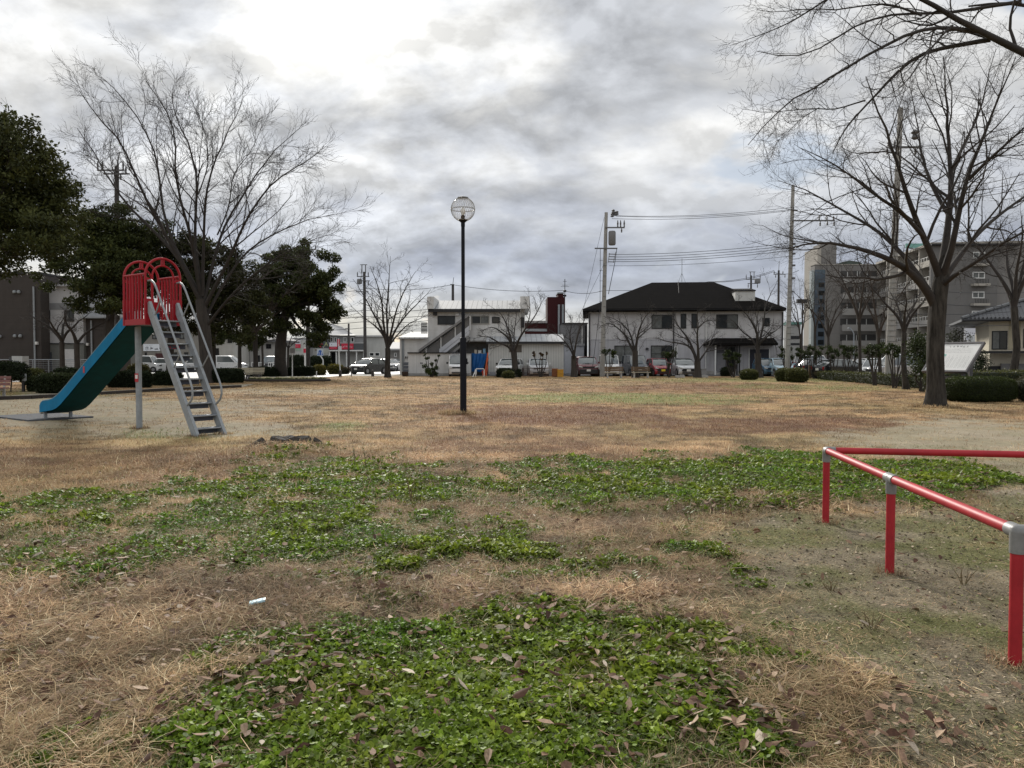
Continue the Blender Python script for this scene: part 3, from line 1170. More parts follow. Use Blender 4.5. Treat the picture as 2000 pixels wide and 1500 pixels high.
for p, dirs in ((P1, [(P2 - P1), (P4 - P1)]), (P2, [(P1 - P2), (P3 - P2)]), (P3, [(P2 - P3), (P5 - P3)]), (P4, [(P1 - P4)]), (P5, [(P3 - P5)])):
    mb = MB()
    mb.tube([p + Vector((0, 0, HZ - .105)), p + Vector((0, 0, HZ + .0))], .0355, 20)
    mb.lathe(p + Vector((0, 0, HZ - .0)), [(.0355, -.004), (.034, .017), (.025, .029), (.01, .034)], 20)
    for d in dirs:
        d = d.normalized()
        mb.tube([p + RZ + d * .0, p + RZ + d * .075], .0355, 20)
    part('joint', mb, M_ALU, rail, smooth=True)

# ================================================================ globe lamp
M_POLE = mat('dark_pole', (.008, .009, .013), .5, .2, 8, spec=.15)
M_WIRE = mat('cage_wire', (.30, .29, .26), .4, .15, 10, metal=.4)
lp = gnd(905, 808)
lamp = thing('street_lamp', 'tall dark lamp post with round caged globe alone on the lawn', 'street lamp', lp)
mb = MB()
mb.tube([lp + Vector((0, 0, -.1)), lp + Vector((0, 0, 1.98)), lp + Vector((0, 0, 2.05)), lp + Vector((0, 0, 2.07))], [.088, .088, .085, .06], 16)
part('pole_base', mb, M_POLE, lamp, smooth=True)
mb = MB().box(lp.x + .07, lp.x + .115, lp.y - .04, lp.y + .03, 1.34, 1.50)
part('service_door', mb, M_POLE, lamp)
part('pole', MB().tube([lp + Vector((0, 0, 2.06)), lp + Vector((0, 0, 5.08))], .049, 16), M_POLE, lamp, smooth=True)
gc = lp + Vector((0, 0, 5.51))
mb = MB().lathe(lp + Vector((0, 0, 5.05)), [(.055, 0), (.055, .1), (.11, .15), (.14, .175), (.13, .185), (.05, .187)], 18)
part('lamp_holder', mb, M_POLE, lamp, smooth=True)
mb = MB()
nw = 34
for k in range(nw):
    a = 2 * math.pi * k / nw
    pts = []
    for e in np.linspace(-1.12, 1.18, 13):
        rr = .325 * math.cos(e)
        aa = a + .10 * math.sin(e * 6)
        pts.append(gc + Vector((rr * math.cos(aa), rr * math.sin(aa), .325 * math.sin(e))))
    mb.tube(pts, .0034, 4, cap=False)
for e in (-1.12, -.03, .03, 1.18):
    rr = .325 * math.cos(e)
    mb.tube([gc + Vector((rr * math.cos(a), rr * math.sin(a), .325 * math.sin(e))) for a in np.linspace(0, 2 * math.pi, 29)], .006, 4)
part('globe_cage', mb, M_WIRE, lamp)
mg, ntg, bsg = _nt('clear_globe')
tp = ntg.nodes.new('ShaderNodeBsdfTransparent')
gl = ntg.nodes.new('ShaderNodeBsdfGlossy')
gl.inputs['Roughness'].default_value = .1
mxs = ntg.nodes.new('ShaderNodeMixShader')
lw = ntg.nodes.new('ShaderNodeLayerWeight')
lw.inputs['Blend'].default_value = .25
mpr = ntg.nodes.new('ShaderNodeMapRange')
mpr.inputs['To Min'].default_value = .05
mpr.inputs['To Max'].default_value = .5
ntg.links.new(lw.outputs['Facing'], mpr.inputs['Value'])
ntg.links.new(mpr.outputs[0], mxs.inputs[0])
ntg.links.new(tp.outputs[0], mxs.inputs[1])
ntg.links.new(gl.outputs[0], mxs.inputs[2])
ntg.links.new(mxs.outputs[0], ntg.nodes['Material Output'].inputs['Surface'])
mb = MB().lathe(gc, [(.32 * math.cos(e), .32 * math.sin(e)) for e in np.linspace(-1.12, 1.19, 18)], 28)
part('globe', mb, mg, lamp, smooth=True)
mb = MB().lathe(gc + Vector((0, 0, .29)), [(.15, 0), (.148, .025), (.10, .04), (.02, .046)], 20)
part('globe_cap', mb, mat('cap_grey', (.14, .14, .14), .5), lamp, smooth=True)
mb = MB().lathe(gc + Vector((0, 0, -.29)), [(.05, 0), (.05, .12), (.04, .13)], 12)
part('bulb_socket', mb, M_POLE, lamp, smooth=True)
mb = MB().lathe(gc + Vector((0, 0, -.16)), [(.03, 0), (.062, .06), (.07, .12), (.05, .18), (.02, .21)], 14)
part('bulb', mb, mat('bulb_white', (.75, .75, .73), .35, .05, 10), lamp, smooth=True)

# ================================================================ stump and litter
sx, sy = -3.66, 12.5
stump = thing('tree_stump', 'low weathered grey stump on the straw mound near the slide ladder', 'tree stump', (sx, sy, 0))
mb = MB()
n = 22
prof = []
for rr, z in ((.34, .0), (.31, .17), (.28, .215), (.17, .22), (.05, .20)):
    prof.append([(sx + rr * (1 + .16 * math.sin(3 * a + 1) + .08 * math.sin(7 * a)) * math.cos(a), sy + rr * .72 * (1 + .16 * math.sin(3 * a + 1) + .08 * math.sin(7 * a)) * math.sin(a), z + .02 * math.sin(5 * a)) for a in np.linspace(0, 2 * math.pi, n)])
mb.grid(prof)
part('stump_wood', mb, mat('old_wood', (.045, .040, .035), .95, .45, 9, bump=.8, bscale=18, stretch=(1, 4, 1)), stump, smooth=True)
mb = MB()
for a, l in ((.2, .02), (3.1, .12), (3.9, .15)):
    mb = MB()
    mb.tube([(sx + .4 * math.cos(a), sy + .3 * math.sin(a), .14), (sx + .5 * math.cos(a), sy + .36 * math.sin(a), .1), (sx + (.6 + l) * math.cos(a), sy + .6 * math.sin(a), .02)], [.08, .06, .02], 6)
    part('root', mb, MATS['old_wood'], stump, smooth=True)
p = gnd(502, 1196)
mb = MB()
mb.add([(-.046, -.022, 0), (.046, -.02, .012), (.05, .024, .016), (-.04, .02, .004), (-.046, -.022, .012), (.046, -.02, .026), (.05, .024, .028), (-.04, .02, .016)], [(0, 3, 2, 1), (4, 5, 6, 7), (0, 1, 5, 4), (1, 2, 6, 5), (2, 3, 7, 6), (3, 0, 4, 7)])
zl = gz1(p.x, p.y) + .045
o = link('litter_packet', mb.mesh('litter_packet', bevel=.003), mat('packet_blue', (.45, .66, .74), .4, .15, 60), None, (p.x, p.y, zl))
o.rotation_euler.z = .35
tag(o, 'small pale blue packet dropped on the straw', 'litter')
# ================================================================ trees
def tubes(P, Rr, sides):
    """P (N,K,3) polylines, Rr (N,K) radii -> verts, quads"""
    N_, K = P.shape[:2]
    T = np.empty_like(P)
    T[:, 1:-1] = P[:, 2:] - P[:, :-2]
    T[:, 0] = P[:, 1] - P[:, 0]
    T[:, -1] = P[:, -1] - P[:, -2]
    T /= np.linalg.norm(T, axis=2, keepdims=True) + 1e-9
    ax = np.abs(T).max(1).argmin(1)                   # the axis the line keeps clear of
    ref = np.broadcast_to(np.eye(3)[ax][:, None], P.shape)
    u = np.cross(T, ref)
    u /= np.linalg.norm(u, axis=2, keepdims=True) + 1e-9
    w = np.cross(T, u)
    a = 2 * np.pi * np.arange(sides) / sides
    V = P[:, :, None] + (u[:, :, None] * np.cos(a)[None, None, :, None] + w[:, :, None] * np.sin(a)[None, None, :, None]) * Rr[:, :, None, None]
    i = np.arange(N_)[:, None, None] * K * sides
    k = np.arange(K - 1)[None, :, None] * sides
    j = np.arange(sides)[None, None, :]
    j2 = (j + 1) % sides
    b = i + k
    q = np.stack([b + j, b + j2, b + sides + j2, b + sides + j], -1).reshape(-1, 4)
    return V.reshape(-1, 3), q


def resample(pts, K, r0, r1, wob=0.0, pw=1.0):
    pts = np.array([tuple(p) for p in pts], dtype=float)
    d = np.concatenate([[0], np.cumsum(np.linalg.norm(np.diff(pts, axis=0), axis=1))])
    n = len(pts)
    t = np.linspace(0, d[-1], K)
    out = np.empty((K, 3))
    for c in range(3):
        out[:, c] = np.interp(t, d, pts[:, c])
    for _ in range(2):                               # soften the corners
        out[1:-1] = out[1:-1] * .5 + (out[:-2] + out[2:]) * .25
    L_ = d[-1]
    if wob:
        ph = rng.random(3) * 6.3
        tt = np.linspace(0, 1, K)
        for c in range(3):
            out[:, c] += wob * L_ * np.sin(tt * 9 + ph[c]) * tt * (1 - tt) * 2 + rng.normal(0, wob * L_ * .18, K) * tt
    rad = r0 + (r1 - r0) * np.linspace(0, 1, K) ** pw
    return out, rad


def spawn(P, Rr, n, t0, t1, lf, ang, K, up=0.0, wig=.12, rk=.6, rend=.25, rmin=.0022, lmin=.1, flat=0.0, lvar=.35):
    """each polyline grows n side shoots"""
    N_, Kp = P.shape[:2]
    t = (np.arange(n)[None] + rng.random((N_, n))) / n * (t1 - t0) + t0
    f = t * (Kp - 1)
    i0 = np.clip(f.astype(int), 0, Kp - 2)
    fr = (f - i0)[..., None]
    rows = np.arange(N_)[:, None]
    a, b = P[rows, i0], P[rows, i0 + 1]
    base = a * (1 - fr) + b * fr
    tang = b - a
    tang /= np.linalg.norm(tang, axis=2, keepdims=True) + 1e-9
    r = Rr[rows, i0] * (1 - fr[..., 0]) + Rr[rows, i0 + 1] * fr[..., 0]
    plen = np.linalg.norm(np.diff(P, axis=1), axis=2).sum(1)[:, None]
    ln = np.maximum(plen * lf * (1 - .62 * t) * (1 + lvar * rng.normal(0, 1, t.shape)), lmin * (.6 + .8 * rng.random(t.shape)))
    # perpendicular, alternating sides
    rv = rng.normal(0, 1, tang.shape)
    rv[..., 2] *= (1 - flat)
    per = rv - tang * (rv * tang).sum(2, keepdims=True)
    per /= np.linalg.norm(per, axis=2, keepdims=True) + 1e-9
    A = np.radians(ang * (1 + .3 * rng.normal(0, 1, t.shape)))[..., None]
    d = tang * np.cos(A) + per * np.sin(A)
    M = N_ * n
    d = d.reshape(M, 3)
    p = base.reshape(M, 3)
    ln = ln.reshape(M)
    out = np.empty((M, K, 3))
    out[:, 0] = p
    st = (ln / (K - 1))[:, None]
    for k in range(1, K):
        d = d + rng.normal(0, wig, (M, 3)) + np.array([0, 0, up])
        d /= np.linalg.norm(d, axis=1, keepdims=True)
        p = p + d * st
        out[:, k] = p
    r0 = np.maximum(r.reshape(M) * rk, rmin)
    r0 = np.minimum(r0, np.maximum(ln * .022, rmin))
    rad = r0[:, None] * (1 + (rend - 1) * np.linspace(0, 1, K)[None])
    return out, np.maximum(rad, rmin * .6)


M_BARK = mat('grey_bark', (.045, .041, .036), .95, .65, 9, bump=1.0, spec=.1, bscale=18, stretch=(1, 1, .22), dirt=.5)
M_BARKD = mat('dark_bark', (.040, .034, .029), .95, .35, 7, bump=.9, bscale=16, stretch=(1, 1, .25))
M_TWIG = mat('dark_twigs', (.034, .029, .026), .9, .3, 3)
M_TWIGB = mat('brown_twigs', (.050, .041, .035), .9, .3, 3)


def trunk_part(root, pts, rads, m, flare=1.6, sides=14, name='trunk'):
    P, _ = resample(pts, 22, 1, 1)
    d = np.linspace(0, 1, 22)
    rad = np.interp(d, np.linspace(0, 1, len(rads)), rads)
    zz = P[:, 2] - P[0, 2]
    rad = rad * (1 + (flare - 1) * np.exp(-zz / .28))
    V, q = tubes(P[None], rad[None], sides)
    cx = P.repeat(sides, 0)
    dv = V - cx
    a = np.arctan2(dv[:, 1], dv[:, 0])
    k = 1 + .07 * np.sin(3 * a + V[:, 2] * .8) + .05 * np.sin(5 * a - V[:, 2] * 1.7) + .10 * np.exp(-np.repeat(zz, sides) / .25) * np.sin(5 * a + 1)
    V = cx + dv * k[:, None]
    V = V - np.array(org(root))
    return link(name, np_mesh(name, V, [q], None, True), m, root)


def branches(root, limbs, levels, m, name='branches', sides0=8):
    """limbs: list of (pts, r0, r1); levels: list of kwargs for spawn"""
    Vs, Qs, o = [], [], 0
    K0 = 14
    L0 = [resample(p, K0, r0, r1, .012, .8) for p, r0, r1 in limbs]
    P = np.stack([l[0] for l in L0])
    Rr = np.stack([l[1] for l in L0])
    sets = [(P, Rr, sides0)]
    cur = (P, Rr)
    allp = []
    for i, lv in enumerate(levels):
        lv = dict(lv)
        extra = lv.pop('also', None)
        p2, r2 = spawn(cur[0], cur[1], **lv)
        sets.append((p2, r2, 5 if i == 0 else 3))
        if extra:
            e = dict(lv)
            e.update(extra)
            src = sets[-3] if len(sets) >= 3 else sets[0]
            p3, r3 = spawn(src[0], src[1], **e)
            sets.append((p3, r3, 3))
            p2, r2 = np.concatenate([p2, p3]), np.concatenate([r2, r3])
        cur = (p2, r2)
    for p, r, s in sets:
        v, q = tubes(p, r, s)
        Vs.append(v)
        Qs.append(q + o)
        o += len(v)
    V = np.concatenate(Vs) - np.array(org(root))
    link(name, np_mesh(name, V, [np.concatenate(Qs)], None, True), m, root)
    return cur


def A(px, py, D, dd=0.0):
    return at(px, py, D + dd)


# ---------- big bare tree on the right lawn
D = 24.2
b0 = gnd(1829, 795)
D = b0.y
zel = thing('bare_tree', 'large bare tree with thick grey trunk beside the information board', 'tree', (b0.x, b0.y, 0), 'bare deciduous trees')
trunk_part(zel, [(b0.x, b0.y, -.15), A(1829, 760, D), A(1826, 700, D), A(1828, 640, D), A(1832, 585, D), A(1838, 540, D), A(1845, 500, D)], [.285, .255, .24, .235, .25, .225, .12], M_BARK, 1.45, 18)
LZ = [([A(1826, 596, D), A(1812, 566, D, -.1), A(1780, 530, D, -.6), A(1740, 505, D, -1), A(1690, 487, D, -1.4), A(1640, 478, D, -1.8), A(1590, 470, D, -2.2), A(1540, 486, D, -2.4)], .15, .012),
      ([A(1812, 566, D, -.1), A(1778, 515, D, .4), A(1735, 462, D, 1.0), A(1680, 428, D, 1.5), A(1620, 398, D, 2), A(1565, 365, D, 2.4), A(1520, 352, D, 2.6)], .10, .008),
      ([A(1836, 545, D), A(1815, 490, D, -.4), A(1790, 430, D, -.9), A(1772, 370, D, -1.2), A(1740, 290, D, -1.6), A(1715, 215, D, -2), A(1690, 150, D, -2.3)], .125, .010),
      ([A(1838, 540, D), A(1850, 470, D, .2), A(1853, 400, D, .4), A(1855, 320, D, .5), A(1853, 240, D, .5), A(1850, 170, D, .6), A(1842, 110, D, .6)], .145, .010),
      ([A(1838, 545, D), A(1860, 480, D, -.6), A(1880, 400, D, -1.0), A(1900, 310, D, -1.4), A(1930, 230, D, -1.8), A(1962, 160, D, -2.1), A(1985, 110, D, -2.2)], .12, .010),
      ([A(1840, 550, D), A(1862, 510, D, .6), A(1900, 470, D, 1.2), A(1945, 430, D, 1.7), A(1990, 385, D, 2.2), A(2040, 350, D, 2.6), A(2090, 330, D, 3)], .11, .010),
      ([A(1838, 560, D), A(1870, 530, D, -.8), A(1915, 510, D, -1.6), A(1965, 470, D, -2.4), A(2020, 440, D, -3.2), A(2075, 420, D, -3.8)], .085, .009),
      ([A(1802, 460, D, -.7), A(1765, 420, D, -1.4), A(1720, 385, D, -2), A(1665, 345, D, -2.6), A(1610, 310, D, -3.2), A(1560, 290, D, -3.6)], .07, .007),
      ([A(1853, 420, D, .3), A(1820, 370, D, .9), A(1800, 300, D, 1.6), A(1790, 230, D, 2.1), A(1775, 165, D, 2.4)], .07, .007),
      ([A(1855, 340, D, .5), A(1885, 280, D, 1.1), A(1915, 215, D, 1.8), A(1930, 150, D, 2.3), A(1945, 95, D, 2.6)], .065, .007),
      ([A(1892, 350, D, -1.2), A(1935, 310, D, -2), A(1985, 260, D, -2.6), A(2040, 215, D, -3), A(2090, 190, D, -3.3)], .06, .007)]
branches(zel, LZ, [dict(n=12, t0=.2, t1=.98, lf=.42, ang=42, K=8, up=.03, wig=.13, rk=.55, lmin=.5),
                   dict(n=7, t0=.15, t1=.98, lf=.52, ang=42, K=6, up=.02, wig=.17, rk=.6, lmin=.4, rmin=.0046, also=dict(n=18, lf=.09, lmin=.35)),
                   dict(n=4, t0=.2, t1=.98, lf=.55, ang=42, K=5, up=.01, wig=.18, rk=.65, lmin=.28, rmin=.0029),
                   dict(n=2, t0=.3, t1=.95, lf=.6, ang=38, K=3, wig=.18, rk=.7, lmin=.18, rmin=.0024)], M_TWIG)

# ---------- near tree outside the right edge, its limbs reach over the lawn
D = 8.2
b1 = Vector((7.9, 9.0, 0))
near = thing('bare_tree', 'near bare tree whose dark limbs reach in over the upper right corner', 'tree', b1, 'bare deciduous trees')
trunk_part(near, [(b1.x, b1.y, -.1), (b1.x, b1.y, 1.5), (b1.x - .1, b1.y, 3.0), (b1.x - .3, b1.y - .1, 4.0)], [.3, .26, .25, .2], M_BARK, 1.5)
top_ = Vector((b1.x - .3, b1.y - .1, 3.9))
LN = [([top_, A(2080, 150, D), A(2000, 92, D), A(1930, 76, D), A(1895, 62, D), A(1875, 30, D, -.1), A(1830, 8, D, -.2), A(1780, -12, D, -.3), A(1720, -40, D, -.3)], 0.0816, 0.0150),
      ([A(1935, 77, D), A(1890, 84, D, .1), A(1840, 92, D, .2), A(1790, 108, D, .3), A(1745, 150, D, .4), A(1700, 190, D, .5), A(1680, 215, D, .5), A(1650, 250, D, .6), A(1625, 300, D, .6)], 0.0286, 0.0045),
      ([A(1895, 60, D), A(1860, 50, D, -.1), A(1815, 52, D, -.2), A(1760, 72, D, -.3), A(1710, 100, D, -.4), A(1680, 118, D, -.4), A(1625, 150, D, -.5), A(1570, 178, D, -.6), A(1520, 210, D, -.6), A(1492, 240, D, -.7), A(1462, 284, D, -.7)], 0.0245, 0.0030),
      ([A(1990, 4, D, .4), A(1930, 10, D, .4), A(1860, 22, D, .4), A(1800, 30, D, .3), A(1740, 30, D, .3), A(1690, 40, D, .2), A(1650, 62, D, .2), A(1610, 90, D, .1), A(1560, 112, D, 0), A(1515, 120, D, 0), A(1480, 100, D, 0)], 0.0231, 0.0030),
      ([top_, A(2100, 60, D, .5), A(2050, 20, D, .5), A(1990, 8, D, .5), A(1940, 4, D, .4), A(1890, 12, D, .4)], 0.0612, 0.0105),
      ([A(1800, 30, D, .3), A(1740, 6, D, .2), A(1680, 12, D, .1), A(1640, 16, D, 0), A(1560, 18, D, -.2), A(1500, 30, D, -.3), A(1478, 20, D, -.3)], 0.0136, 0.0023),
      ([A(1680, -40, D, 0), A(1620, -8, D), A(1590, 12, D), A(1560, 40, D, .1), A(1520, 58, D, .2), A(1470, 72, D, .3), A(1425, 88, D, .3)], 0.0136, 0.0023),
      ([A(1690, 196, D, .5), A(1660, 205, D, .6), A(1625, 218, D, .7), A(1600, 208, D, .8), A(1560, 215, D, .9), A(1500, 222, D, 1.), A(1450, 212, D, 1)], 0.0095, 0.0023),
      ([A(1860, 50, D, -.1), A(1830, 75, D, -.3), A(1810, 105, D, -.6), A(1790, 140, D, -.8), A(1760, 170, D, -1), A(1720, 195, D, -1.2)], 0.0136, 0.0023),
      ([A(1600, 210, D, .8), A(1560, 235, D, .8), A(1530, 268, D, .8), A(1500, 285, D, .8)], 0.0054, 0.0015),
      ([top_, Vector((9.5, 9.5, 6)), Vector((11, 10, 8))], 0.0680, 0.0150)]
branches(near, LN, [dict(n=14, t0=.1, t1=.99, lf=.24, ang=45, K=9, up=.02, wig=.2, rk=.5, lmin=.35, rmin=.0019, lvar=.4),
                    dict(n=6, t0=.12, t1=.98, lf=.5, ang=44, K=6, up=.02, wig=.24, rk=.6, lmin=.18, rmin=.0016, also=dict(n=14, lf=.05, lmin=.2)),
                    dict(n=3, t0=.2, t1=.95, lf=.55, ang=42, K=4, wig=.22, rk=.7, lmin=.10, rmin=.0013)], M_TWIG)

# ---------- tall vase-shaped tree behind the slide
D = 46.0
b2 = gnd(405, 748)
D = b2.y
vase = thing('bare_tree', 'tall wide-spreading bare tree with several stems rising behind the slide', 'tree', (b2.x, D, 0), 'bare deciduous trees')
trunk_part(vase, [(b2.x, D, -.2), A(404, 720, D), A(402, 680, D), A(398, 630, D), A(392, 585, D)], [.42, .38, .36, .36, .30], M_BARKD, 1.5)
LV = [([A(396, 600, D), A(372, 540, D, .5), A(330, 480, D, 1), A(285, 430, D, 1.5), A(235, 385, D, 2), A(195, 320, D, 2.5), A(160, 250, D, 3), A(135, 225, D, 3.2)], 0.145, .02),
      ([A(392, 590, D), A(345, 500, D, -1), A(300, 410, D, -1.5), A(270, 345, D, -2), A(245, 285, D, -2.4), A(205, 215, D, -2.8), A(160, 190, D, -3), A(145, 145, D, -3.2)], 0.145, .018),
      ([A(394, 585, D), A(335, 470, D, .8), A(312, 390, D, 1.4), A(300, 290, D, 1.8), A(270, 215, D, 2.2), A(235, 155, D, 2.6), A(185, 115, D, 3)], 0.132, .016),
      ([A(392, 580, D), A(370, 460, D, -1.2), A(352, 370, D, -2), A(340, 290, D, -2.6), A(345, 220, D, -3), A(310, 165, D, -3.3), A(280, 125, D, -3.5)], 0.132, .016),
      ([A(393, 575, D), A(378, 450, D, .4), A(385, 360, D, .8), A(372, 270, D, 1.2), A(350, 215, D, 1.6), A(320, 160, D, 1.9), A(335, 130, D, 2)], 0.139, .015),
      ([A(396, 578, D), A(395, 440, D, -.4), A(405, 350, D, -.8), A(425, 285, D, -1.2), A(445, 240, D, -1.6), A(460, 195, D, -2), A(480, 170, D, -2.2)], 0.132, .015),
      ([A(398, 590, D), A(420, 500, D, .6), A(440, 420, D, 1.2), A(480, 360, D, 1.8), A(530, 280, D, 2.4), A(570, 240, D, 2.8), A(590, 225, D, 3)], 0.125, .015),
      ([A(400, 600, D), A(440, 520, D, -.8), A(480, 430, D, -1.6), A(525, 360, D, -2.4), A(560, 320, D, -3), A(610, 300, D, -3.5), A(640, 275, D, -3.8)], 0.132, .016),
      ([A(402, 620, D), A(440, 545, D, .5), A(480, 485, D, 1), A(540, 450, D, 1.6), A(590, 425, D, 2.2), A(640, 410, D, 2.8), A(665, 405, D, 3)], 0.112, .014),
      ([A(402, 640, D), A(450, 575, D, -1), A(510, 530, D, -2), A(560, 490, D, -2.8), A(600, 470, D, -3.4), A(640, 455, D, -4)], 0.099, .012),
      ([A(385, 365, D, .8), A(410, 300, D, .2), A(400, 230, D, -.4), A(380, 180, D, -.8)], 0.046, .01),
      ([A(425, 450, D, 1), A(455, 380, D, .2), A(455, 320, D, -.5), A(500, 270, D, -1.2), A(520, 215, D, -1.6)], 0.053, .01),
      ([A(300, 410, D, -1.5), A(260, 380, D, -.5), A(215, 350, D, .5), A(180, 300, D, 1.4), A(140, 270, D, 2)], 0.046, .01)]
LV = [([Vector((b2.x + (p.x - b2.x) * .95, p.y, 6.0 + (p.z - 6.0) * .92)) if p.z > 6 else p for p in q], a, b) for q, a, b in LV]
branches(vase, LV, [dict(n=11, t0=.25, t1=.98, lf=.32, ang=34, K=8, up=.04, wig=.1, rk=.55, lmin=1.2, rmin=.014),
                    dict(n=6, t0=.15, t1=.98, lf=.52, ang=34, K=6, up=.03, wig=.13, rk=.6, lmin=.9, rmin=.010, also=dict(n=8, lf=.12, lmin=1.0)),
                    dict(n=4, t0=.2, t1=.98, lf=.55, ang=34, K=4, up=.02, wig=.14, rk=.65, lmin=.6, rmin=.0075),
                    dict(n=2, t0=.3, t1=.95, lf=.6, ang=30, K=3, wig=.12, rk=.7, lmin=.4, rmin=.006)], M_TWIG)


# ---------- generic small bare trees
def auto_limbs(base, fork, spread, top, n, r0, rise=.5, kink=.2):
    """limbs leaving the fork and opening into a bowl"""
    L_ = []
    for i in range(n):
        a = 2 * math.pi * (i + random.uniform(-.25, .25)) / n + .3
        ra = spread * random.uniform(.7, 1.1)
        ht = (top - fork.z) * random.uniform(.7, 1.05)
        pts = [fork]
        p = fork.copy()
        steps = 6
        for k in range(1, steps + 1):
            t = k / steps
            rr = ra * (t ** (1.0 + rise * .5))
            hh = ht * (t ** .92)
            j = kink * spread * t * .28
            pts.append(Vector((fork.x + rr * math.cos(a) + random.uniform(-j, j), fork.y + rr * math.sin(a) + random.uniform(-j, j), fork.z + hh + random.uniform(-j, j) * .6)))
        L_.append((pts, r0 * random.uniform(.75, 1), r0 * .12))
    return L_


def small_tree(label, base, px_fork, D, spread, top_py, n, r0, m=None, group='bare trees round the edge of the lawn', rise=.35, kink=.35, lean=0, dens=1.0, name='bare_tree', limbs=None, twig=None, tw=1.0):
    fork = at(px_fork[0], px_fork[1], D)
    base = Vector((base.x / base.y * D, D, 0))
    t = thing(name, label, 'tree', (base.x, base.y, 0), group)
    mid_ = Vector(((base.x + fork.x) / 2 + lean, D, fork.z / 2))
    trunk_part(t, [(base.x, base.y, -.15), tuple(mid_), tuple(fork)], [r0 * 1.5, r0 * 1.2, r0 * 1.15], m or M_BARKD, 1.45, 10)
    top = Z(top_py, D)
    if limbs is not None:
        low = fork - Vector((0, 0, .25))
        limbs = [([low] + list(p), a, b) if (Vector(p[0]) - fork).length < 2.2 else (p, a, b) for p, a, b in limbs]
    lim = limbs if limbs is not None else auto_limbs(base, fork, spread, top, n, r0, rise, kink)
    px = D / 1500 * .30 * tw
    branches(t, lim, [dict(n=max(3, int(9 * dens)), t0=.2, t1=.98, lf=.4, ang=42, K=6, up=.02, wig=.16, rk=.55, lmin=.35, rmin=max(.006, px)),
                      dict(n=max(3, int(6 * dens)), t0=.2, t1=.98, lf=.5, ang=42, K=5, up=.02, wig=.18, rk=.6, lmin=.28, rmin=max(.004, px * .7)),
                      dict(n=3, t0=.25, t1=.95, lf=.55, ang=40, K=3, wig=.18, rk=.7, lmin=.2, rmin=max(.0035, px * .55))], twig or M_TWIG, sides0=6)
    return t


# bare tree on the left of the white two-storey building
D = 60.0
bb = gnd(757, 736)
L5 = [([A(757, 672, D), A(738, 628, D, .4), A(722, 596, D, 1), A(706, 570, D, 1.6), A(690, 545, D, 2)], .13, .014),
      ([A(755, 668, D), A(748, 620, D, -.5), A(744, 580, D, -.9), A(735, 545, D, -1.2), A(722, 520, D, -1.4)], .13, .014),
      ([A(757, 665, D), A(756, 610, D, .3), A(758, 565, D, .6), A(760, 525, D, .8), A(763, 500, D, 1)], .13, .012),
      ([A(759, 665, D), A(772, 615, D, -.8), A(786, 575, D, -1.4), A(800, 545, D, -1.8), A(812, 530, D, -2)], .12, .013),
      ([A(760, 668, D), A(782, 628, D, .6), A(805, 602, D, 1.2), A(825, 585, D, 1.7), A(842, 565, D, 2.1)], .12, .013),
      ([A(758, 678, D), A(775, 655, D, -.4), A(800, 630, D, -.9), A(822, 622, D, -1.3), A(838, 612, D, -1.6)], .08, .01),
      ([A(755, 660, D), A(735, 640, D, -.6), A(712, 622, D, -1.2), A(694, 605, D, -1.7), A(680, 590, D, -2)], .08, .01)]
small_tree('bare round-headed tree on the lawn edge left of the white block with outside stair', bb, (757, 680), D, 0, 500, 0, .17, M_BARK, dens=1.15, limbs=L5)
# pruned cherries in front of the parked cars
small_tree('pruned bare tree in front of the ribbed shed and white car', gnd(1008, 737), (1003, 685), 61, 4.2, 610, 5, .20, rise=.25, kink=.5,
           limbs=[([A(1005, 692, 61), A(996, 660, 61, .3), A(978, 648, 61, .7), A(958, 636, 61, 1), A(940, 648, 61, 1.2)], .13, .012), ([A(1003, 690, 61), A(992, 675, 61, -.4), A(972, 668, 61, -.9), A(950, 655, 61, -1.3), A(930, 660, 61, -1.5)], .11, .012),
                  ([A(1004, 690, 61), A(994, 650, 61, .2), A(986, 622, 61, .5), A(975, 608, 61, .8), A(960, 600, 61, 1)], .12, .01), ([A(1005, 690, 61), A(1012, 660, 61, -.6), A(1024, 648, 61, -1.2), A(1036, 625, 61, -1.6), A(1034, 580, 61, -1.8)], .13, .012),
                  ([A(1005, 688, 61), A(1004, 655, 61, .6), A(1006, 630, 61, 1.1), A(1010, 610, 61, 1.4), A(1002, 596, 61, 1.6)], .10, .01), ([A(1036, 630, 61, -1.6), A(1046, 616, 61, -1.4), A(1058, 590, 61, -1.2), A(1052, 572, 61, -1)], .06, .01)])
small_tree('pruned bare tree between the yellow crates and the maroon car', gnd(1121, 737), (1120, 695), 61.5, 3.2, 612, 4, .17, rise=.3, kink=.5,
           limbs=[([A(1121, 698, 61), A(1108, 670, 61, .4), A(1092, 655, 61, .8), A(1076, 648, 61, 1), A(1068, 640, 61, 1.2)], .10, .01), ([A(1121, 696, 61), A(1124, 668, 61, -.3), A(1134, 640, 61, -.7), A(1144, 622, 61, -1), A(1150, 610, 61, -1.2)], .12, .01),
                  ([A(1121, 695, 61), A(1112, 655, 61, .2), A(1118, 630, 61, .6), A(1112, 615, 61, .9)], .09, .01)])
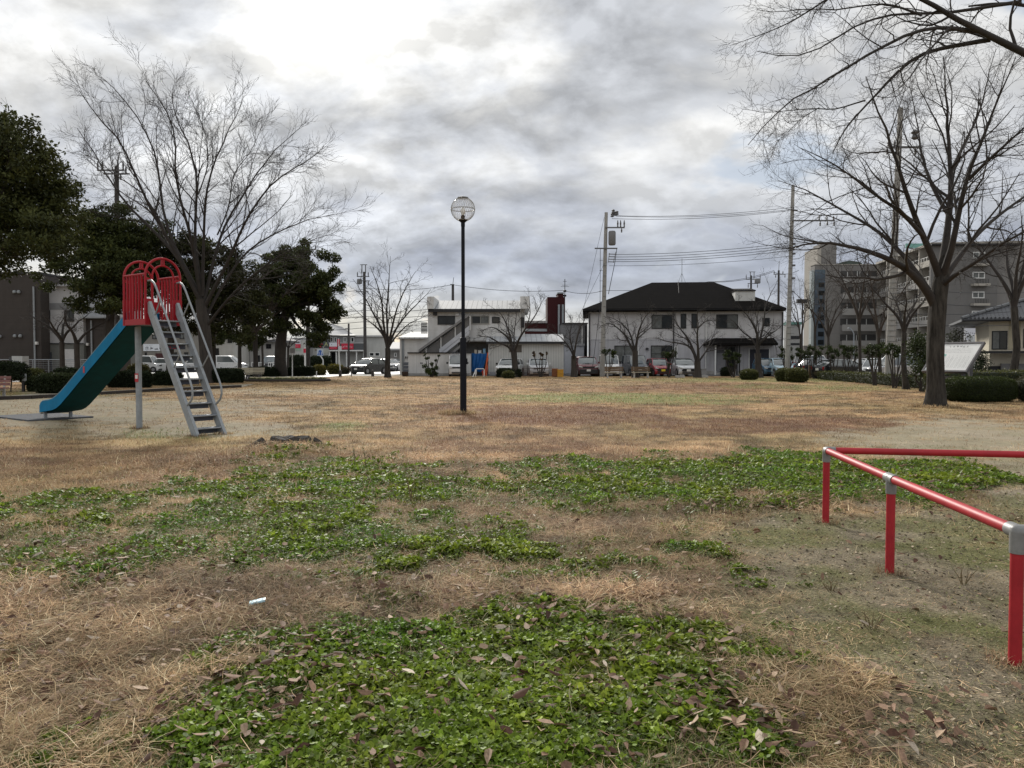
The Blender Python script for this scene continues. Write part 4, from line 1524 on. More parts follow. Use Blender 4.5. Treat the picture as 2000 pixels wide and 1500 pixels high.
small_tree('pruned bare tree standing in front of the dark blue van', gnd(1241, 737), (1240, 685), 60, 4.4, 604, 4, .19, rise=.3, kink=.5,
           limbs=[([A(1240, 690, 60), A(1228, 670, 60, .4), A(1222, 652, 60, .8), A(1206, 640, 60, 1.2), A(1186, 628, 60, 1.6), A(1170, 640, 60, 1.8)], .12, .012), ([A(1240, 688, 60), A(1246, 655, 60, -.4), A(1252, 632, 60, -.9), A(1262, 614, 60, -1.3), A(1275, 605, 60, -1.6)], .13, .012),
                  ([A(1240, 686, 60), A(1232, 650, 60, .6), A(1214, 632, 60, 1), A(1200, 622, 60, 1.3), A(1186, 618, 60, 1.5)], .11, .01), ([A(1245, 655, 60), A(1258, 645, 60, .6), A(1270, 632, 60, 1.1), A(1280, 622, 60, 1.4)], .08, .01), ([A(1226, 664, 60), A(1216, 666, 60, -.5), A(1206, 660, 60, -.8)], .06, .01)])
small_tree('pruned bare tree leaning in front of the silver hatchback', gnd(1363, 737), (1362, 706), 60, 4.6, 606, 4, .21, rise=.3, kink=.5,
           limbs=[([A(1361, 706, 60), A(1350, 672, 60, .4), A(1336, 650, 60, .8), A(1320, 632, 60, 1.1), A(1312, 612, 60, 1.4)], .15, .013), ([A(1364, 706, 60), A(1362, 665, 60, -.4), A(1364, 635, 60, -.9), A(1360, 610, 60, -1.3), A(1364, 598, 60, -1.5)], .15, .012),
                  ([A(1366, 704, 60), A(1382, 680, 60, .5), A(1392, 660, 60, 1), A(1398, 640, 60, 1.4)], .10, .012), ([A(1350, 676, 60), A(1326, 670, 60, -.5), A(1300, 666, 60, -1), A(1278, 658, 60, -1.4), A(1258, 662, 60, -1.7)], .10, .01), ([A(1364, 640, 60), A(1376, 628, 60, .5), A(1390, 625, 60, .9), A(1396, 632, 60, 1.2)], .07, .01)])
small_tree('pruned bare tree by the dark double door under the canopy', gnd(1482, 737), (1480, 690), 60, 4.6, 590, 5, .21, rise=.3, kink=.5,
           limbs=[([A(1480, 680, 60), A(1468, 660, 60, .4), A(1450, 650, 60, .9), A(1440, 632, 60, 1.3), A(1424, 622, 60, 1.6)], .12, .012), ([A(1480, 676, 60), A(1478, 645, 60, -.4), A(1466, 622, 60, -.9), A(1450, 606, 60, -1.2), A(1440, 590, 60, -1.4)], .13, .012),
                  ([A(1481, 676, 60), A(1490, 645, 60, .5), A(1494, 620, 60, .9), A(1490, 600, 60, 1.3), A(1504, 578, 60, 1.5), A(1518, 548, 60, 1.6)], .13, .01), ([A(1482, 672, 60), A(1500, 655, 60, -.6), A(1518, 645, 60, -1.2), A(1530, 632, 60, -1.5)], .10, .012), ([A(1481, 668, 60), A(1482, 640, 60, .9), A(1476, 612, 60, 1.5), A(1470, 596, 60, 1.9)], .09, .01)])

# row along the right-hand edge
small_tree('slim grey bare tree just left of the tall concrete pole', gnd(1720, 751), (1716, 660), 46, 2.8, 500, 5, .085, M_BARK, rise=.9, kink=.3, dens=.8, tw=.6, twig=M_TWIGB)
small_tree('pale bare tree at the middle of the right-hand tree row', gnd(1681, 748), (1678, 630), 48, 3.0, 490, 6, .08, M_BARK, rise=.9, kink=.3, dens=1.0, tw=.6, twig=M_TWIGB)
small_tree('bare tree behind the wooden fence in the right-hand row', gnd(1616, 737), (1618, 660), 58, 3.0, 535, 5, .08, rise=.8, kink=.35, dens=1.0, tw=.6, twig=M_TWIGB)
small_tree('thin bare tree between the pole and the round bushes', gnd(1561, 734), (1564, 665), 62, 2.4, 545, 4, .075, rise=.8, kink=.35, dens=.9, tw=.6, twig=M_TWIGB)
small_tree('dark slim bare trunk behind the wooden fence posts', gnd(1592, 736), (1592, 650), 60, 2.0, 550, 4, .07, rise=.8, kink=.3, dens=.7, tw=.6, twig=M_TWIGB)
small_tree('grey bare tree right of the tall concrete pole', gnd(1771, 760), (1766, 650), 37, 2.2, 545, 5, .10, M_BARK, rise=.8, kink=.4, dens=.8, tw=.7, lean=-.1)
small_tree('leaning bare tree with bent trunk in front of the cream house', gnd(1974, 760), (1980, 600), 38.5, 2.6, 420, 5, .14, M_BARK, rise=.8, kink=.35, lean=.25, dens=.9)
# young trees before the dark building on the far left
small_tree('young dark bare tree before the white wall at far left', gnd(122, 741), (121, 668), 50, 2.4, 590, 4, .13, rise=.7, kink=.3, dens=.8)
small_tree('young dark bare tree right beside the chute of the slide', gnd(151, 741), (150, 672), 49, 2.4, 600, 3, .14, rise=.7, kink=.3, dens=.8)
small_tree('twiggy brown bare tree between the evergreens and the benches', gnd(415, 738), (416, 655), 57, 6.0, 480, 7, .17, M_BARKD, rise=.5, kink=.3, dens=1.3, twig=M_TWIGB)
small_tree('twiggy brown bare tree leaning over the flower bed', gnd(500, 737), (498, 650), 60, 6.2, 520, 7, .15, M_BARKD, rise=.4, kink=.3, dens=1.3, twig=M_TWIGB)
small_tree('slender bare sapling in front of the grey shop wall', gnd(562, 731), (563, 680), 68, 2.0, 640, 4, .08, rise=.5, kink=.3, dens=.6)
small_tree('spindly bare tree by the white railing behind the benches', gnd(514, 731), (512, 672), 70, 2.6, 655, 4, .08, rise=.4, kink=.3, dens=.7)

# ---------- evergreens
M_LEAF = mat_attr('evergreen_leaf', .55, .14, .14, var=.2, scale=8)


def leafcloud(cent, rad, n, size, col0, col1, flat=.0, shell=.5):
    """cent (M,3), rad (M,3): n leaves over the clumps"""
    cent, rad = np.asarray(cent, float), np.asarray(rad, float)
    w = rad.prod(1) ** (2 / 3)
    k = rng.choice(len(cent), n, p=w / w.sum())
    d = rng.normal(0, 1, (n, 3))
    d /= np.linalg.norm(d, axis=1, keepdims=True)
    rr = (shell + (1 - shell) * rng.random(n)) ** .6
    p = cent[k] + d * rad[k] * (rr * (1 + .12 * rng.normal(0, 1, n)))[:, None]
    u = rng.normal(0, 1, (n, 3)) + d * .6
    u /= np.linalg.norm(u, axis=1, keepdims=True)
    v = np.cross(u, rng.normal(0, 1, (n, 3)))
    v /= np.linalg.norm(v, axis=1, keepdims=True) + 1e-9
    s = size * (.6 + .8 * rng.random(n))
    a, b = u * s[:, None], v * (s * .45)[:, None]
    V = np.stack([p - a, p + b, p + a, p - b], 1).reshape(-1, 3)
    lum = rng.random(n) * .6 + .4 * np.clip(d[:, 2] * .5 + .5, 0, 1)  # leaves on clump tops lighter: light from above put into the colour
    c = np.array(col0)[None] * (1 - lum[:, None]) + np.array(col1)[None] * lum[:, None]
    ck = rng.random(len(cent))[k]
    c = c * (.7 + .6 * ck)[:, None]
    return V, np.arange(4 * n).reshape(-1, 4), np.repeat(c, 4, axis=0)


def evergreen(label, base, D, blobs, trunk, n, size, sub=26, col=((.010, .017, .005), (.075, .088, .026)), limbs=(), tr=.35):
    """blobs: (px,py,rx,ry,dd) crown lobes as seen on site"""
    t = thing('evergreen_tree', label, 'tree', (base.x, base.y, 0), 'evergreen trees left of the lawn')
    trunk_part(t, [(base.x, base.y, -.2)] + [tuple(at(px, py, D)) for px, py in trunk], [tr, tr * .85, tr * .7, tr * .5], M_BARKD, 1.4, 12)
    C_, Rd = [], []
    lim = []
    hub = at(trunk[-1][0], trunk[-1][1], D)
    for px, py, rx, ry, dd in blobs:
        c = at(px, py, D + dd)
        a, b = rx * D / 1500, ry * D / 1500
        lim.append(([hub, hub.lerp(c, .5) + Vector((0, 0, -.3)), c], tr * .4, .03))
        m = max(6, int(sub * (rx * ry) / 3000))
        for _ in range(m):
            d = Vector((random.gauss(0, 1), random.gauss(0, 1), random.gauss(0, 1))).normalized()
            q = random.random() ** .4
            C_.append((c.x + d.x * a * q, c.y + d.y * a * .9 * q, c.z + d.z * b * q))
            s = random.uniform(.12, .27)
            Rd.append((a * s + .25, a * s + .25, (b * s + .25) * .75))
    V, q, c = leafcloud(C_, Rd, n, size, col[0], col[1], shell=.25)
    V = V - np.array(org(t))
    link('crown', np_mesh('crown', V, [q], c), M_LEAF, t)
    branches(t, lim, [dict(n=6, t0=.3, t1=1, lf=.5, ang=45, K=5, wig=.15, rk=.5, lmin=.8, rmin=.012),
                      dict(n=5, t0=.3, t1=1, lf=.5, ang=45, K=4, wig=.15, rk=.5, lmin=.5, rmin=.008)], M_TWIG)
    return t


evergreen('broad dark evergreen filling the far left edge above the brown building', gnd(-60, 772), 33,
          [(-60, 330, 110, 110, 0), (30, 300, 70, 70, -1), (70, 360, 80, 70, 1), (10, 420, 120, 70, 0), (110, 350, 50, 50, 2), (60, 460, 90, 45, -1), (-40, 500, 90, 40, 1), (10, 245, 40, 45, 0), (120, 430, 50, 40, 1)],
          [(-58, 700), (-50, 600), (-40, 480)], 52000, .085, limbs=(), tr=.4, col=((.011, .017, .005), (.080, .088, .026)))
evergreen('dark evergreen rising behind the slide chute and white wall', gnd(214, 745), 50,
          [(170, 440, 60, 45, 0), (230, 450, 70, 50, 1), (200, 520, 75, 60, -1), (260, 500, 60, 60, 1), (190, 580, 60, 35, 0), (250, 570, 60, 45, -1), (120, 480, 45, 45, 1), (290, 450, 40, 35, 2), (110, 540, 35, 35, 0)],
          [(214, 690), (215, 640), (218, 560)], 50000, .10, tr=.38)
evergreen('low evergreen mass behind the stems of the tall bare tree', gnd(330, 744), 54,
          [(320, 500, 55, 60, 0), (370, 520, 60, 60, 1), (330, 570, 60, 50, -1), (430, 530, 55, 50, 1), (400, 590, 60, 45, 0), (460, 580, 45, 45, 2), (370, 470, 35, 30, 0), (470, 640, 40, 30, 0), (420, 640, 40, 30, 1), (365, 620, 40, 35, 0), (340, 635, 35, 25, 1), (480, 545, 45, 45, 1), (510, 600, 40, 40, 1)],
          [(332, 700), (335, 650), (345, 580)], 42000, .11, tr=.3, col=((.011, .016, .005), (.070, .074, .026)))
evergreen('round dark evergreen with thick trunk beside the flower bed', gnd(547, 735), 62,
          [(560, 510, 50, 38, 0), (610, 510, 45, 40, 1), (590, 560, 70, 55, -1), (640, 570, 35, 50, 0), (560, 610, 60, 45, 1), (625, 620, 50, 35, 0), (520, 560, 40, 50, 1), (655, 610, 22, 25, 0), (530, 640, 40, 25, 0), (600, 655, 45, 20, -1)],
          [(547, 700), (548, 670), (560, 600)], 52000, .115, tr=.55)
evergreen('narrow evergreen standing behind the benches', gnd(468, 735), 66,
          [(470, 640, 35, 35, 0), (450, 600, 35, 35, 1), (490, 610, 30, 35, 0), (500, 660, 25, 20, 0), (440, 650, 25, 22, 0)],
          [(468, 710), (468, 690), (468, 660)], 15000, .12, tr=.22)
# ================================================================ hedges, bushes, shrubs
M_HCORE = mat('hedge_core', (.014, .020, .008), .95, .4, 6)


def sgn_pow(v, e):
    return np.sign(v) * np.abs(v) ** e


def superell(cx, cy, a, b, h, e1, e2, rz, u, v):
    """u lon, v lat"""
    x = a * sgn_pow(np.cos(v), e1) * sgn_pow(np.cos(u), e2)
    y = b * sgn_pow(np.cos(v), e1) * sgn_pow(np.sin(u), e2)
    z = h / 2 + h / 2 * sgn_pow(np.sin(v), e1)
    c, s = math.cos(rz), math.sin(rz)
    return np.stack([cx + x * c - y * s, cy + x * s + y * c, z], -1)


def bush(name, label, cat, c, a, b, h, e1=.5, e2=.7, rz=0., n=9000, size=.03, col=((.014, .022, .007), (.055, .075, .022)), group=None, gap=0.0, lump=.05, stems=0):
    """clipped shrub: dark core plus a dense coat of small leaves"""
    t = thing(name, label, cat, (c[0], c[1], 0), group)
    nu, nv = 40, 18
    U, Vv = np.meshgrid(np.linspace(0, 2 * np.pi, nu, endpoint=False), np.linspace(-np.pi / 2, np.pi / 2, nv), indexing='xy')
    P = superell(c[0], c[1], a * .94, b * .94, h - gap, e1, e2, rz, U, Vv)
    P[..., 2] = P[..., 2] * .96 + gap
    P = P.reshape(-1, 3)
    k = 1 + lump * (fbm(P[:, 0] * 2.2 + P[:, 2], P[:, 1] * 2.2 - P[:, 2], 200) - .5) * 2
    P[:, 0] = c[0] + (P[:, 0] - c[0]) * k
    P[:, 1] = c[1] + (P[:, 1] - c[1]) * k
    i, j = np.meshgrid(np.arange(nv - 1), np.arange(nu), indexing='ij')
    j2 = (j + 1) % nu
    q = np.stack([i * nu + j, i * nu + j2, (i + 1) * nu + j2, (i + 1) * nu + j], -1).reshape(-1, 4)
    # leaves spread evenly by area over the cells of the clipped shape
    Ug, Vg = np.meshgrid(np.linspace(0, 2 * np.pi, 121), np.arcsin(np.linspace(-.97, 1, 40)), indexing='xy')
    Gp = superell(c[0], c[1], a, b, h - gap, e1, e2, rz, Ug, Vg)
    q00, q10, q01, q11 = Gp[:-1, :-1], Gp[:-1, 1:], Gp[1:, :-1], Gp[1:, 1:]
    cn = np.cross(q11 - q00, q01 - q10).reshape(-1, 3)
    ar = np.linalg.norm(cn, axis=1)
    sel = rng.choice(len(ar), n, p=ar / ar.sum())
    f1, f2 = rng.random((n, 1)), rng.random((n, 1))
    c4 = [qq.reshape(-1, 3)[sel] for qq in (q00, q10, q01, q11)]
    p = (c4[0] * (1 - f1) + c4[1] * f1) * (1 - f2) + (c4[2] * (1 - f1) + c4[3] * f1) * f2
    nn = cn[sel]
    nn /= np.linalg.norm(nn, axis=1, keepdims=True) + 1e-12
    ctr = p - np.array([c[0], c[1], (h - gap) / 2])
    nn *= np.sign((nn * ctr).sum(1, keepdims=True) + 1e-9)
    p[:, 2] += gap
    k = 1 + lump * (fbm(p[:, 0] * 2.2 + p[:, 2], p[:, 1] * 2.2 - p[:, 2], 200) - .5) * 2
    p[:, 0] = c[0] + (p[:, 0] - c[0]) * k
    p[:, 1] = c[1] + (p[:, 1] - c[1]) * k
    p = p + nn * rng.normal(0, size * .9, n)[:, None] + rng.normal(0, size * .4, (n, 3))
    uu = rng.normal(0, 1, (n, 3)) + nn * .8
    uu /= np.linalg.norm(uu, axis=1, keepdims=True)
    vv = np.cross(uu, rng.normal(0, 1, (n, 3)))
    vv /= np.linalg.norm(vv, axis=1, keepdims=True) + 1e-9
    s = size * (.6 + .8 * rng.random(n))
    A_, B_ = uu * s[:, None], vv * (s * .5)[:, None]
    LV_ = np.stack([p - A_, p + B_, p + A_, p - B_], 1).reshape(-1, 3)
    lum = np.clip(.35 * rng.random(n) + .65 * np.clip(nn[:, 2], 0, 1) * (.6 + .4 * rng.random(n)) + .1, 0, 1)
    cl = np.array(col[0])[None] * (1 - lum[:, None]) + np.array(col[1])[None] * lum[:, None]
    o_ = np.array(org(t))
    link('hedge_body', np_mesh('hedge_body', P - o_, [q], None, True), M_HCORE, t)
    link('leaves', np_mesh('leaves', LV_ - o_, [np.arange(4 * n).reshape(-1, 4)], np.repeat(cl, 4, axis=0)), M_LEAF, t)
    if gap:
        for k in range(stems or 6):
            f = (k + .5) / (stems or 6) * 2 - 1
            x = c[0] + f * a * .85 * math.cos(rz)
            y = c[1] + f * a * .85 * math.sin(rz)
            part('stem', MB().tube([(x, y, -.05), (x + random.uniform(-.08, .08), y, gap + .15)], .03, 6), M_BARKD, t)
    return t


def bush_px(name, label, cat, px0, px1, py_top, py_base, depth=.9, **k):
    D = dep(py_base)
    a = (X(px1, D) - X(px0, D)) / 2
    h = Z(py_top, D + depth * a * .3)
    return bush(name, label, cat, ((X(px0, D) + X(px1, D)) / 2, D + a * depth * .6), a, a * depth, h, **k)


OLIVE = ((.020, .026, .008), (.115, .120, .038))
YEL = ((.035, .035, .008), (.20, .17, .035))
DARK = ((.008, .013, .006), (.026, .036, .014))
# right side
bush('hedge', 'long rounded clipped hedge mound at the right edge of the lawn', 'hedge', (16.35, 26.9), 1.16, .8, .84, e1=.55, e2=.75, n=26000, size=.022, col=((.014, .022, .007), (.062, .080, .022)))
bush('bush', 'twiggy brown-green bush at the right end of the hedge mound', 'bush', (18.05, 26.6), .55, .6, .86, e1=.8, e2=.8, n=3500, size=.03, col=((.03, .03, .018), (.10, .095, .05)), lump=.2)
bush_px('bush', 'clipped round bush nearest the right of the pair by the light blue car', 'bush', 1541, 1581, 721, 747, .95, e1=.75, e2=.9, n=6500, size=.045, col=OLIVE, group='clipped round bushes')
bush_px('bush', 'clipped round bush left of the pair by the light blue car', 'bush', 1520, 1548, 721, 745, .95, e1=.75, e2=.9, n=5000, size=.045, col=OLIVE, group='clipped round bushes')
bush_px('bush', 'clipped round bush under the bare tree by the dark double door', 'bush', 1449, 1482, 723, 742, .9, e1=.75, e2=.9, n=5000, size=.045, col=OLIVE, group='clipped round bushes')
bush_px('bush', 'small dark bush at the foot of the house entrance', 'bush', 1411, 1428, 719, 735, .9, e1=.7, e2=.8, n=2000, size=.06, col=DARK, group='clipped round bushes')
bush_px('bush', 'small clipped bush in front of the boxy hedge by the ribbed shed', 'bush', 982, 1004, 726, 739, .9, e1=.75, e2=.9, n=2500, size=.05, col=OLIVE, group='clipped round bushes')
bush_px('hedge', 'boxy clipped hedge in front of the white car by the ribbed shed', 'hedge', 971, 1017, 722, 737, .35, e1=.35, e2=.4, n=4500, size=.05, col=DARK)
bush_px('bush', 'small dark bush between the maroon car and the concrete pole', 'bush', 1156, 1172, 723, 735, .9, e1=.75, e2=.9, n=1200, size=.06, col=DARK, group='clipped round bushes')
bush_px('bush', 'thin brown shrub between the dark blue van and the red car', 'bush', 1266, 1278, 721, 735, .9, e1=.9, e2=.9, n=500, size=.06, col=((.03, .025, .018), (.07, .06, .04)), lump=.3)


def hedge_run(label, p0, p1, w, h, n, size, col, e1=.3, **k):
    p0, p1 = Vector(p0), Vector(p1)
    c = (p0 + p1) / 2
    d = p1 - p0
    return bush('hedge', label, 'hedge', (c.x, c.y), d.length / 2, w / 2, h, e1=e1, e2=.25, rz=math.atan2(d.y, d.x), n=n, size=size, col=col, lump=.02, **k)


hedge_run('low clipped hedge running behind the right-hand tree row', (22.3, 55.5), (20.2, 33.5), .6, .58, 13000, .045, OLIVE)
hedge_run('low clipped hedge crossing behind the information board', (17.6, 32.6), (30, 34.0), .9, .95, 15000, .04, OLIVE)
# left side
g_ = gnd(20, 766)
hedge_run('dark hedge on bare stems at the far left with bright paving under it', (-27.5, 34.3), (-21.9, 34.6), .9, 1.30, 11000, .045, DARK, gap=.55, stems=9)
bush_px('hedge', 'large dark rounded hedge right behind the end of the chute', 'hedge', 66, 150, 732, 769, .5, e1=.5, e2=.6, n=14000, size=.04, col=((.010, .015, .006), (.040, .052, .018)))
bush_px('bush', 'rounded dark bush at the left end of the big hedge', 'bush', 52, 84, 738, 765, .8, e1=.6, e2=.8, n=5000, size=.045, col=((.010, .015, .006), (.045, .058, .020)), group='clipped round bushes')
bush_px('bush', 'olive bush behind the dark stemmed hedge at far left', 'bush', 38, 82, 722, 752, .5, e1=.7, e2=.8, n=4500, size=.05, col=OLIVE, group='clipped round bushes')
bush_px('bush', 'wide low dark bush below the two young trees', 'bush', 98, 152, 720, 752, .5, e1=.7, e2=.8, n=4500, size=.05, col=DARK, group='clipped round bushes')
bush_px('hedge', 'dark boxy hedge behind the slide post', 'hedge', 208, 290, 727, 757, .3, e1=.35, e2=.4, n=11000, size=.045, col=DARK)
bush_px('hedge', 'dark boxy hedge seen through the slide ladder', 'hedge', 298, 352, 728, 753, .3, e1=.35, e2=.4, n=7000, size=.045, col=DARK)
bush_px('hedge', 'dark boxy hedge right of the slide ladder', 'hedge', 396, 472, 722, 748, .25, e1=.35, e2=.4, n=8000, size=.05, col=DARK)
bush_px('bush', 'yellowish bush between the slide post and white wagon', 'bush', 246, 288, 712, 742, .5, e1=.8, e2=.8, n=3000, size=.06, col=((.03, .03, .01), (.12, .11, .03)), group='yellowish bushes')
bush_px('hedge', 'dark boxy hedge left of the thick evergreen trunk', 'hedge', 480, 543, 718, 736, .25, e1=.35, e2=.4, n=6000, size=.05, col=DARK)
bush_px('hedge', 'dark boxy hedge right of the thick evergreen trunk', 'hedge', 562, 612, 717, 735, .3, e1=.35, e2=.4, n=6000, size=.05, col=DARK)
bush_px('bush', 'yellow-green bush at the left of the roadside gap', 'bush', 610, 634, 714, 733, .7, e1=.7, e2=.8, n=3000, size=.06, col=YEL, group='yellowish bushes')
bush_px('bush', 'yellow-green bush left of the black parked car', 'bush', 640, 668, 713, 731, .7, e1=.6, e2=.7, n=3500, size=.06, col=YEL, group='yellowish bushes')
bush_px('bush', 'brown thin bush between the yellow bush and the black car', 'bush', 664, 682, 718, 731, .7, e1=.8, e2=.8, n=1200, size=.06, col=((.03, .025, .015), (.11, .085, .05)), group='yellowish bushes')
bush_px('hedge', 'tall dark hedge under the shop wall by the grey tree trunk', 'hedge', 562, 597, 695, 722, .3, e1=.35, e2=.4, n=3500, size=.09, col=DARK)
bush_px('hedge', 'tall rounded dark hedge behind the crossing sign', 'hedge', 604, 644, 696, 722, .4, e1=.4, e2=.5, n=4000, size=.09, col=DARK)


# ---------- clumpy shrubs with leaf heads on bare stems (camellias)
def clump_shrub(label, base_px, D, stems, n=260, size=.055, col=((.012, .020, .007), (.055, .075, .022)), group='clump-headed shrubs', r=.20, sr=.045):
    base = Vector((X(base_px, D), D, 0))
    t = thing('shrub', label, 'shrub', base, group)
    cs, rs = [], []
    mb = MB()
    for px, py, k in stems:
        e = at(px, py, D + random.uniform(-.4, .4))
        m = Vector((base.x * .35 + e.x * .65 + random.uniform(-.1, .1), D, e.z * .5))
        mb.tube([(base.x + random.uniform(-.1, .1), D, -.05), m, e], [sr, sr * .75, sr * .45], 6)
        for _ in range(3):
            cs.append((e.x + random.gauss(0, r * .5 * k), e.y + random.gauss(0, r * .5), e.z + random.gauss(0, r * .45 * k)))
            rs.append((r * k, r * k, r * .9 * k))
    part('stem', mb, M_BARKD, t)
    V, q, c = leafcloud(cs, rs, n * len(stems), size, col[0], col[1], shell=.1)
    link('leaves', np_mesh('leaves', V - np.array(org(t)), [q], c), M_LEAF, t)
    return t


clump_shrub('leafy shrub with upright clumps against the low white shed', 842, 62.5, [(832, 718, 1), (836, 700, .7), (843, 712, .8), (852, 704, .7), (858, 695, .5), (851, 720, 1), (836, 728, 1.3), (848, 729, 1.3), (830, 693, .5), (840, 722, 1)])
clump_shrub('shrub with two leaf heads in front of the white kei van', 1186, 62, [(1182, 690, 1.1), (1200, 688, 1.2), (1190, 684, .7), (1196, 696, .6)])
clump_shrub('shrub with a broad leaf head in front of the red hatchback', 1306, 61, [(1298, 690, 1), (1308, 694, 1.2), (1318, 692, 1), (1302, 698, .9), (1314, 687, .7), (1306, 712, .5)])
clump_shrub('many-stemmed shrub with leaf clumps by the house entrance', 1432, 61, [(1416, 692, .9), (1426, 688, 1), (1436, 690, 1), (1444, 694, 1), (1420, 702, .8), (1434, 702, .9), (1428, 712, .6), (1440, 704, .8)])
clump_shrub('clipped budding shrub with knobbly bare heads by the yellow crates', 1056, 62, [(1042, 690, .45), (1044, 694, .4), (1056, 690, .45), (1060, 694, .45), (1068, 690, .4), (1058, 702, .3)], n=130, col=((.05, .03, .015), (.13, .09, .04)))
for i, (bx, D_, px, lab) in enumerate((
        (1537, 60, 1536, 'leaf-headed shrub at the foot of the pole by the light blue car'),
        (1570, 58, 1568, 'leaf-headed shrub left of the wooden fence'),
        (1592, 57, 1592, 'leaf-headed shrub behind the left fence post'),
        (1630, 55.5, 1628, 'leaf-headed shrub in front of the black sedan'),
        (1661, 50.5, 1660, 'leaf-headed shrub between black sedan and white wagon'),
        (1709, 42.5, 1708, 'leaf-headed shrub just left of the tall concrete pole foot'),
        (1748, 38.5, 1750, 'leaf-headed shrub just right of the tall concrete pole foot'))):
    y0 = 687 - i * 1.2
    w = 60 / D_ * 11
    clump_shrub(lab, bx, D_, [(px - w, y0 + 6, 1), (px - w * .4, y0 - 3, .9), (px + w * .3, y0 + 2, 1), (px + w, y0 - 5, .8), (px + w * .8, y0 + 10, 1), (px - w * .2, y0 + 12, .9), (px - w * .9, y0 - 6, .7)], n=170, group='leaf-headed shrubs along the right-hand edge', r=.20)
clump_shrub('dense leafy camellia right beside the big tree trunk', 1800, 34.5, [(1790, 680, 1.2), (1804, 672, 1.2), (1812, 690, 1.2), (1794, 700, 1.2), (1806, 708, 1.2), (1788, 715, 1), (1800, 725, 1), (1798, 660, .8), (1812, 722, 1)], n=420, size=.05, group='leaf-headed shrubs along the right-hand edge', r=.34)
clump_shrub('dark garden pine shaped in clumps by the cream house entrance', 1910, 52, [(1905, 705, 1.1), (1914, 700, 1.1), (1908, 715, 1.2), (1918, 712, 1.1), (1900, 718, 1), (1922, 722, 1), (1912, 690, .8)], n=380, col=DARK, r=.34)
clump_shrub('dull leafy shrub below the far apartment wall', 1870, 70, [(1866, 655, 1.5), (1874, 648, 1.2), (1880, 658, 1.3), (1862, 662, 1.4)], n=200, size=.08, col=((.03, .035, .02), (.075, .08, .05)), r=.4)


# ---------- single weeds standing in the near lawn
def weed(label, px, py, htop, kind='stalk', n=1, col=None):
    p = gnd(px, py)
    z0 = gz1(p.x, p.y)
    h = (py - htop) * p.y / 1500
    t = thing('weed', label, 'weed', (p.x, p.y, z0 - .01), 'tall weeds standing in the lawn')
    mb = MB()
    lv = []
    for k in range(n):
        ax, ay = random.uniform(-.04, .04), random.uniform(-.04, .04)
        lx = random.uniform(-.06, .06) * (n > 1) + random.uniform(-.02, .02)
        pts = [(p.x + ax * .3, p.y + ay * .3, z0 - .02), (p.x + ax + lx * .4, p.y + ay, z0 + h * .5), (p.x + ax + lx, p.y + ay, z0 + h * random.uniform(.75, 1.0))]
        mb.tube(pts, [.0035, .003, .0012], 4)
        m = 14 if kind == 'leafy' else 7
        for i in range(m):
            f = (i + 1) / m
            q = Vector(pts[0]).lerp(Vector(pts[1]), min(1, f * 2)) if f < .5 else Vector(pts[1]).lerp(Vector(pts[2]), f * 2 - 1)
            a = i * 2.4
            L_ = (.035 if kind == 'leafy' else .014) * random.uniform(.7, 1.3)
            d = Vector((math.cos(a), math.sin(a), .5)) * L_
            sd_ = Vector((-math.sin(a), math.cos(a), 0)) * L_ * .22
            lv.append((q, q + d * .5 + sd_, q + d, q + d * .5 - sd_))
    part('stem', mb, mat('weed_stem', (.16, .12, .06), .8), t)
    mb = MB()
    for l in lv:
        mb.add(l, [(0, 1, 2, 3)])
    part('leaves', mb, mat('weed_leaf', col or (.10, .14, .03), .6, .4, 40) if kind == 'leafy' else mat('weed_seed', (.22, .17, .09), .8, .3, 40), t)


weed('leafy upright weed just right of the stump', 715, 918, 862, 'leafy', 2)
weed('leafy upright weed behind the clover near the stump', 692, 915, 866, 'leafy', 2)
weed('small leafy weed alone in the straw left of the lamp post', 826, 888, 868, 'leafy', 2)
weed('tuft of thin brown stalks in the middle of the clover', 806, 985, 928, 'stalk', 7)
weed('pale dry stalk standing in the clover left of centre', 574, 1060, 985, 'stalk', 2)
weed('dark leafy weed standing in the straw left of the red rail', 1350, 1024, 985, 'leafy', 3)
weed('dark leafy weed in the straw below the rail weed', 1252, 1148, 1118, 'leafy', 3)
weed('dark leafy weed left of centre in the low clover', 706, 1148, 1118, 'leafy', 3)
weed('thin reddish weed between the rail posts', 1880, 1140, 1105, 'stalk', 5)
weed('dry brown tuft on bare ground right of centre', 1702, 1228, 1195, 'stalk', 8)
weed('dry tuft on the bare ground before the middle rail post', 1625, 1152, 1130, 'stalk', 8)

# ---------- flower bed
fb = thing('flower_bed', 'long oval flower bed of pale pansies edged with dark timber', 'flower bed', (-16.4, 50.5, 0))
cx, cy, fa2, fb2 = X(556, 50), 50.6, 2.75, 1.5
mb = MB()
mb.tube([(cx + fa2 * math.cos(a), cy + fb2 * math.sin(a) + .0, .07) for a in np.linspace(0, 2 * math.pi, 40)], .09, 6)
part('edging', mb, mat('dark_timber', (.035, .027, .022), .9, .3, 8), fb)
mb = MB()
mb.prism([(cx + fa2 * .98 * math.cos(a), cy + fb2 * .98 * math.sin(a)) for a in np.linspace(0, 2 * math.pi, 33)[:-1]], 'z', -.02, .10)
part('soil', mb, mat('bed_soil', (.05, .04, .03), .95, .3, 9), fb)
cs = []
for _ in range(330):
    a, r_ = random.random() * 6.283, math.sqrt(random.random())
    cs.append((cx + fa2 * .9 * r_ * math.cos(a), cy + fb2 * .9 * r_ * math.sin(a), .16))
V, q, c = leafcloud(cs, [(.13, .13, .07)] * len(cs), 9000, .035, (.03, .045, .012), (.09, .11, .03))
link('leaves', np_mesh('leaves', V - np.array(org(fb)), [q], c), M_LEAF, fb)['kind'] = 'stuff'
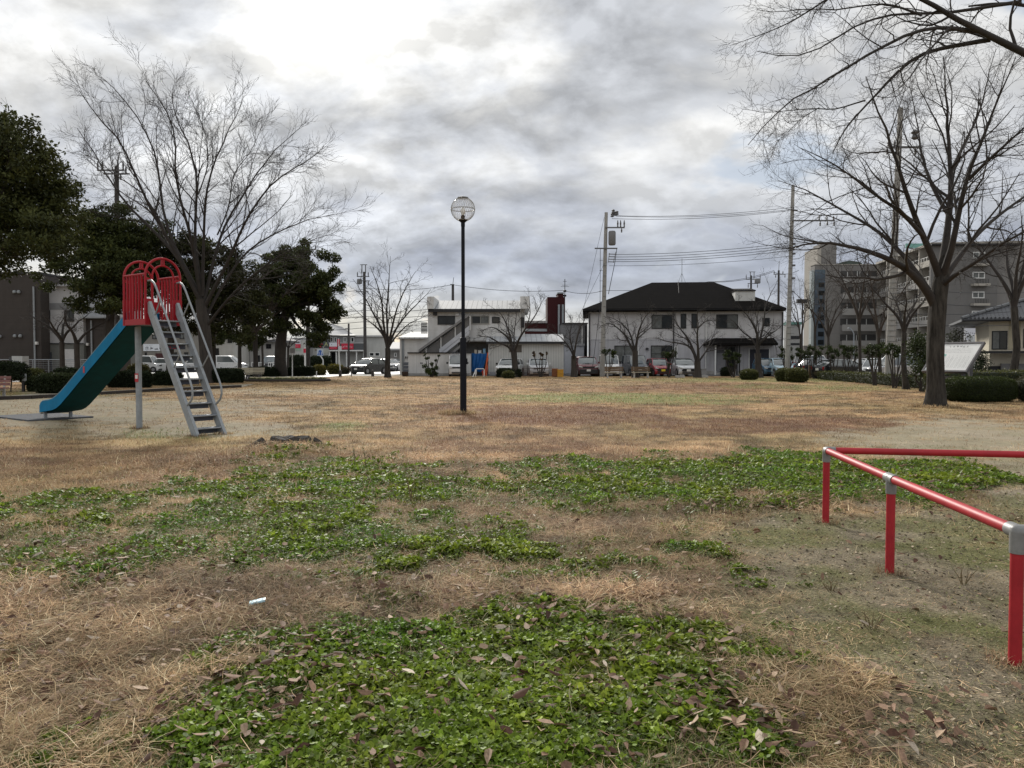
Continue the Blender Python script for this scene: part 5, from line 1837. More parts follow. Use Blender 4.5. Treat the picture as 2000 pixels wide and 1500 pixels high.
V, q, c = leafcloud([(a_, b_, .24) for a_, b_, _ in cs[:150]], [(.11, .11, .04)] * 150, 1500, .05, (.42, .38, .20), (.75, .68, .48))
link('blossoms', np_mesh('blossoms', V - np.array(org(fb)), [q], c), mat_attr('petals', .6, .2, .2), fb)['kind'] = 'stuff'
# ================================================================ buildings
M_GLASS = mat('window_glass', (.014, .016, .018), .10, .4, 1.5, spec=.28)
M_GLASSL = mat('curtained_glass', (.115, .12, .115), .25, .35, 2.5, spec=.25)
M_FRAMED = mat('dark_frame', (.010, .010, .011), .6, .2, 8)
M_FRAMEW = mat('white_frame', (.62, .62, .60), .5, .08, 8)
M_HWALL = mat('pale_siding', (.50, .49, .49), .85, .06, 2, lines=(0, .91, .025, .45), dirt=.22)
M_HWALLL = mat('grey_siding', (.40, .395, .41), .85, .06, 2, lines=(0, .91, .03, .5), dirt=.3)
M_ROOFD = mat('dark_roof', (.0095, .0085, .008), .95, .35, 4, spec=.05, lines=(2, .19, .03, .55), dirt=.3)
M_TIN = mat('tin_roof', (.36, .37, .38), .7, .15, 2, metal=.0, spec=.2, lines=(0, .46, .06, .6))
M_BLK = mat('black_trim', (.018, .018, .02), .6, .2, 6)


def wallbox(mb, px0, py0, px1, py1, D, th):
    """box whose front face stands at depth D between the bearings px0..px1, from drop py1 (bottom) to py0 (top)"""
    mb.box(X(px0, D), X(px1, D), D, D + th, Z(py1, D), Z(py0, D))
    return mb


def window(root, px0, py0, px1, py1, D, n=2, fm=None, pm=None, fw=.07, pr=.05, name='window', rows=1):
    fm = fm or M_FRAMED
    x0, x1, z0, z1 = X(px0, D), X(px1, D), Z(py1, D), Z(py0, D)
    mb = MB()
    y0, y1 = D - pr, D - .003
    mb.box(x0, x1, y0, y1, z1 - fw, z1)
    mb.box(x0, x1, y0 - .03, y1, z0, z0 + fw)
    mb.box(x0, x0 + fw, y0, y1, z0 + fw, z1 - fw)
    mb.box(x1 - fw, x1, y0, y1, z0 + fw, z1 - fw)
    for k in range(1, n):
        xm = x0 + (x1 - x0) * k / n
        mb.box(xm - fw * .4, xm + fw * .4, y0 + .006, y1, z0 + fw, z1 - fw)
    for k in range(1, rows):
        zm = z0 + (z1 - z0) * k / rows
        mb.box(x0 + fw, x1 - fw, y0 + .012, y1, zm - fw * .35, zm + fw * .35)
    o = part(name, mb, fm, root)
    pms = pm if isinstance(pm, (list, tuple)) else [pm or M_GLASS] * n
    for k in range(n):
        a = x0 + fw * .6 + (x1 - x0 - fw * 1.2) * k / n
        b = x0 + fw * .6 + (x1 - x0 - fw * 1.2) * (k + 1) / n
        part('pane', MB().box(a, b, D - .018 - .008 * (k % 2), D - .006, z0 + fw * .6, z1 - fw * .6), pms[k], o)
    return o


def hip_roof(mb, x0, x1, y0, y1, z, xr0, xr1, yr, zr, t=.22):
    v = [(x0, y0, z), (x1, y0, z), (x1, y1, z), (x0, y1, z), (xr0, yr, zr), (xr1, yr, zr), (x0, y0, z - t), (x1, y0, z - t), (x1, y1, z - t), (x0, y1, z - t)]
    return mb.add(v, [(0, 1, 5, 4), (1, 2, 5), (2, 3, 4, 5), (3, 0, 4), (0, 6, 7, 1), (1, 7, 8, 2), (2, 8, 9, 3), (3, 9, 6, 0), (6, 9, 8, 7)])


# ---------- white house with dark hipped roof
D = 72.0
hs = thing('house', 'two-storey pale house with big dark hipped roof behind the parked cars', 'house', (X(1150, D), D, 0), None, R(-5.5))
hs.scale.x = .972
xa, xb = X(1150, D), X(1529, D)
zm, ze = Z(663, D), Z(609, D)
part('lower_wall', MB().box(xa, xb, D, D + 11, -.1, zm), M_HWALLL, hs)
part('upper_wall', MB().box(xa - .015, xb + .015, D - .015, D + 11.01, zm, ze + .12), M_HWALL, hs)
part('band', MB().box(xa - .03, xb + .03, D - .035, D + .0, zm - .05, zm + .03), M_HWALLL, hs)
part('plinth', MB().box(xa - .02, xb + .02, D - .04, D, -.1, .35), M_CONC, hs)
mb = MB()
hip_roof(mb, X(1139, D - .8), X(1536, D - .8), D - .8, D + 11.8, ze + .22, X(1264, D + 5.5), X(1384, D + 5.5), D + 5.5, Z(553, D + 5.5), .26)
rf = part('roof', mb, M_ROOFD, hs)
mb = MB()
Dc = D + .8
mb.box(X(1435, Dc), X(1473, Dc), Dc, Dc + 1.9, Z(599, Dc), Z(571, Dc))
part('roof_box', mb, mat('roof_box_white', (.50, .50, .48), .8, .08, 3), rf)
mb = MB().box(X(1433.5, Dc), X(1474, Dc), Dc - .12, Dc + 2.0, Z(571, Dc), Z(569.4, Dc))
mb.add([(X(1433.5, Dc), Dc - .12, Z(569.4, Dc) + .003), (X(1474, Dc), Dc - .12, Z(569.4, Dc) + .003), (X(1474, Dc), Dc + 2, Z(562.5, Dc)), (X(1433.5, Dc), Dc + 2, Z(562.5, Dc))], [(0, 1, 2, 3)])
part('roof_box_lid', mb, M_ROOFD, rf)
mb = MB()
for k in range(2):
    mb.bar((X(1139, D - .85), D - .87, ze + .12 - k * .0), (X(1536, D - .85), D - .87, ze + .12), .08, .12)
part('gutter', mb, M_BLK, hs)
window(hs, 1274, 615.5, 1315, 642.5, D - .015, 2, pm=[M_GLASSL, M_GLASS])
window(hs, 1331, 614, 1342, 642, D - .015, 1)
window(hs, 1352, 614, 1363, 642, D - .015, 1)
window(hs, 1400, 615.5, 1442, 642.5, D - .015, 2, pm=[M_GLASS, M_GLASSL])
window(hs, 1489, 622.5, 1503, 638.5, D - .015, 1)
window(hs, 1201, 675, 1242, 707, D, 2, pm=[M_GLASSL, M_GLASSL])
window(hs, 1273, 675, 1315, 707, D, 2, pm=[M_GLASSL, M_GLASS], rows=2)
window(hs, 1319, 677, 1325, 722, D, 1, fm=M_FRAMEW, pm=[M_GLASSL], name='door')
for px, m_ in ((1317.5, M_BLK), (1380.5, M_FRAMEW), (1151.5, M_BLK), (1527, M_BLK), (1248.5, M_FRAMEW)):
    zt = Z(612, D) if px != 1248.5 else Z(678, D)
    part('downpipe', MB().tube([(X(px, D), D - .09, .2), (X(px, D), D - .09, zt)], .055, 8), m_, hs)
part('vent_hood', MB().lathe((X(1265.5, D), D - .09, Z(683, D)), [(.15, 0), (.15, .12), (.04, .18)], 10), M_BLK, hs)
# entrance canopy on posts, recess shade painted on a flat sheet, doors
mb = MB()
hip_roof(mb, X(1384, D - 1.7), X(1523, D - 1.7), D - 1.7, D + .1, Z(671, D - 1.7), X(1397, D), X(1511, D), D + .05, Z(660.5, D), .18)
part('canopy', mb, M_ROOFD, hs)
for px in (1401, 1443, 1447.5):
    part('canopy_post', MB().box(X(px, D - 1.4), X(px, D - 1.4) + .12, D - 1.4, D - 1.28, 0, Z(671, D - 1.4)), M_FRAMED if px > 1440 else M_FRAMEW, hs)
mb = MB()
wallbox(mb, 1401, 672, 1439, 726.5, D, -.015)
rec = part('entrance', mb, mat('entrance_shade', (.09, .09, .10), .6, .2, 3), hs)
part('entrance_door', MB().box(X(1402.5, D), X(1418, D), D - .06, D - .016, .2, Z(690, D)), mat('grey_door', (.20, .20, .21), .5, .15, 4), hs)
part('entrance_window', MB().box(X(1421, D), X(1438, D), D - .05, D - .016, .25, Z(678, D)), M_GLASS, hs)
dm = mat('navy_door', (.012, .014, .026), .55, .25, 5)
for a, b in ((1465, 1483.3), (1483.7, 1502)):
    part('garage_door', MB().box(X(a, D), X(b, D), D - .06, D - .004, .22, Z(682.6, D)), dm, hs)
mb = MB()
mb.box(X(1463, D), X(1465, D), D - .09, D - .003, .18, Z(681, D)).box(X(1502, D), X(1504, D), D - .09, D - .003, .18, Z(681, D)).box(X(1463, D), X(1504, D), D - .15, D - .003, .06, .18)
part('door_frame', mb, M_FRAMEW, hs)
mb = MB()
ta = at(1323.5, 553, D + 5.5)
mb.tube([ta + Vector((0, 0, .05)), ta + Vector((0, 0, 2.35))], .03, 5)
mb.bar(ta + Vector((-.3, 0, 2.0)), ta + Vector((.3, 0, 2.0)), .02, .02)
mb.bar(ta + Vector((-.2, 0, 2.2)), ta + Vector((.2, 0, 2.2)), .02, .02)
for k in (-.6, .6):
    mb.tube([ta + Vector((0, 0, .9)), ta + Vector((k * .6, 0, -.02))], .015, 4)
part('antenna', mb, M_GALV, hs)

# ---------- two-storey white block with outside stair
D = 69.5
M_WB = mat('off_white_render', (.60, .595, .58), .9, .07, 2, lines=(2, 1.35, .02, .3), dirt=.32)
wb = thing('building', 'white two-storey block with a diagonal outside stair and tin roof', 'building', (X(930, D), D, 0))
xa, xb = X(836, D), X(1025, D)
part('wall', MB().box(xa, xb, D, D + 9, -.1, Z(604, D)), M_WB, wb)
mb = MB()
z0, z1 = Z(603, D - .5), Z(587, D + 4)
mb.add([(X(838, D), D - .5, z0), (X(1016, D), D - .5, z0), (X(1016, D), D + 4, z1), (X(838, D), D + 4, z1), (X(838, D), D - .5, z0 - .16), (X(1016, D), D - .5, z0 - .16), (X(1016, D), D + 9, z0 - .16), (X(838, D), D + 9, z0 - .16), (X(1016, D), D + 9, z0), (X(838, D), D + 9, z0)],
       [(0, 1, 2, 3), (0, 4, 5, 1), (3, 2, 8, 9), (4, 7, 6, 5), (1, 5, 6, 8, 2), (0, 3, 9, 7, 4)])
part('roof', mb, mat('ribbed_tin_roof', (.33, .335, .34), .75, .15, 2, spec=.15, lines=(0, .46, .07, .65)), wb)
part('eaves', MB().box(X(837.5, D), X(1016.5, D), D - .56, D - .44, z0 - .3, z0 - .03), M_BLK, wb)
for a, b, tp in ((836.3, 849, 580.5), (1016, 1034, 580)):
    part('parapet', MB().box(X(a, D), X(b, D), D - .7, D + 9.02, Z(604, D), Z(tp, D)), M_WB, wb)
window(wb, 855, 617, 889, 634, D, 2)
window(wb, 921, 616.5, 956, 633, D, 2, fm=mat('grey_frame', (.30, .29, .26), .5, .1, 6), pm=[M_GLASS, M_GLASSL])
window(wb, 961, 619, 976, 631, D, 1, pm=[mat('brown_glass', (.05, .045, .038), .2, .2, 3)])
for a, b in ((847, 854), (890, 897)):
    part('vent_box', MB().box(X(a, D), X(b, D), D - .3, D - .002, Z(616.5, D), Z(610, D)), M_FRAMED if a < 850 else M_WB, wb)
# balcony end at the right
part('balcony', MB().box(X(1017, D), X(1024, D), D - .35, D - .002, Z(640, D), Z(620, D)), M_FRAMED, wb)
# stair: sloping parapet, shaded flight, pale underside
x0, x1 = X(822, D), X(918.5, D)
zb, zt = Z(688, D), Z(616, D)
Ds = D - 1.6


def slope(mb, p, q, hgt, y0, y1):
    (xa_, za), (xb_, zb_) = p, q
    vs = [(xa_, y0, za), (xb_, y0, zb_), (xb_, y0, zb_ + hgt), (xa_, y0, za + hgt), (xa_, y1, za), (xb_, y1, zb_), (xb_, y1, zb_ + hgt), (xa_, y1, za + hgt)]
    return mb.add(vs, [(0, 1, 2, 3), (7, 6, 5, 4), (0, 4, 5, 1), (1, 5, 6, 2), (2, 6, 7, 3), (3, 7, 4, 0)])


M_STG = mat('stair_grey', (.135, .13, .125), .85, .12, 3)
M_STB = mat('stair_roof', (.20, .195, .19), .8, .1, 3)
mb = MB()
slope(mb, (x0, Z(688, Ds)), (x1, Z(617, Ds)), .22, Ds - .1, D - .01)
part('stair_roof', mb, M_STB, wb)
mb = MB()
mb.add([(X(826, Ds), Ds + .2, Z(688, Ds)), (X(918.5, Ds), Ds + .2, Z(618.5, Ds)), (X(918.5, Ds), Ds + .2, Z(645, Ds)), (X(862, Ds), Ds + .2, Z(688, Ds))], [(0, 3, 2, 1)])
part('stair_screen', mb, M_STG, wb)
mb = MB()
for px in (832, 861, 889, 918):
    f = (px - 822) / 96.5
    zt_ = Z(688 - 71 * f, Ds) + .05
    zb_ = Z(min(688, 688 - 43 * (px - 862) / 56.5), Ds)
    mb.box(X(px, Ds) - .04, X(px, Ds) + .04, Ds + .1, Ds + .19, zb_, zt_)
part('stair_post', mb, M_FRAMEW, wb)
mb = MB()
slope(mb, (X(858, Ds), Z(691, Ds)), (x1, Z(645, Ds)), -.0 + .42, Ds, Ds + .14)
slope(mb, (X(864, Ds), Z(694, Ds)), (x1, Z(652, Ds)), .30, Ds + .02, Ds + .12)
part('stair_balustrade', mb, mat('stair_white', (.47, .48, .51), .7, .08, 3), wb)
mb = MB()
slope(mb, (X(886, Ds), Z(690, Ds)), (x1, Z(664, Ds)), .28, Ds - .02, D - .01)
part('stair_stringer', mb, M_STB, wb)
part('stair_landing', MB().box(x1 + .003, X(955, D), Ds, D - .005, Z(667, Ds), Z(665, Ds)), M_STB, wb)
mb = MB()
mb.box(X(895, D), X(954, D), D - .02, D - .004, .0, Z(668.5, D))
part('carport_shade_sheet', mb, mat('carport_shade', (.16, .155, .15), .9, .2, 3), wb)  # thin dark sheet: shade under the carport put into its colour
# lean-to on the left
part('annex', MB().box(X(781.5, D), xa - .003, D - .2, D + 7, -.1, Z(659, D)), M_WB, wb)
mb = MB()
mb.add([(X(780, D), D - .5, Z(659, D)), (X(836.3, D), D - .5, Z(659, D)), (X(836.3, D), D + 5, Z(648, D + 5)), (X(789, D), D + 5, Z(648, D + 5)), (X(780, D), D - .5, Z(659, D) - .15), (X(836.3, D), D - .5, Z(659, D) - .15)],
       [(0, 1, 2, 3), (0, 4, 5, 1)])
part('annex_roof', mb, M_TIN, wb)
for px in (786.5, 789):
    part('downpipe', MB().tube([(X(px, D), D - .28, .1), (X(px, D), D - .28, Z(662, D))], .05, 6), M_GALV, wb)
for px in (792, 796):
    part('meter_box', MB().box(X(px, D - .2), X(px + 1.7, D - .2), D - .3, D - .203, Z(700, D), Z(696, D)), M_FRAMED, wb)
mb = MB()
for px in np.linspace(824.5, 835, 6):
    mb.tube([(X(px, D), D - .4, Z(652, D)), (X(px, D), D - .4, Z(630.5, D))], .035, 5)
for py in (631, 638, 645):
    mb.tube([(X(824, D), D - .4, Z(py, D)), (X(835.5, D), D - .4, Z(py, D))], .035, 5)
part('railing', mb, M_FRAMED, wb)

# low white shed in front of it
D = 68.0 - 1.6
ls = thing('shed', 'long low white storage shed with dark flat lid before the stair block', 'shed', (X(850, D), D, 0))
part('wall', MB().box(X(797, D), X(919, D), D, D + 1.1, .0, Z(690.3, D)), mat('shed_white', (.63, .625, .61), .8, .06, 2, lines=(0, 1.62, .03, .4), dirt=.25), ls)
part('roof', MB().box(X(796, D), X(920, D), D - .15, D + 1.2, Z(690.2, D), Z(688, D)), M_BLK, ls)
for px in (821, 823.7):
    part('vent', MB().box(X(px, D), X(px + 1.7, D), D - .03, D - .003, Z(710.5, D), Z(708, D)), M_FRAMED, ls)
part('plinth', MB().box(X(797.5, D), X(919, D), D - .03, D - .003, -.05, .22), M_CONC, ls)

# ribbed shed
D = 67.6
rs = thing('shed', 'pale ribbed metal shed with bright tin roof behind the white cars', 'shed', (X(1027, D), D, 0))
part('wall', MB().box(X(954, D), X(1101, D), D, D + 6, .0, Z(668, D)), mat('ribbed_siding', (.50, .495, .465), .7, .06, 2, lines=(0, .22, .045, .35), dirt=.15), rs)
mb = MB()
xa, xb = X(950, D), X(1103, D)
zE, zR = Z(667, D - .4), Z(652.5, D + 3)
mb.add([(xa, D - .4, zE), (xb, D - .4, zE), (xb, D + 3, zR), (xa, D + 3, zR), (xb, D + 6.4, zE), (xa, D + 6.4, zE)], [(0, 1, 2, 3), (3, 2, 4, 5)])
part('roof', mb, M_TIN, rs)
part('eaves', MB().box(xa, xb, D - .42, D - .3, zE - .2, zE - .01), M_BLK, rs)
part('plinth', MB().box(X(954, D), X(1101, D), D - .03, D - .002, -.05, .32), mat('plinth_grey', (.30, .305, .31), .8, .1, 3), rs)
part('window', MB().box(X(994.5, D), X(1019, D), D - .05, D - .003, Z(688, D), Z(674, D)), mat('boarded_brown', (.09, .075, .06), .7, .2, 3), rs)
part('downpipe', MB().tube([(X(955, D), D - .07, .1), (X(955, D), D - .07, zE - .1)], .05, 6), M_FRAMEW, rs)

# tarp hung under the carport
D = 67.9
mb = MB()
rows = []
for j in range(9):
    z = Z(726, D) + (Z(690.5, D) - Z(726, D)) * j / 8
    xr = 951 - 9 * (1 - j / 8) ** 1.2
    rows.append([(X(921, D) + (X(xr, D) - X(921, D)) * i / 16, D + .06 * math.sin(i * 1.3 + j * .4) + .03 * math.sin(i * 2.9), z + .03 * math.sin(i * .9)) for i in range(17)])
mb.grid(rows)
solo('blue_tarp', mb, mat('tarp_blue', (.010, .10, .31), .45, .2, 3, bump=.3, bscale=9), 'bright blue tarpaulin hung over the carport beside the ribbed shed', 'tarp', (X(936, D), D, 0), smooth=True)
for i, (px, w_, c_, h_) in enumerate(((929, 5, (.40, .36, .30), 6), (937, 6, (.55, .55, .53), 5), (946, 5, (.20, .36, .50), 8))):
    Db = 68.1
    mb = MB().box(X(px - w_ / 2, Db), X(px + w_ / 2, Db), Db, Db + .3, Z(690, Db), Z(690 - h_, Db))
    mb.box(X(px - w_ / 2 - .4, Db), X(px + w_ / 2 + .4, Db), Db - .02, Db + .32, Z(690 - h_, Db), Z(690 - h_, Db) + .04)
    solo('storage_box', mb, mat('box_%s' % 'abc'[i], c_, .6), ['beige storage box above the left of the blue tarp', 'white storage box above the middle of the blue tarp', 'light blue storage box above the right of the blue tarp'][i], 'box', (X(px, Db), Db, Z(690, Db)))
mb = MB().box(X(921, 68.1), X(951, 68.1), 68.05, 68.6, Z(691, 68.1), Z(690.1, 68.1))
for px in (921.5, 950.5):
    mb.box(X(px, 68.1) - .04, X(px, 68.1) + .04, 68.3, 68.4, -.05, Z(691, 68.1))
solo('storage_rack', mb, M_GALV, 'grey rack behind the blue tarp carrying storage boxes', 'rack', (X(936, 68.1), 68.1, 0))

# ---------- dark red tower and its low wing
D = 82.0
M_DRED = mat('dark_red_render', (.042, .012, .013), .9, .12, 2, spec=.15, dirt=.25)
rt = thing('building', 'dark red windowless tower with a low wing behind the tin-roofed shed', 'building', (X(1085, D), D, 0))
part('tower', MB().box(X(1069, D), X(1103.5, D), D, D + 4.5, 0, Z(580, D)), M_DRED, rt)
part('tower_top', MB().box(X(1089.5, D), X(1100, D), D - .01, D + 3, Z(581, D), Z(573.5, D)), M_DRED, rt)
part('tower_cap', MB().box(X(1088.5, D), X(1101, D), D - .1, D + 3.1, Z(573.4, D), Z(571, D)), M_GALV, rt)
part('wing', MB().box(X(1024, D), X(1068.8, D), D + .2, D + 7, 0, Z(631, D)), M_DRED, rt)
part('wing_roof', MB().box(X(1023, D), X(1069, D), D, D + 7.2, Z(631, D), Z(626.5, D)), mat('wing_roof_grey', (.28, .27, .27), .7, .1, 3, lines=(0, .4, .08, .5)), rt)
part('wing_band', MB().box(X(1024, D), X(1068.6, D), D + .16, D + .2, Z(647, D), Z(642, D)), M_GALV, rt)
for px in (1091.5, 1099):
    part('flue_pipe', MB().tube([(X(px, D), D - .12, 2), (X(px, D), D - .12, Z(595, D))], .12, 8), M_GALV, rt)
mb = MB()
ta = at(1103.5, 573, D)
mb.tube([ta + Vector((0, .3, -1.2)), ta + Vector((0, .3, 1.55))], .04, 5)
for dz, w_ in ((.75, .45), (.9, .3), (1.3, .2)):
    mb.bar(ta + Vector((-w_, .3, dz)), ta + Vector((w_, .3, dz)), .03, .03)
mb.lathe(ta + Vector((0, .25, .15)), [(.05, 0), (.17, .05), (.17, .2), (.05, .25)], 8)
mb.lathe(ta + Vector((0, .25, -.35)), [(.05, 0), (.17, .05), (.17, .2), (.05, .25)], 8)
part('antenna', mb, M_FRAMED, rt)

# ---------- grey house between tower and pale house
D = 78.0
gh = thing('building', 'plain grey building in the gap between red tower and pale house', 'building', (X(1125, D), D, 0))
part('wall', MB().box(X(1098, D), X(1147, D), D, D + 7, 0, Z(632.5, D)), mat('mid_grey_siding', (.205, .205, .21), .85, .08, 2, lines=(2, .4, .03, .35)), gh)
part('roof', MB().box(X(1097, D), X(1148, D), D - .2, D + 7.2, Z(632.4, D), Z(630.5, D)), M_BLK, gh)
part('lower_wall', MB().box(X(1101, D), X(1136.5, D), D - 2.2, D - .003, 0, Z(676, D)), mat('white_blue_siding', (.46, .48, .53), .7, .08, 2), gh)
part('lower_roof', MB().box(X(1100, D), X(1137.5, D), D - 2.4, D - .003, Z(675.9, D), Z(672, D)), M_TIN, gh)
part('drainpipe', MB().tube([(X(1137, D), D - .1, 0), (X(1137, D), D - .1, Z(636, D))], .08, 6), M_FRAMEW, gh)
part('drainpipe', MB().tube([(X(1143.5, D), D - .1, 0), (X(1143.5, D), D - .1, Z(636, D))], .08, 6), M_BLK, gh)

# ---------- low grey house left of the white block
D = 96.0
lg = thing('house', 'low grey house seen between the pole and the white block', 'house', (X(768, D), D, 0))
part('wall', MB().box(X(756, D), X(792, D), D, D + 8, 0, Z(681, D)), mat('brown_grey', (.20, .19, .18), .9, .1, 2), lg)
mb = MB()
mb.add([(X(754, D), D - .6, Z(681, D)), (X(793, D), D - .6, Z(681, D)), (X(793, D + 5), D + 5, Z(668, D + 5)), (X(757, D + 5), D + 5, Z(668, D + 5)), (X(754, D), D - .6, Z(681, D) - .2), (X(793, D), D - .6, Z(681, D) - .2)], [(0, 1, 2, 3), (0, 4, 5, 1)])
part('roof', mb, mat('pale_grey_roof', (.36, .36, .36), .8, .1, 3), lg)
window(lg, 770, 689, 775, 697, D, 1, fm=M_FRAMEW, pm=[M_GLASSL])

# ---------- grey shop building at the junction
D = 132.0
sh = thing('shop_building', 'grey two-storey shop building with red signs across the junction', 'shop', (X(650, D), D, 0))
M_SHG = mat('dark_grey_siding', (.085, .09, .095), .85, .08, .8, lines=(2, .45, .05, .25))
M_SHL = mat('shop_pale', (.42, .42, .40), .85, .08, .8, dirt=.2)
M_SHM = mat('shop_mid', (.27, .27, .27), .85, .08, .8, dirt=.2)
part('gable_wall', MB().box(X(604, D), X(643, D), D, D + 12, Z(680, D), Z(653, D)), M_SHG, sh)
mb = MB()
mb.prism([(X(598, D), Z(654.5, D)), (X(645, D), Z(654.5, D)), (X(620, D), Z(638, D))], 'y', D + .02, D + 9)
part('gable', mb, M_SHG, sh)
mb = MB().box(X(597, D), X(645, D), D - .3, D - .003, Z(655, D), Z(652, D))
part('fascia', mb, M_FRAMEW, sh)
part('gable_base', MB().box(X(604, D), X(643, D), D - .1, D + 12, 0, Z(680.1, D)), M_SHL, sh)
mb = MB()
zc_ = Z(653.5, D)
mb.add([(X(620, D), D - .4, Z(637, D)), (X(646, D), D - .4, Z(654.5, D)), (X(697, D), D - .4, Z(654.5, D)), (X(690, D + 6), D + 6, Z(653, D + 6)), (X(668, D + 6), D + 6, Z(638, D + 6)), (X(640, D + 6), D + 6, Z(630, D + 6))],
       [(0, 1, 2, 3, 4, 5)])
part('roof', mb, mat('pale_roof', (.46, .455, .45), .8, .08, .5, lines=(2, .5, .05, .2)), sh)
part('upper_wall', MB().box(X(643.2, D), X(712, D), D + .6, D + 12, Z(684, D), Z(655, D)), M_SHM, sh)
part('lower_wall', MB().box(X(643.2, D), X(712, D), D + 1.6, D + 12, 0, Z(684.1, D)), M_SHL, sh)
part('balcony', MB().box(X(643.4, D), X(712, D), D - .4, D + .58, Z(683.5, D), Z(670.5, D)), M_SHG, sh)
part('balcony_rail', MB().box(X(643.4, D), X(712, D), D - .45, D - .3, Z(670.4, D), Z(669.6, D)), M_FRAMEW, sh)
part('balcony_edge', MB().box(X(643.4, D), X(712, D), D - .5, D + .6, Z(686, D), Z(683.6, D)), M_FRAMEW, sh)
part('side_wing', MB().box(X(712.1, D), X(750, D), D + .8, D + 12, 0, Z(657.5, D)), M_SHL, sh)
part('wing_roof', MB().box(X(693, D), X(751, D), D + .3, D + 12.3, Z(657.4, D), Z(654.7, D)), MATS['pale_roof'], sh)
for a, b, k in ((645.5, 651, 1), (653, 658, 1), (670.5, 677, 2), (685.5, 692, 1), (712.6, 715, 1)):
    window(sh, a, 658.5, b, 668.5, D + .6 if b < 712 else D + .8, k, fm=M_FRAMEW, pm=[M_GLASS] * k, fw=.12)
for a, b in ((645, 656), (721, 731), (732, 742)):
    window(sh, a, 688, b, 712 if b < 700 else 696, (D + 1.6) if b < 700 else D + .8, 1, fm=M_FRAMEW if b > 700 else M_FRAMED, fw=.12)
mb = MB()
for px in (644.5, 657.5, 677.5, 697, 711):
    mb.box(X(px, D) - .09, X(px, D) + .09, D - .3, D - .1, 0, Z(686.2, D))
part('colonnade', mb, M_FRAMEW, sh)
M_SRED = mat('sign_red', (.48, .02, .05), .5, .08, 2)
M_SWHT = mat('sign_white', (.62, .62, .66), .5, .05, 2)
M_SGRN = mat('sign_yellowgreen', (.42, .45, .2), .5, .05, 2)
M_INK = mat('sign_ink', (.03, .035, .05), .6, .1, 20)
sg = part('shop_sign', MB().box(X(668.5, D), X(691.5, D), D - .55, D - .41, Z(682.5, D), Z(671, D)), M_SRED, sh)
marks('lettering', 5, .36, (X(680, D), D - .56, Z(676.7, D)), M_SWHT, sg, seed=4, fill=1.1)
sg = part('shop_sign', MB().box(X(645, D), X(659.7, D), D - .55, D - .41, Z(677, D), Z(669.3, D)), M_SWHT, sh)
marks('lettering', 1, .42, (X(649.5, D), D - .56, Z(673, D)), M_INK, sg, seed=6, fill=.5)
sg = part('shop_sign', MB().box(X(645, D), X(660, D), D - .55, D - .41, Z(682.3, D), Z(677.1, D)), M_SRED, sh)
marks('lettering', 6, .17, (X(652.5, D), D - .56, Z(679.6, D)), M_SWHT, sg, seed=8)
mb = MB()
mb.prism([(X(619.5, D), Z(671.6, D)), (X(631, D), Z(671.6, D)), (X(628.5, D), Z(675.3, D)), (X(627, D), Z(679, D)), (X(625.5, D), Z(679, D)), (X(623, D), Z(675.3, D))], 'y', D - .14, D - .004)
sg = part('shop_sign', mb, M_SRED, sh)
part('sign_stripe', MB().box(X(621.5, D), X(629.5, D), D - .16, D - .142, Z(674.2, D), Z(673.2, D)), mat('sign_pink', (.6, .2, .22), .5), sg)
letters('lettering', '+', .8, (X(604.8, D), D - .03, Z(671.6, D)), M_SWHT, sh)
letters('lettering', '2', 1.0, (X(608.5, D), D - .03, Z(672, D)), M_SWHT, sh)
letters('lettering', '1', 1.0, (X(613.5, D), D - .03, Z(672, D)), M_SWHT, sh)
letters('lettering', 'A', 1.05, (X(637.5, D), D - .03, Z(672.8, D)), M_SGRN, sh)
part('notice_board', MB().box(X(616, D), X(624, D), D - .16, D - .103, Z(685, D), Z(682, D)), mat('notice_brown', (.22, .18, .13), .7), sh)
part('notice_board', MB().box(X(632, D), X(642.5, D), D - .16, D - .103, Z(690, D), Z(683, D)), mat('notice_cream', (.42, .42, .36), .7), sh)
# second shop part, further left behind the trunk
D = 128.0
s2 = thing('shop_building', 'low pale shop with red and white sign left of the grey shop', 'shop', (X(575, D), D, 0))
part('wall', MB().box(X(545, D), X(599, D), D, D + 10, 0, Z(660, D)), M_SHM, s2)
part('front', MB().box(X(563, D), X(599.5, D), D - .2, D - .004, 0, Z(664, D)), M_SHL, s2)
sg = part('shop_sign', MB().box(X(567, D), X(588, D), D - .4, D - .21, Z(672, D), Z(664.5, D)), M_SWHT, s2)
sg = part('shop_sign', MB().box(X(566, D), X(588, D), D - .42, D - .21, Z(679.5, D), Z(672.1, D)), M_SRED, s2)
marks('lettering', 5, .22, (X(578, D), D - .43, Z(675.8, D)), M_SWHT, sg, seed=9)
part('shop_banner', MB().box(X(574, D), X(589, D), D - .3, D - .21, Z(684.5, D), Z(681, D)), mat('banner_green', (.30, .42, .33), .6), s2)
window(s2, 548, 690, 562, 712, D, 2, fm=M_FRAMED)

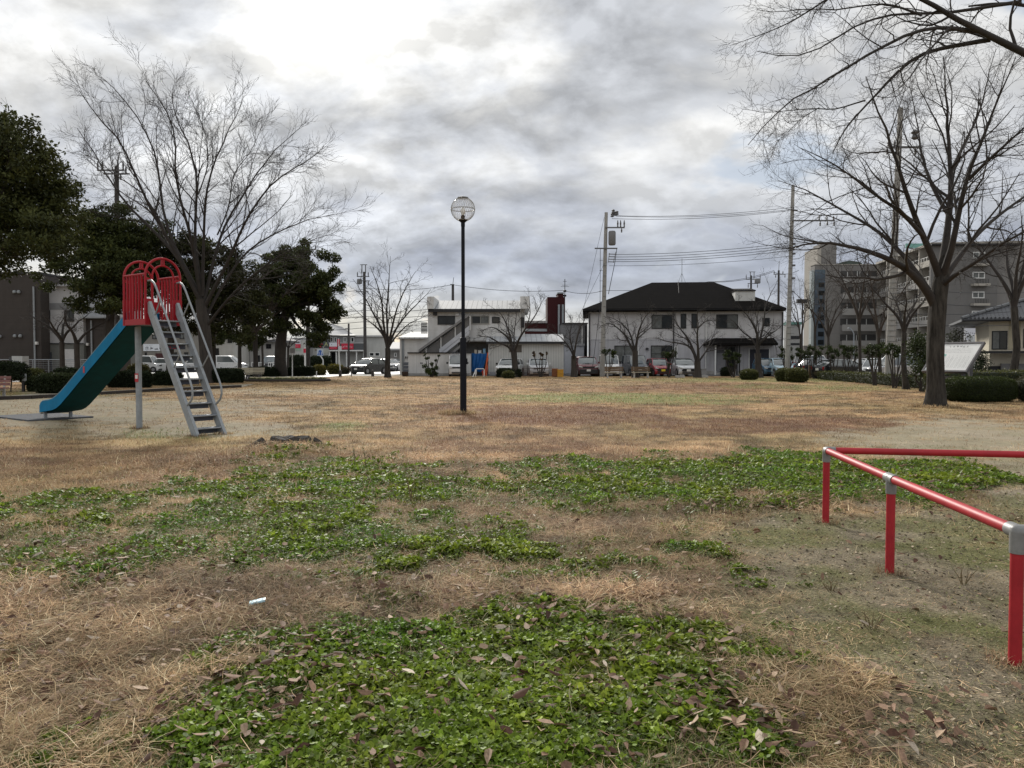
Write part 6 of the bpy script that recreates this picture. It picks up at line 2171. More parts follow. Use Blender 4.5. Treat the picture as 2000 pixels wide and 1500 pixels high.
# ---------- pale houses seen under the evergreens
D = 112.0
ph = thing('house', 'pale house seen between the trunks left of the shops', 'house', (X(500, D), D, 0))
part('wall', MB().box(X(488, D), X(543, D), D, D + 9, 0, Z(664, D)), mat('pale_house_wall', (.36, .35, .33), .9, .1, 1, dirt=.25), ph)
mb = MB()
hip_roof(mb, X(485, D - .8), X(546, D - .8), D - .8, D + 9.8, Z(664, D), X(505, D + 4.5), X(528, D + 4.5), D + 4.5, Z(646, D + 4.5), .3)
part('roof', mb, mat('slate_roof', (.12, .12, .125), .8, .15, 1), ph)
window(ph, 496, 672, 505, 681, D, 2)
window(ph, 520, 672, 530, 681, D, 2)
window(ph, 496, 694, 508, 708, D, 2, pm=[M_GLASSL, M_GLASS])
D = 106.0
ph = thing('house', 'cream two-storey house seen through the trees above the white vans', 'house', (X(430, D), D, 0))
part('wall', MB().box(X(403, D), X(458, D), D, D + 9, 0, Z(652, D)), mat('cream_house_wall', (.46, .45, .42), .9, .08, 1, dirt=.2), ph)
mb = MB()
hip_roof(mb, X(400, D - .8), X(461, D - .8), D - .8, D + 9.8, Z(652, D), X(420, D + 4.5), X(441, D + 4.5), D + 4.5, Z(632, D + 4.5), .3)
part('roof', mb, MATS['slate_roof'], ph)
window(ph, 421, 680, 428, 694, D, 1)
window(ph, 445, 660, 454, 670, D, 2)
window(ph, 410, 660, 418, 670, D, 2)
# beige shop with a banner behind the slide post
D = 98.0
bs_ = thing('shop_building', 'beige shop behind the slide with a white banner over its door', 'shop', (X(300, D), D, 0))
part('wall', MB().box(X(238, D), X(392, D), D, D + 3, 0, Z(640, D)), mat('beige_wall', (.21, .195, .17), .9, .1, 1, dirt=.3), bs_)
part('roof', MB().box(X(236, D), X(394, D), D - .6, D + 3.5, Z(640, D), Z(634, D)), MATS['slate_roof'], bs_)
for a, b in ((251, 256), (271, 275), (283, 287), (336, 346), (360, 368)):
    window(bs_, a, 688, b, 699, D, 1)
for a, b in ((262, 275), (298, 312), (352, 366)):
    window(bs_, a, 648, b, 662, D, 2, pm=[M_GLASSL, M_GLASS])
part('canopy', MB().box(X(256, D), X(300, D), D - 1.4, D - .004, Z(702, D), Z(698.5, D)), M_FRAMED, bs_)
bn = part('banner', MB().box(X(281, D), X(313.5, D), D - .12, D - .02, Z(685.5, D), Z(672, D)), mat('banner_white', (.66, .68, .70), .6, .05, 2), bs_)
letters('lettering', '水', .62, (X(288.5, D), D - .13, Z(680.5, D)), M_INK, bn)
marks('lettering', 2, .6, (X(302, D), D - .13, Z(680.5, D)), M_INK, bn, seed=3)
marks('lettering', 6, .16, (X(292, D), D - .13, Z(674.3, D)), M_INK, bn, seed=13)
part('entrance', MB().box(X(304, D), X(330, D), D - .05, D - .004, 0, Z(690, D)), mat('dark_red_curtain', (.06, .02, .02), .8, .2, 3), bs_)

# ---------- far-left buildings
D = 62.0
M_BRN = mat('dark_brown_siding', (.048, .041, .037), .9, .12, 2, lines=(2, .55, .02, .3), dirt=.2)
bb_ = thing('building', 'dark brown windowless block at the far left edge', 'building', (X(20, D), D, 0))
part('wall', MB().box(X(-160, D), X(81, D), D, D + 14, 0, Z(535, D)), M_BRN, bb_)
part('parapet', MB().box(X(-160, D), X(82, D), D - .08, D + 14.1, Z(534.9, D), Z(531, D)), M_BLK, bb_)
part('downpipe', MB().tube([(X(70, D), D - .12, .1), (X(70, D), D - .12, Z(560, D))], .07, 8), M_GALV, bb_)
for px, py in ((33, 573), (41.5, 573), (32, 659), (42.5, 659), (3, 660)):
    part('wall_vent', MB().lathe((X(px, D), D - .15, Z(py, D)), [(.10, 0), (.13, .05), (.13, .18), (.05, .24)], 10), M_GALV, bb_)
part('wall_lamp', MB().box(X(72.5, D), X(76, D), D - .25, D - .003, Z(673, D), Z(667.5, D)), M_FRAMEW, bb_)
D = 63.2
wh = thing('building', 'white and grey building between dark brown block and slide', 'building', (X(140, D), D, 0))
part('upper_wall', MB().box(X(81.5, D), X(164, D), D, D + 10, Z(671, D), Z(560, D)), mat('white_panel', (.36, .36, .365), .8, .08, 1.5, lines=(2, 1.9, .05, .35)), wh)
part('eaves', MB().box(X(81.5, D), X(164.2, D), D - .06, D - .003, Z(672, D), Z(670, D)), M_BLK, wh)
part('lower_wall', MB().box(X(81.5, D), X(164, D), D, D + 10, 0, Z(671.1, D)), mat('olive_grey_panel', (.13, .135, .125), .9, .1, 2), wh)
part('roof', MB().box(X(81, D), X(165, D), D - .4, D + 10.3, Z(559.9, D), Z(555, D)), mat('grey_metal_roof', (.30, .30, .31), .5, .1, 2), wh)
part('window_band', MB().box(X(81.6, D), X(163.8, D), D - .02, D - .003, Z(605, D), Z(592, D)), mat('grey_band', (.17, .175, .18), .6, .1, 2), wh)
window(wh, 83, 606, 100, 628, D, 2)
window(wh, 128, 606, 146, 628, D, 2)
part('door', MB().box(X(85, D), X(101.5, D), D - .05, D - .003, 0.05, Z(688, D)), mat('slate_door', (.045, .05, .06), .5), wh)
part('pale_panel', MB().box(X(125, D), X(146, D), D - .04, D - .003, .05, Z(682, D)), mat('white_board', (.48, .48, .48), .8), wh)
br = thing('building', 'dark brown low block right behind the slide chute', 'building', (X(190, 64), 64, 0))
D = 63.6
part('wall', MB().box(X(164.5, D), X(226, D), D, D + 2.5, 0, Z(622, D)), M_BRN, br)
part('roof', MB().box(X(164.2, D), X(230, D), D - .5, D + 2.6, Z(621.9, D), Z(619, D)), M_GALV, br)
part('downpipe', MB().tube([(X(181, D), D - .12, .1), (X(181, D), D - .12, Z(626, D))], .07, 8), M_GALV, br)
part('wall_lamp', MB().box(X(171.5, D), X(175, D), D - .25, D - .003, Z(675, D), Z(670, D)), M_FRAMEW, br)

# ---------- apartment block at the right
M_APD = mat('apartment_taupe', (.205, .195, .185), .9, .06, .6, lines=(2, 3.1, .05, .3), dirt=.12)
M_APL = mat('apartment_beige', (.36, .335, .295), .9, .06, .6, dirt=.12)
M_APB = mat('balcony_grey', (.31, .30, .285), .9, .06, .6)
M_SHADE = mat('balcony_shade', (.060, .058, .056), .8, .2, 1)  # dark sheets carry the shade of the balcony recesses in their colour
ap = thing('apartment_building', 'large taupe apartment block with balconies rising behind the right-hand trees', 'apartment building', (X(1760, 122), 122, 0))
D = 150.0
part('tower', MB().box(X(1594, D), X(1601, D), D, D + 6.6, 0, Z(484, D)), M_APL, ap)  # beige slab: lit look of the tower's side put into the colour
part('tower', MB().box(X(1601.2, D), X(1633, D), D + .5, D + 4, Z(524, D), Z(475.5, D)), M_APD, ap)
D = 146.0
part('wall', MB().box(X(1589, D), X(1713, D), D, D + 2, 0, Z(517.5, D)), M_APD, ap)
part('parapet', MB().box(X(1588, D), X(1713, D), D - .15, D + 2.1, Z(517.4, D), Z(516, D)), M_APL, ap)
part('tower_strip', MB().box(X(1583, D), X(1588, D), D - .1, D + 1, 0, Z(528, D)), mat('pale_glass_strip', (.36, .40, .40), .3, .1, 1), ap)
part('stair_glazing', MB().box(X(1589, D), X(1609, D), D - .12, D - .004, Z(680, D), Z(527, D)), mat('blue_glass', (.075, .10, .13), .12, .35, .3, spec=.6), ap)
mb = MB()
for k in range(8):
    py = 552 + k * 16
    mb.box(X(1596.5, D), X(1607.5, D), D - .18, D - .122, Z(py + 9, D), Z(py, D))
part('stair_window', mb, M_GLASS, ap)
mb = MB()
mb.prism([(X(1640, D), Z(516, D)), (X(1700, D), Z(516, D)), (X(1692, D), Z(508, D)), (X(1670, D), Z(504.5, D)), (X(1655, D), Z(508, D))], 'y', D + 3, D + 12)
part('curved_roof', mb, mat('dark_green_roof', (.055, .075, .062), .7), ap)
for k in range(6):
    y0 = 530 + k * 31
    part('balcony_shade_sheet', MB().box(X(1640, D), X(1710, D), D - .06, D - .003, Z(y0 + 12, D), Z(y0 - 1, D)), M_SHADE, ap)
    part('balcony_front', MB().box(X(1639, D), X(1711, D), D - 1.3, D - 1.1, Z(y0 + 24, D), Z(y0 + 11.5, D)), M_APB, ap)
    mb = MB()
    for px in (1652, 1671, 1676, 1690):
        mb.box(X(px, D), X(px + 1.2, D), D - .1, D - .07, Z(y0 + 11, D), Z(y0, D))
    part('balcony_frame', mb, M_FRAMEW, ap)
# receding wing with balconies: runs from (1712,144) toward the viewer at (1815,121)
Pa, Pb = Vector((X(1711, 146), 146, 0)), Vector((X(1816, 121), 121, 0))
dw = (Pb - Pa).normalized()
nw_ = Vector((dw.y, -dw.x, 0))
if nw_.dot(Pa) > 0:
    nw_ = -nw_
Lw = (Pb - Pa).length
ztop = Z(478, 121)


def wbox(mb, s0, s1, n0, n1, z0, z1):
    vs = [Pa + dw * s + nw_ * n + Vector((0, 0, z)) for z in (z0, z1) for s, n in ((s0, n0), (s1, n0), (s1, n1), (s0, n1))]
    return mb.add(vs, [(0, 3, 2, 1), (4, 5, 6, 7), (0, 1, 5, 4), (1, 2, 6, 5), (2, 3, 7, 6), (3, 0, 4, 7)])


part('wing_wall', wbox(MB(), 0, Lw, -14, -1.5, 0, ztop), M_APD, ap)
part('wing_roof', wbox(MB(), -.4, Lw + .2, -14.2, .2, ztop + .003, ztop + .35), M_APL, ap)
nf = 6
fh = ztop / (nf + .15)
for k in range(nf):
    z0 = fh * (k + .15) + .25
    part('balcony_shade_sheet', wbox(MB(), .2, Lw - .6, -1.497, -1.44, z0, z0 + fh - .35), M_SHADE, ap)
    part('balcony_front', wbox(MB(), 0, Lw - .25, -.12, .0, z0 - .35, z0 + .62), M_APL if k % 2 else M_APB, ap)
    part('balcony_slab', wbox(MB(), 0, Lw - .25, -1.49, -.125, z0 - .33, z0 - .1), M_APB, ap)
    mb = MB()
    for j in range(22):
        s = 1.0 + j * (Lw - 2) / 21
        wbox(mb, s, s + .12, -.1, -.02, z0 + .62, z0 + 1.15)
    wbox(mb, .1, Lw - .4, -.1, -.02, z0 + 1.15, z0 + 1.22)
    part('balcony_rail', mb, M_FRAMEW, ap)
    for j in range(5):
        s = 1.6 + j * (Lw - 2.5) / 5
        o = part('window', wbox(MB(), s, s + 2.7, -1.435, -1.37, z0 + .2, z0 + fh - .75), M_FRAMEW, ap)
        for q_ in (0, 1):
            part('pane', wbox(MB(), s + .12 + q_ * 1.27, s + 1.30 + q_ * 1.27, -1.365, -1.35, z0 + .32, z0 + fh - .87), M_GLASSL if (j + k + q_) % 3 else M_GLASS, o)
for s in (.0, Lw * .2, Lw * .4, Lw * .6, Lw * .8, Lw - .5):
    part('pier', wbox(MB(), s, s + .35, -1.46, .1, 0, ztop), M_APL, ap)
# end wall facing the lawn
D = 118.6
part('end_wall', MB().box(X(1815.2, D), X(1945, D), D, D + .49, 0, Z(480, D)), mat('end_wall_grey', (.150, .144, .138), .9, .06, .5, lines=(2, 3.2, .05, .3), dirt=.15), ap)
part('roof_edge', MB().box(X(1812, D), X(1985, D), D - .6, D + .6, Z(479.9, D), Z(476.5, D)), M_FRAMED, ap)
for py in (492, 531, 569.5, 607):
    window(ap, 1896, py, 1920, py + 13, D, 2, fm=M_FRAMEW, pm=[M_GLASSL, M_GLASSL], fw=.14)
    part('balcony_front', MB().box(X(1893, D), X(1925, D), D - .9, D - .004, Z(py + 28, D), Z(py + 23.5, D)), M_APL, ap)
    mb = MB()
    for px in np.linspace(1897, 1921, 9):
        mb.box(X(px, D) - .02, X(px, D) + .02, D - .85, D - .8, Z(py + 23.4, D), Z(py + 15, D))
    part('balcony_rail', mb, M_FRAMED, ap)
mb = MB()
for px in (1946, 1957, 1971, 1984):
    mb.box(X(px, D), X(px, D) + .45, D + 2, D + 2.45, 0, Z(480, D))
part('fire_stair_column', mb, M_APD, ap)
mb = MB()
for k in range(6):
    z = .4 + k * 3.15
    mb.box(X(1946, D), X(1988, D), D + 1.2, D + 4, z, z + .3)
    mb.bar((X(1948, D), D + 1.6, z + .3), (X(1984, D), D + 1.6, z + 3.1), .9, .18)
part('fire_stair_flight', mb, mat('steel_purple_grey', (.10, .09, .11), .6), ap)
mb = MB()
for k in range(6):
    z = .4 + k * 3.15
    for q_ in (.5, .8, 1.1):
        mb.box(X(1946, D), X(1988, D), D + 1.15, D + 1.2, z + .3 + q_, z + .36 + q_)
part('fire_stair_rail', mb, M_FRAMEW, ap)
part('roof_panel', MB().box(X(1766, 128), X(1806, 128), 128, 128.3, Z(484, 128), Z(475.5, 128)), mat('green_panel', (.16, .34, .30), .6), ap)
part('annex', MB().box(X(1570, 112), X(1720, 112), 112, 113, 0, Z(675, 112)), mat('low_annex', (.13, .118, .105), .9, .08, .7, dirt=.2), ap)
# small far building with green roof between house and tower
D = 140.0
fg = thing('building', 'small distant building with green roof right of the pale house', 'building', (X(1550, D), D, 0))
part('wall', MB().box(X(1538, D), X(1563, D), D, D + 2, 0, Z(634, D)), mat('far_grey', (.30, .30, .29), .9), fg)
part('roof', MB().box(X(1537, D), X(1565, D), D - .3, D + 2.2, Z(633.9, D), Z(629, D)), mat('far_green', (.10, .22, .19), .7), fg)
window(fg, 1541, 656, 1561, 662, D, 3)
window(fg, 1541, 670, 1561, 674, D, 3)

# ---------- cream tiled house at the right edge
D = 62.0
M_CREAM = mat('cream_render', (.50, .455, .36), .9, .05, 2, dirt=.15)
M_CREAM2 = mat('tan_render', (.36, .32, .225), .9, .05, 2)
M_TILE = mat('grey_tile', (.070, .072, .078), .5, .2, 4, lines=(0, .28, .07, .7))
jh = thing('house', 'cream two-storey house with grey tiled roof at the right edge', 'house', (X(1931, D), D, 0), None, R(-25))
xa = X(1931, D)
part('upper_wall', MB().box(xa, X(2120, D), D, D + 9, Z(686, D), Z(623, D)), M_CREAM, jh)
part('wall_panel', MB().box(X(1963, D), X(1983, D), D - .03, D - .003, Z(683, D), Z(625, D)), M_CREAM2, jh)
part('lower_wall', MB().box(xa + .1, X(2120, D), D + .1, D + 9, 0, Z(686.1, D)), M_CREAM, jh)
part('stone_base', MB().box(X(1951, D), X(2120, D), D - .4, D + .09, 0, Z(710, D)), mat('grey_stone_base', (.15, .145, .14), .9, .2, 3), jh)
part('entrance', MB().box(X(1930, D), X(1951, D), D - .0, D + .094, 0, Z(715, D)), M_FRAMED, jh)
part('mid_canopy', MB().box(X(1905, D - 1.5), X(2120, D - 1.5), D - 1.5, D - .035, Z(690, D - 1.5), Z(685.5, D - 1.5)), M_FRAMED, jh)
for px in (1907, 1924):
    part('canopy_post', MB().box(X(px, D - 1.4), X(px + 2, D - 1.4), D - 1.45, D - 1.35, 0, Z(690, D - 1.4)), M_FRAMEW if px > 1910 else M_FRAMED, jh)
mb = MB()
hip_roof(mb, X(1896, D - 1), X(2170, D - 1), D - 1.0, D + 10, Z(622, D - 1), X(2010, D + 4.5), X(2120, D + 4.5), D + 4.5, Z(566, D + 4.5), .2)
rf = part('roof', mb, M_TILE, jh)
mb = MB()
pA = Vector((X(1896, D - 1), D - 1, Z(622, D - 1))) + Vector((0, 0, .1))
pB = Vector((X(2010, D + 4.5), D + 4.5, Z(566, D + 4.5))) + Vector((0, 0, .12))
for k in range(14):
    a, b = pA.lerp(pB, k / 14), pA.lerp(pB, (k + .9) / 14)
    mb.tube([a, b], .13, 6)
part('ridge_tiles', mb, mat('ridge_tile_light', (.13, .135, .14), .45), rf)
part('gutter', MB().tube([(X(1897, D - 1), D - 1.08, Z(622, D - 1) - .12), (X(2165, D - 1), D - 1.08, Z(622, D - 1) - .12)], .09, 8), M_BLK, jh)
mb = MB()
zb0, zb1 = Z(622, D - 1) + .05, Z(566, D + 4.5)
for k in range(40):
    x0 = X(1898, D - 1) + k * .28
    mb.tube([(x0, D - 1.03, zb0), (x0, D - .75, zb0 + .03 + .0)], .075, 6)
part('eaves_tiles', mb, M_TILE, rf)
window(jh, 1935.5, 646.5, 1961.5, 682.5, D, 2, pm=[M_GLASSL, M_GLASS])
window(jh, 1987, 643, 2020, 680, D, 2, pm=[M_GLASSL, M_GLASS])
# white sign building beyond
D = 92.0
wsb = thing('sign_board', 'long white roadside sign board left of the cream house', 'sign', (X(1915, D), D, 0))
bd = part('board', MB().box(X(1884, D), X(1936, D), D, D + .25, Z(664, D), Z(641, D)), mat('board_white', (.60, .60, .63), .6, .05, 1), wsb)
part('lower_board', MB().box(X(1891, D), X(1936, D), D - .12, D - .003, Z(673, D), Z(654.5, D)), mat('board_offwhite', (.52, .53, .52), .6), wsb)
marks('lettering', 10, .26, (X(1909, D), D - .02, Z(650.5, D)), M_INK, bd, seed=17)
marks('lettering', 1, .5, (X(1896, D), D - .135, Z(660, D)), M_INK, bd, seed=19)
for px in (1889.5, 1925):
    part('post', MB().box(X(px, D), X(px, D) + .2, D + .02, D + .2, 0, Z(664, D)), M_FRAMEW, wsb)
# ================================================================ poles and cables
M_CPOLE = mat('pole_concrete', (.30, .295, .28), .9, .12, 4, bump=.15, stretch=(1, 1, .3), dirt=.35)
M_CPOLED = mat('pole_dark', (.055, .05, .048), .85, .2, 4)
M_STEEL = mat('steel_fitting', (.10, .10, .105), .6, .2, 8)
M_CABLE = mat('cable_black', (.02, .02, .022), .6, .1, 4)


def pole(label, top, bottom, D, r0, r1, m, arms=(), boxes=(), wires_px=0, name='utility_pole', extra=None):
    """top/bottom: bearings (px,py)"""
    a = at(bottom[0], bottom[1], D)
    a.z = 0
    b = at(top[0], top[1], D)
    t = thing(name, label, 'utility pole', (a.x, a.y, 0), 'utility poles')
    part('pole', MB().tube([a + Vector((0, 0, -.3)), a.lerp(b, .5), b], [r0, (r0 + r1) / 2, r1], 12), m, t, smooth=True)
    for py, x0, x1, ins in arms:
        f = (Z(py, D)) / b.z
        c = a.lerp(b, f)
        mb = MB().bar((X(x0, D), D - r0 - .03, c.z), (X(x1, D), D - r0 - .03, c.z), .09, .1)
        o = part('crossarm', mb, M_STEEL, t)
        for px, up in ins:
            x = X(px, D)
            mb = MB().lathe((x, D - r0 - .03, c.z + (.05 if up > 0 else -.05 + up)), [(.04, 0), (.075, .05), (.05, .1), (.075, abs(up) * .55), (.05, abs(up) * .75), (.03, abs(up))], 7)
            part('insulator', mb, M_STEEL, o)
    for px, py0, py1, rr in boxes:
        mb = MB().lathe((X(px, D), D - r0 - rr * .3, Z(py1, D)), [(rr * .8, -.08), (rr, 0), (rr, Z(py0, D) - Z(py1, D)), (rr * .85, Z(py0, D) - Z(py1, D) + .1)], 12)
        part('transformer', mb, mat('transformer_grey', (.15, .15, .155), .6), t, smooth=True)
    if extra:
        extra(t, a, b, D)
    return t


def pa_extra(t, a, b, D):
    mb = MB()
    for px, py in ((1196, 418), (1200, 422), (1194, 425), (1203, 421)):
        mb.lathe((X(px, D), D - .2, Z(py, D)), [(.05, 0), (.16, .06), (.10, .2), (.16, .26), (.05, .34)], 8)
    part('cutout_switch', mb, M_STEEL, t)
    mb = MB()
    for k, py in enumerate((497, 502, 507, 512)):
        mb.bar((X(1187, D), D - .25, Z(py, D)), (X(1200 - k * .6, D), D - .25, Z(py + .4, D)), .05, .06)
    mb.bar((X(1189, D), D - .25, Z(495, D)), (X(1186, D), D - .25, Z(514, D)), .04, .04)
    mb.bar((X(1201, D), D - .25, Z(493, D)), (X(1196, D), D - .25, Z(514, D)), .04, .04)
    part('low_voltage_rack', mb, M_STEEL, t)
    for k in range(18):
        z = 2.4 + k * .42
        part('climbing_step', MB().bar((a.x - .28 * (k % 2), a.y - .2, z), (a.x + .3 * ((k + 1) % 2), a.y - .2, z), .025, .025), M_STEEL, t)
    part('down_cable', MB().tube([(X(1171, D), D - .25, Z(486, D)), (X(1171, D), D - .25, Z(600, D)), (X(1156, D), D - .25, .5)], .02, 4), M_CABLE, t)
    mb = MB()
    mb.tube([(X(1203, D), D - .25, Z(486, D)), (X(1199, D), D - .25, Z(515, D)), (X(1187, D), D - .25, Z(575, D))], .025, 4)
    part('down_cable', mb, M_CABLE, t)


pole('tall grey concrete utility pole with transformer left of the pale house', (1184, 415), (1176, 735), 63.5, .215, .135, M_CPOLE,
     arms=((445.5, 1180, 1218, ((1204.5, .55), (1210, .55), (1217, .55), (1212, -.35))), (486, 1160, 1204, ())), boxes=((1193.5, 455, 478, .30),), extra=pa_extra)


def pb_extra(t, a, b, D):
    mb = MB().bar((X(1550, D), D - .2, Z(452, D)), (X(1582, D), D - .2, Z(432.5, D)), .05, .06)
    part('brace', mb, M_STEEL, t)
    for z in np.linspace(2.5, 12, 22):
        part('climbing_step', MB().bar((X(1541, D) - .25, D - .2, z), (X(1541, D) + .3, D - .2, z), .025, .025), M_STEEL, t)
    for k in (Z(478, D), Z(497, D), Z(520, D), Z(545, D)):
        part('band', MB().tube([(X(1546, D), D, k), (X(1546, D), D, k + .12)], .21, 10), M_STEEL, t)


pole('grey concrete utility pole at the right corner of the pale house', (1549, 362), (1537, 738), 59, .20, .125, M_CPOLE,
     arms=((432, 1541, 1624, ((1594, .35), (1596, -.35), (1609, .3), (1610, -.3), (1622, .3), (1623, -.35))), (412, 1543, 1552, ((1543, .3),))), extra=pb_extra)


def pc_extra(t, a, b, D):
    for f in np.linspace(.14, .62, 26):
        c = a.lerp(b, f)
        part('climbing_step', MB().bar(c + Vector((-.3, -.22, 0)), c + Vector((.3, -.22, 0)), .025, .025), M_STEEL, t)
    mb = MB().lathe((X(1776, D), D - .2, Z(275, D)), [(.06, 0), (.2, .1), (.12, .3), (.22, .4), (.06, .55)], 8)
    part('cutout_switch', mb, M_STEEL, t)


pole('tallest concrete utility pole standing among the right-hand tree row', (1759, 211), (1735, 753), 43.0, .235, .13, M_CPOLE,
     arms=((290, 1724, 1786, ((1724, .35), (1722, -.35), (1736, .35), (1747, -.45), (1776, -.35))),), extra=pc_extra)


def twin(top_px, x0, x1, y0, y1):
    def f(t, a, b, D):
        mb = MB()
        mb.tube([(X(x0, D), D, Z(y0, D)), (X(x0, D), D, Z(y1, D))], .06, 5)
        mb.tube([(X(x1, D), D, Z(y0, D)), (X(x1, D), D, Z(y1, D))], .06, 5)
        mb.bar((X(x0, D) - .2, D, Z(y0, D)), (X(x1, D) + .2, D, Z(y0, D)), .08, .08)
        part('top_frame', mb, M_STEEL, t)
    return f


pole('distant pole with twin top frame behind the roof box of the pale house', (1467, 538), (1466, 700), 118, .2, .14, M_CPOLED,
     arms=((546, 1454, 1483, ((1455, .7), (1482, .7))), (554, 1458, 1478, ((1459, -.6), (1477, -.6)))), boxes=((1476.5, 546, 553, .45),), extra=twin(0, 1464, 1471, 531, 546))
pole('distant brown pole with one crossarm right of the pale house roof', (1521, 528), (1519.5, 700), 104, .2, .13, M_CPOLED,
     arms=((536, 1508, 1531, ((1509, .4), (1512, -.4), (1526, .4), (1530, -.4))),), extra=lambda t, a, b, D: part('top_spike', MB().tube([b, b + Vector((.05, 0, 1.2))], .04, 5), M_STEEL, t))
pole('dark twin-topped pole behind the round-headed bare tree', (711.5, 531), (713.5, 712), 92, .21, .16, M_CPOLED,
     arms=((540.5, 699, 723, ((700, .5), (721, .5))), (549, 701, 724, ((703, -.4), (721, -.4))), (570, 697, 721, ())), boxes=((704, 547, 554, .3),), extra=twin(0, 708, 715, 517, 534))
pole('dark pole behind the tin roof of the white block', (884.5, 555), (884.5, 700), 96, .19, .16, M_CPOLED, arms=((556, 880, 887, ()),),
     extra=lambda t, a, b, D: part('top_spike', MB().tube([b, at(886, 542, D)], .035, 5), M_STEEL, t))
pole('dark pole with insulator arms inside the crown of the vase-shaped tree', (228, 325), (229, 725), 56, .2, .15, M_CPOLED,
     arms=((334, 200, 252, ((201, .6), (210, .6), (240, .6), (250, .6))), (341, 212, 262, ((255, .5), (245, -.4)))), extra=lambda t, a, b, D: part('top_spike', MB().tube([b, at(234, 297, D)], .04, 5), M_STEEL, t))
pole('slim dark pole before the grey shop balcony', (681, 632), (681, 712), 110, .17, .13, M_CPOLED, arms=((642, 675, 684, ()),))
pole('thin pole rising out of the round evergreen', (603, 476), (603, 715), 80, .15, .09, M_CPOLED, arms=((488, 598, 620, ((619, .4),)),))
# grey banded pole foot with paper wrap by the shop
D = 90.0


def cable(label, pts, r, sag=0.0):
    """a wire strung through places in the site"""
    P = []
    for i in range(len(pts) - 1):
        a, b = Vector(pts[i]), Vector(pts[i + 1])
        for k in range(14):
            f = k / 14
            P.append(a.lerp(b, f) - Vector((0, 0, sag * 4 * f * (1 - f))))
    P.append(Vector(pts[-1]))
    c = P[len(P) // 2]
    return solo('power_cable', MB().tube(P, r, 4), M_CABLE, label, 'cable', tuple(pts[0]), 'overhead cables')


DA, DB, DC = 63.3, 58.8, 42.8
for i, (pa_, pb_, lab) in enumerate((((1196, 421), (1546, 405), 'topmost of the three high cables from transformer pole to corner pole'), ((1203, 422), (1546, 409), 'middle of the three high cables from transformer pole to corner pole'), ((1195, 427), (1546, 411), 'lowest of the three high cables from transformer pole to corner pole'))):
    cable(lab, [at(*pa_, DA), at(*pb_, DB)], .016, .28)
for i, (pa_, pb_, lab) in enumerate((((1200, 497), (1546, 474), 'uppermost of the five low cables above the pale house roof'), ((1200, 502), (1546, 479), 'second of the five low cables above the pale house roof'), ((1200, 507), (1546, 484), 'third of the five low cables above the pale house roof'),
                                     ((1199, 511), (1546, 489), 'fourth of the five low cables above the pale house roof'), ((1190, 519), (1546, 500), 'lowest of the five cables above the pale house roof'))):
    cable(lab, [at(*pa_, DA), at(*pb_, DB)], .018 if i < 4 else .014, .22)
for pa_, pb_, lab in (((1594, 428), (1724, 288), 'high cable between the corner pole arm and the tallest pole'), ((1610, 428), (1747, 288), 'second high cable between the corner pole arm and the tallest pole')):
    cable(lab, [at(*pa_, DB), at(*pb_, DC)], .014, .5)
for pa_, pb_, lab in (((1736, 286), (2160, 205), 'top cable running out right from the tallest pole'), ((1776, 287), (2160, 225), 'second cable running out right from the tallest pole')):
    cable(lab, [at(*pa_, DC), at(*pb_, 30)], .012, .5)
for pa_, pb_, lab in (((1745, 372), (2120, 300), 'upper cable right of the tallest pole'), ((1745, 378), (2120, 318), 'middle cable right of the tallest pole'), ((1744, 386), (2120, 335), 'lower cable right of the tallest pole')):
    cable(lab, [at(*pa_, DC), at(*pb_, 30)], .014, .5)
for k, (y0, y1) in enumerate(((562, 566), (585, 594), (612, 598), (630, 627))):
    cable(['uppermost thin cable crossing the apartment end wall', 'second thin cable crossing the apartment end wall', 'third thin cable crossing the apartment end wall', 'lowest thin cable crossing the apartment end wall'][k], [at(1741, y0, 43.2), at(2060, y1, 70)], .02, .3)
cable('long thin cable passing behind the lamp post and red tower', [at(560, 571, 100), at(720, 563, 98), at(884, 556, 96), at(1100, 567, 96), at(1180, 567, 96), at(1384, 550, 100), at(1512, 528, 104)], .026, .4)
cable('cable rising right from the house ridge to the brown pole', [at(1384, 551, 90), at(1510, 531, 104), at(1560, 528, 104)], .03, .4)
for k, (y0, y1) in enumerate(((606, 604), (618, 616), (628, 626), (640, 632))):
    cable(['uppermost wire low behind the round-headed bare tree', 'second wire low behind the round-headed bare tree', 'third wire low behind the round-headed bare tree', 'lowest wire low behind the round-headed bare tree'][k], [at(560, y0 + 4, 96), at(713, y0, 92), at(838, y1, 92)], .028, .2)
for k, (x1, y1) in enumerate(((1140, 602), (1120, 640))):
    cable(['upper stay wire slanting left from the transformer pole', 'lower stay wire slanting left from the transformer pole'][k], [at(1180, 425 + k * 90, DA), at(x1, y1, DA)], .012, 0)
cable('thin wire down the front of the house roof from its aerial', [at(1324, 546, 76), at(1329, 612, 71)], .012, 0)

# ================================================================ cars
M_TYRE = mat('tyre', (.018, .018, .018), .85, .2, 10)
M_RIM = mat('wheel_rim', (.30, .30, .31), .35, .12, 10, metal=.5)
M_CGLASS = mat('car_glass', (.085, .10, .10), .06, .3, 1.5, spec=1.0, coat=.5)  # base lightened to stand in for sky reflected in the windscreens
M_CBLK = mat('car_black', (.014, .014, .015), .5, .2, 6)
M_HEAD = mat('headlight', (.55, .56, .56), .15, .12, 20, spec=.7)
M_TAIL = mat('tail_light', (.25, .01, .01), .25, .15, 20)
M_PLW = mat('plate_white', (.65, .65, .62), .5, .05, 30)
M_PLY = mat('plate_yellow', (.60, .48, .03), .5, .05, 30)


def paint_mat(name, c, metal=.15):
    return mat('paint_' + name, c, .28, .06, 1.2, metal=metal, spec=.5, coat=.6)


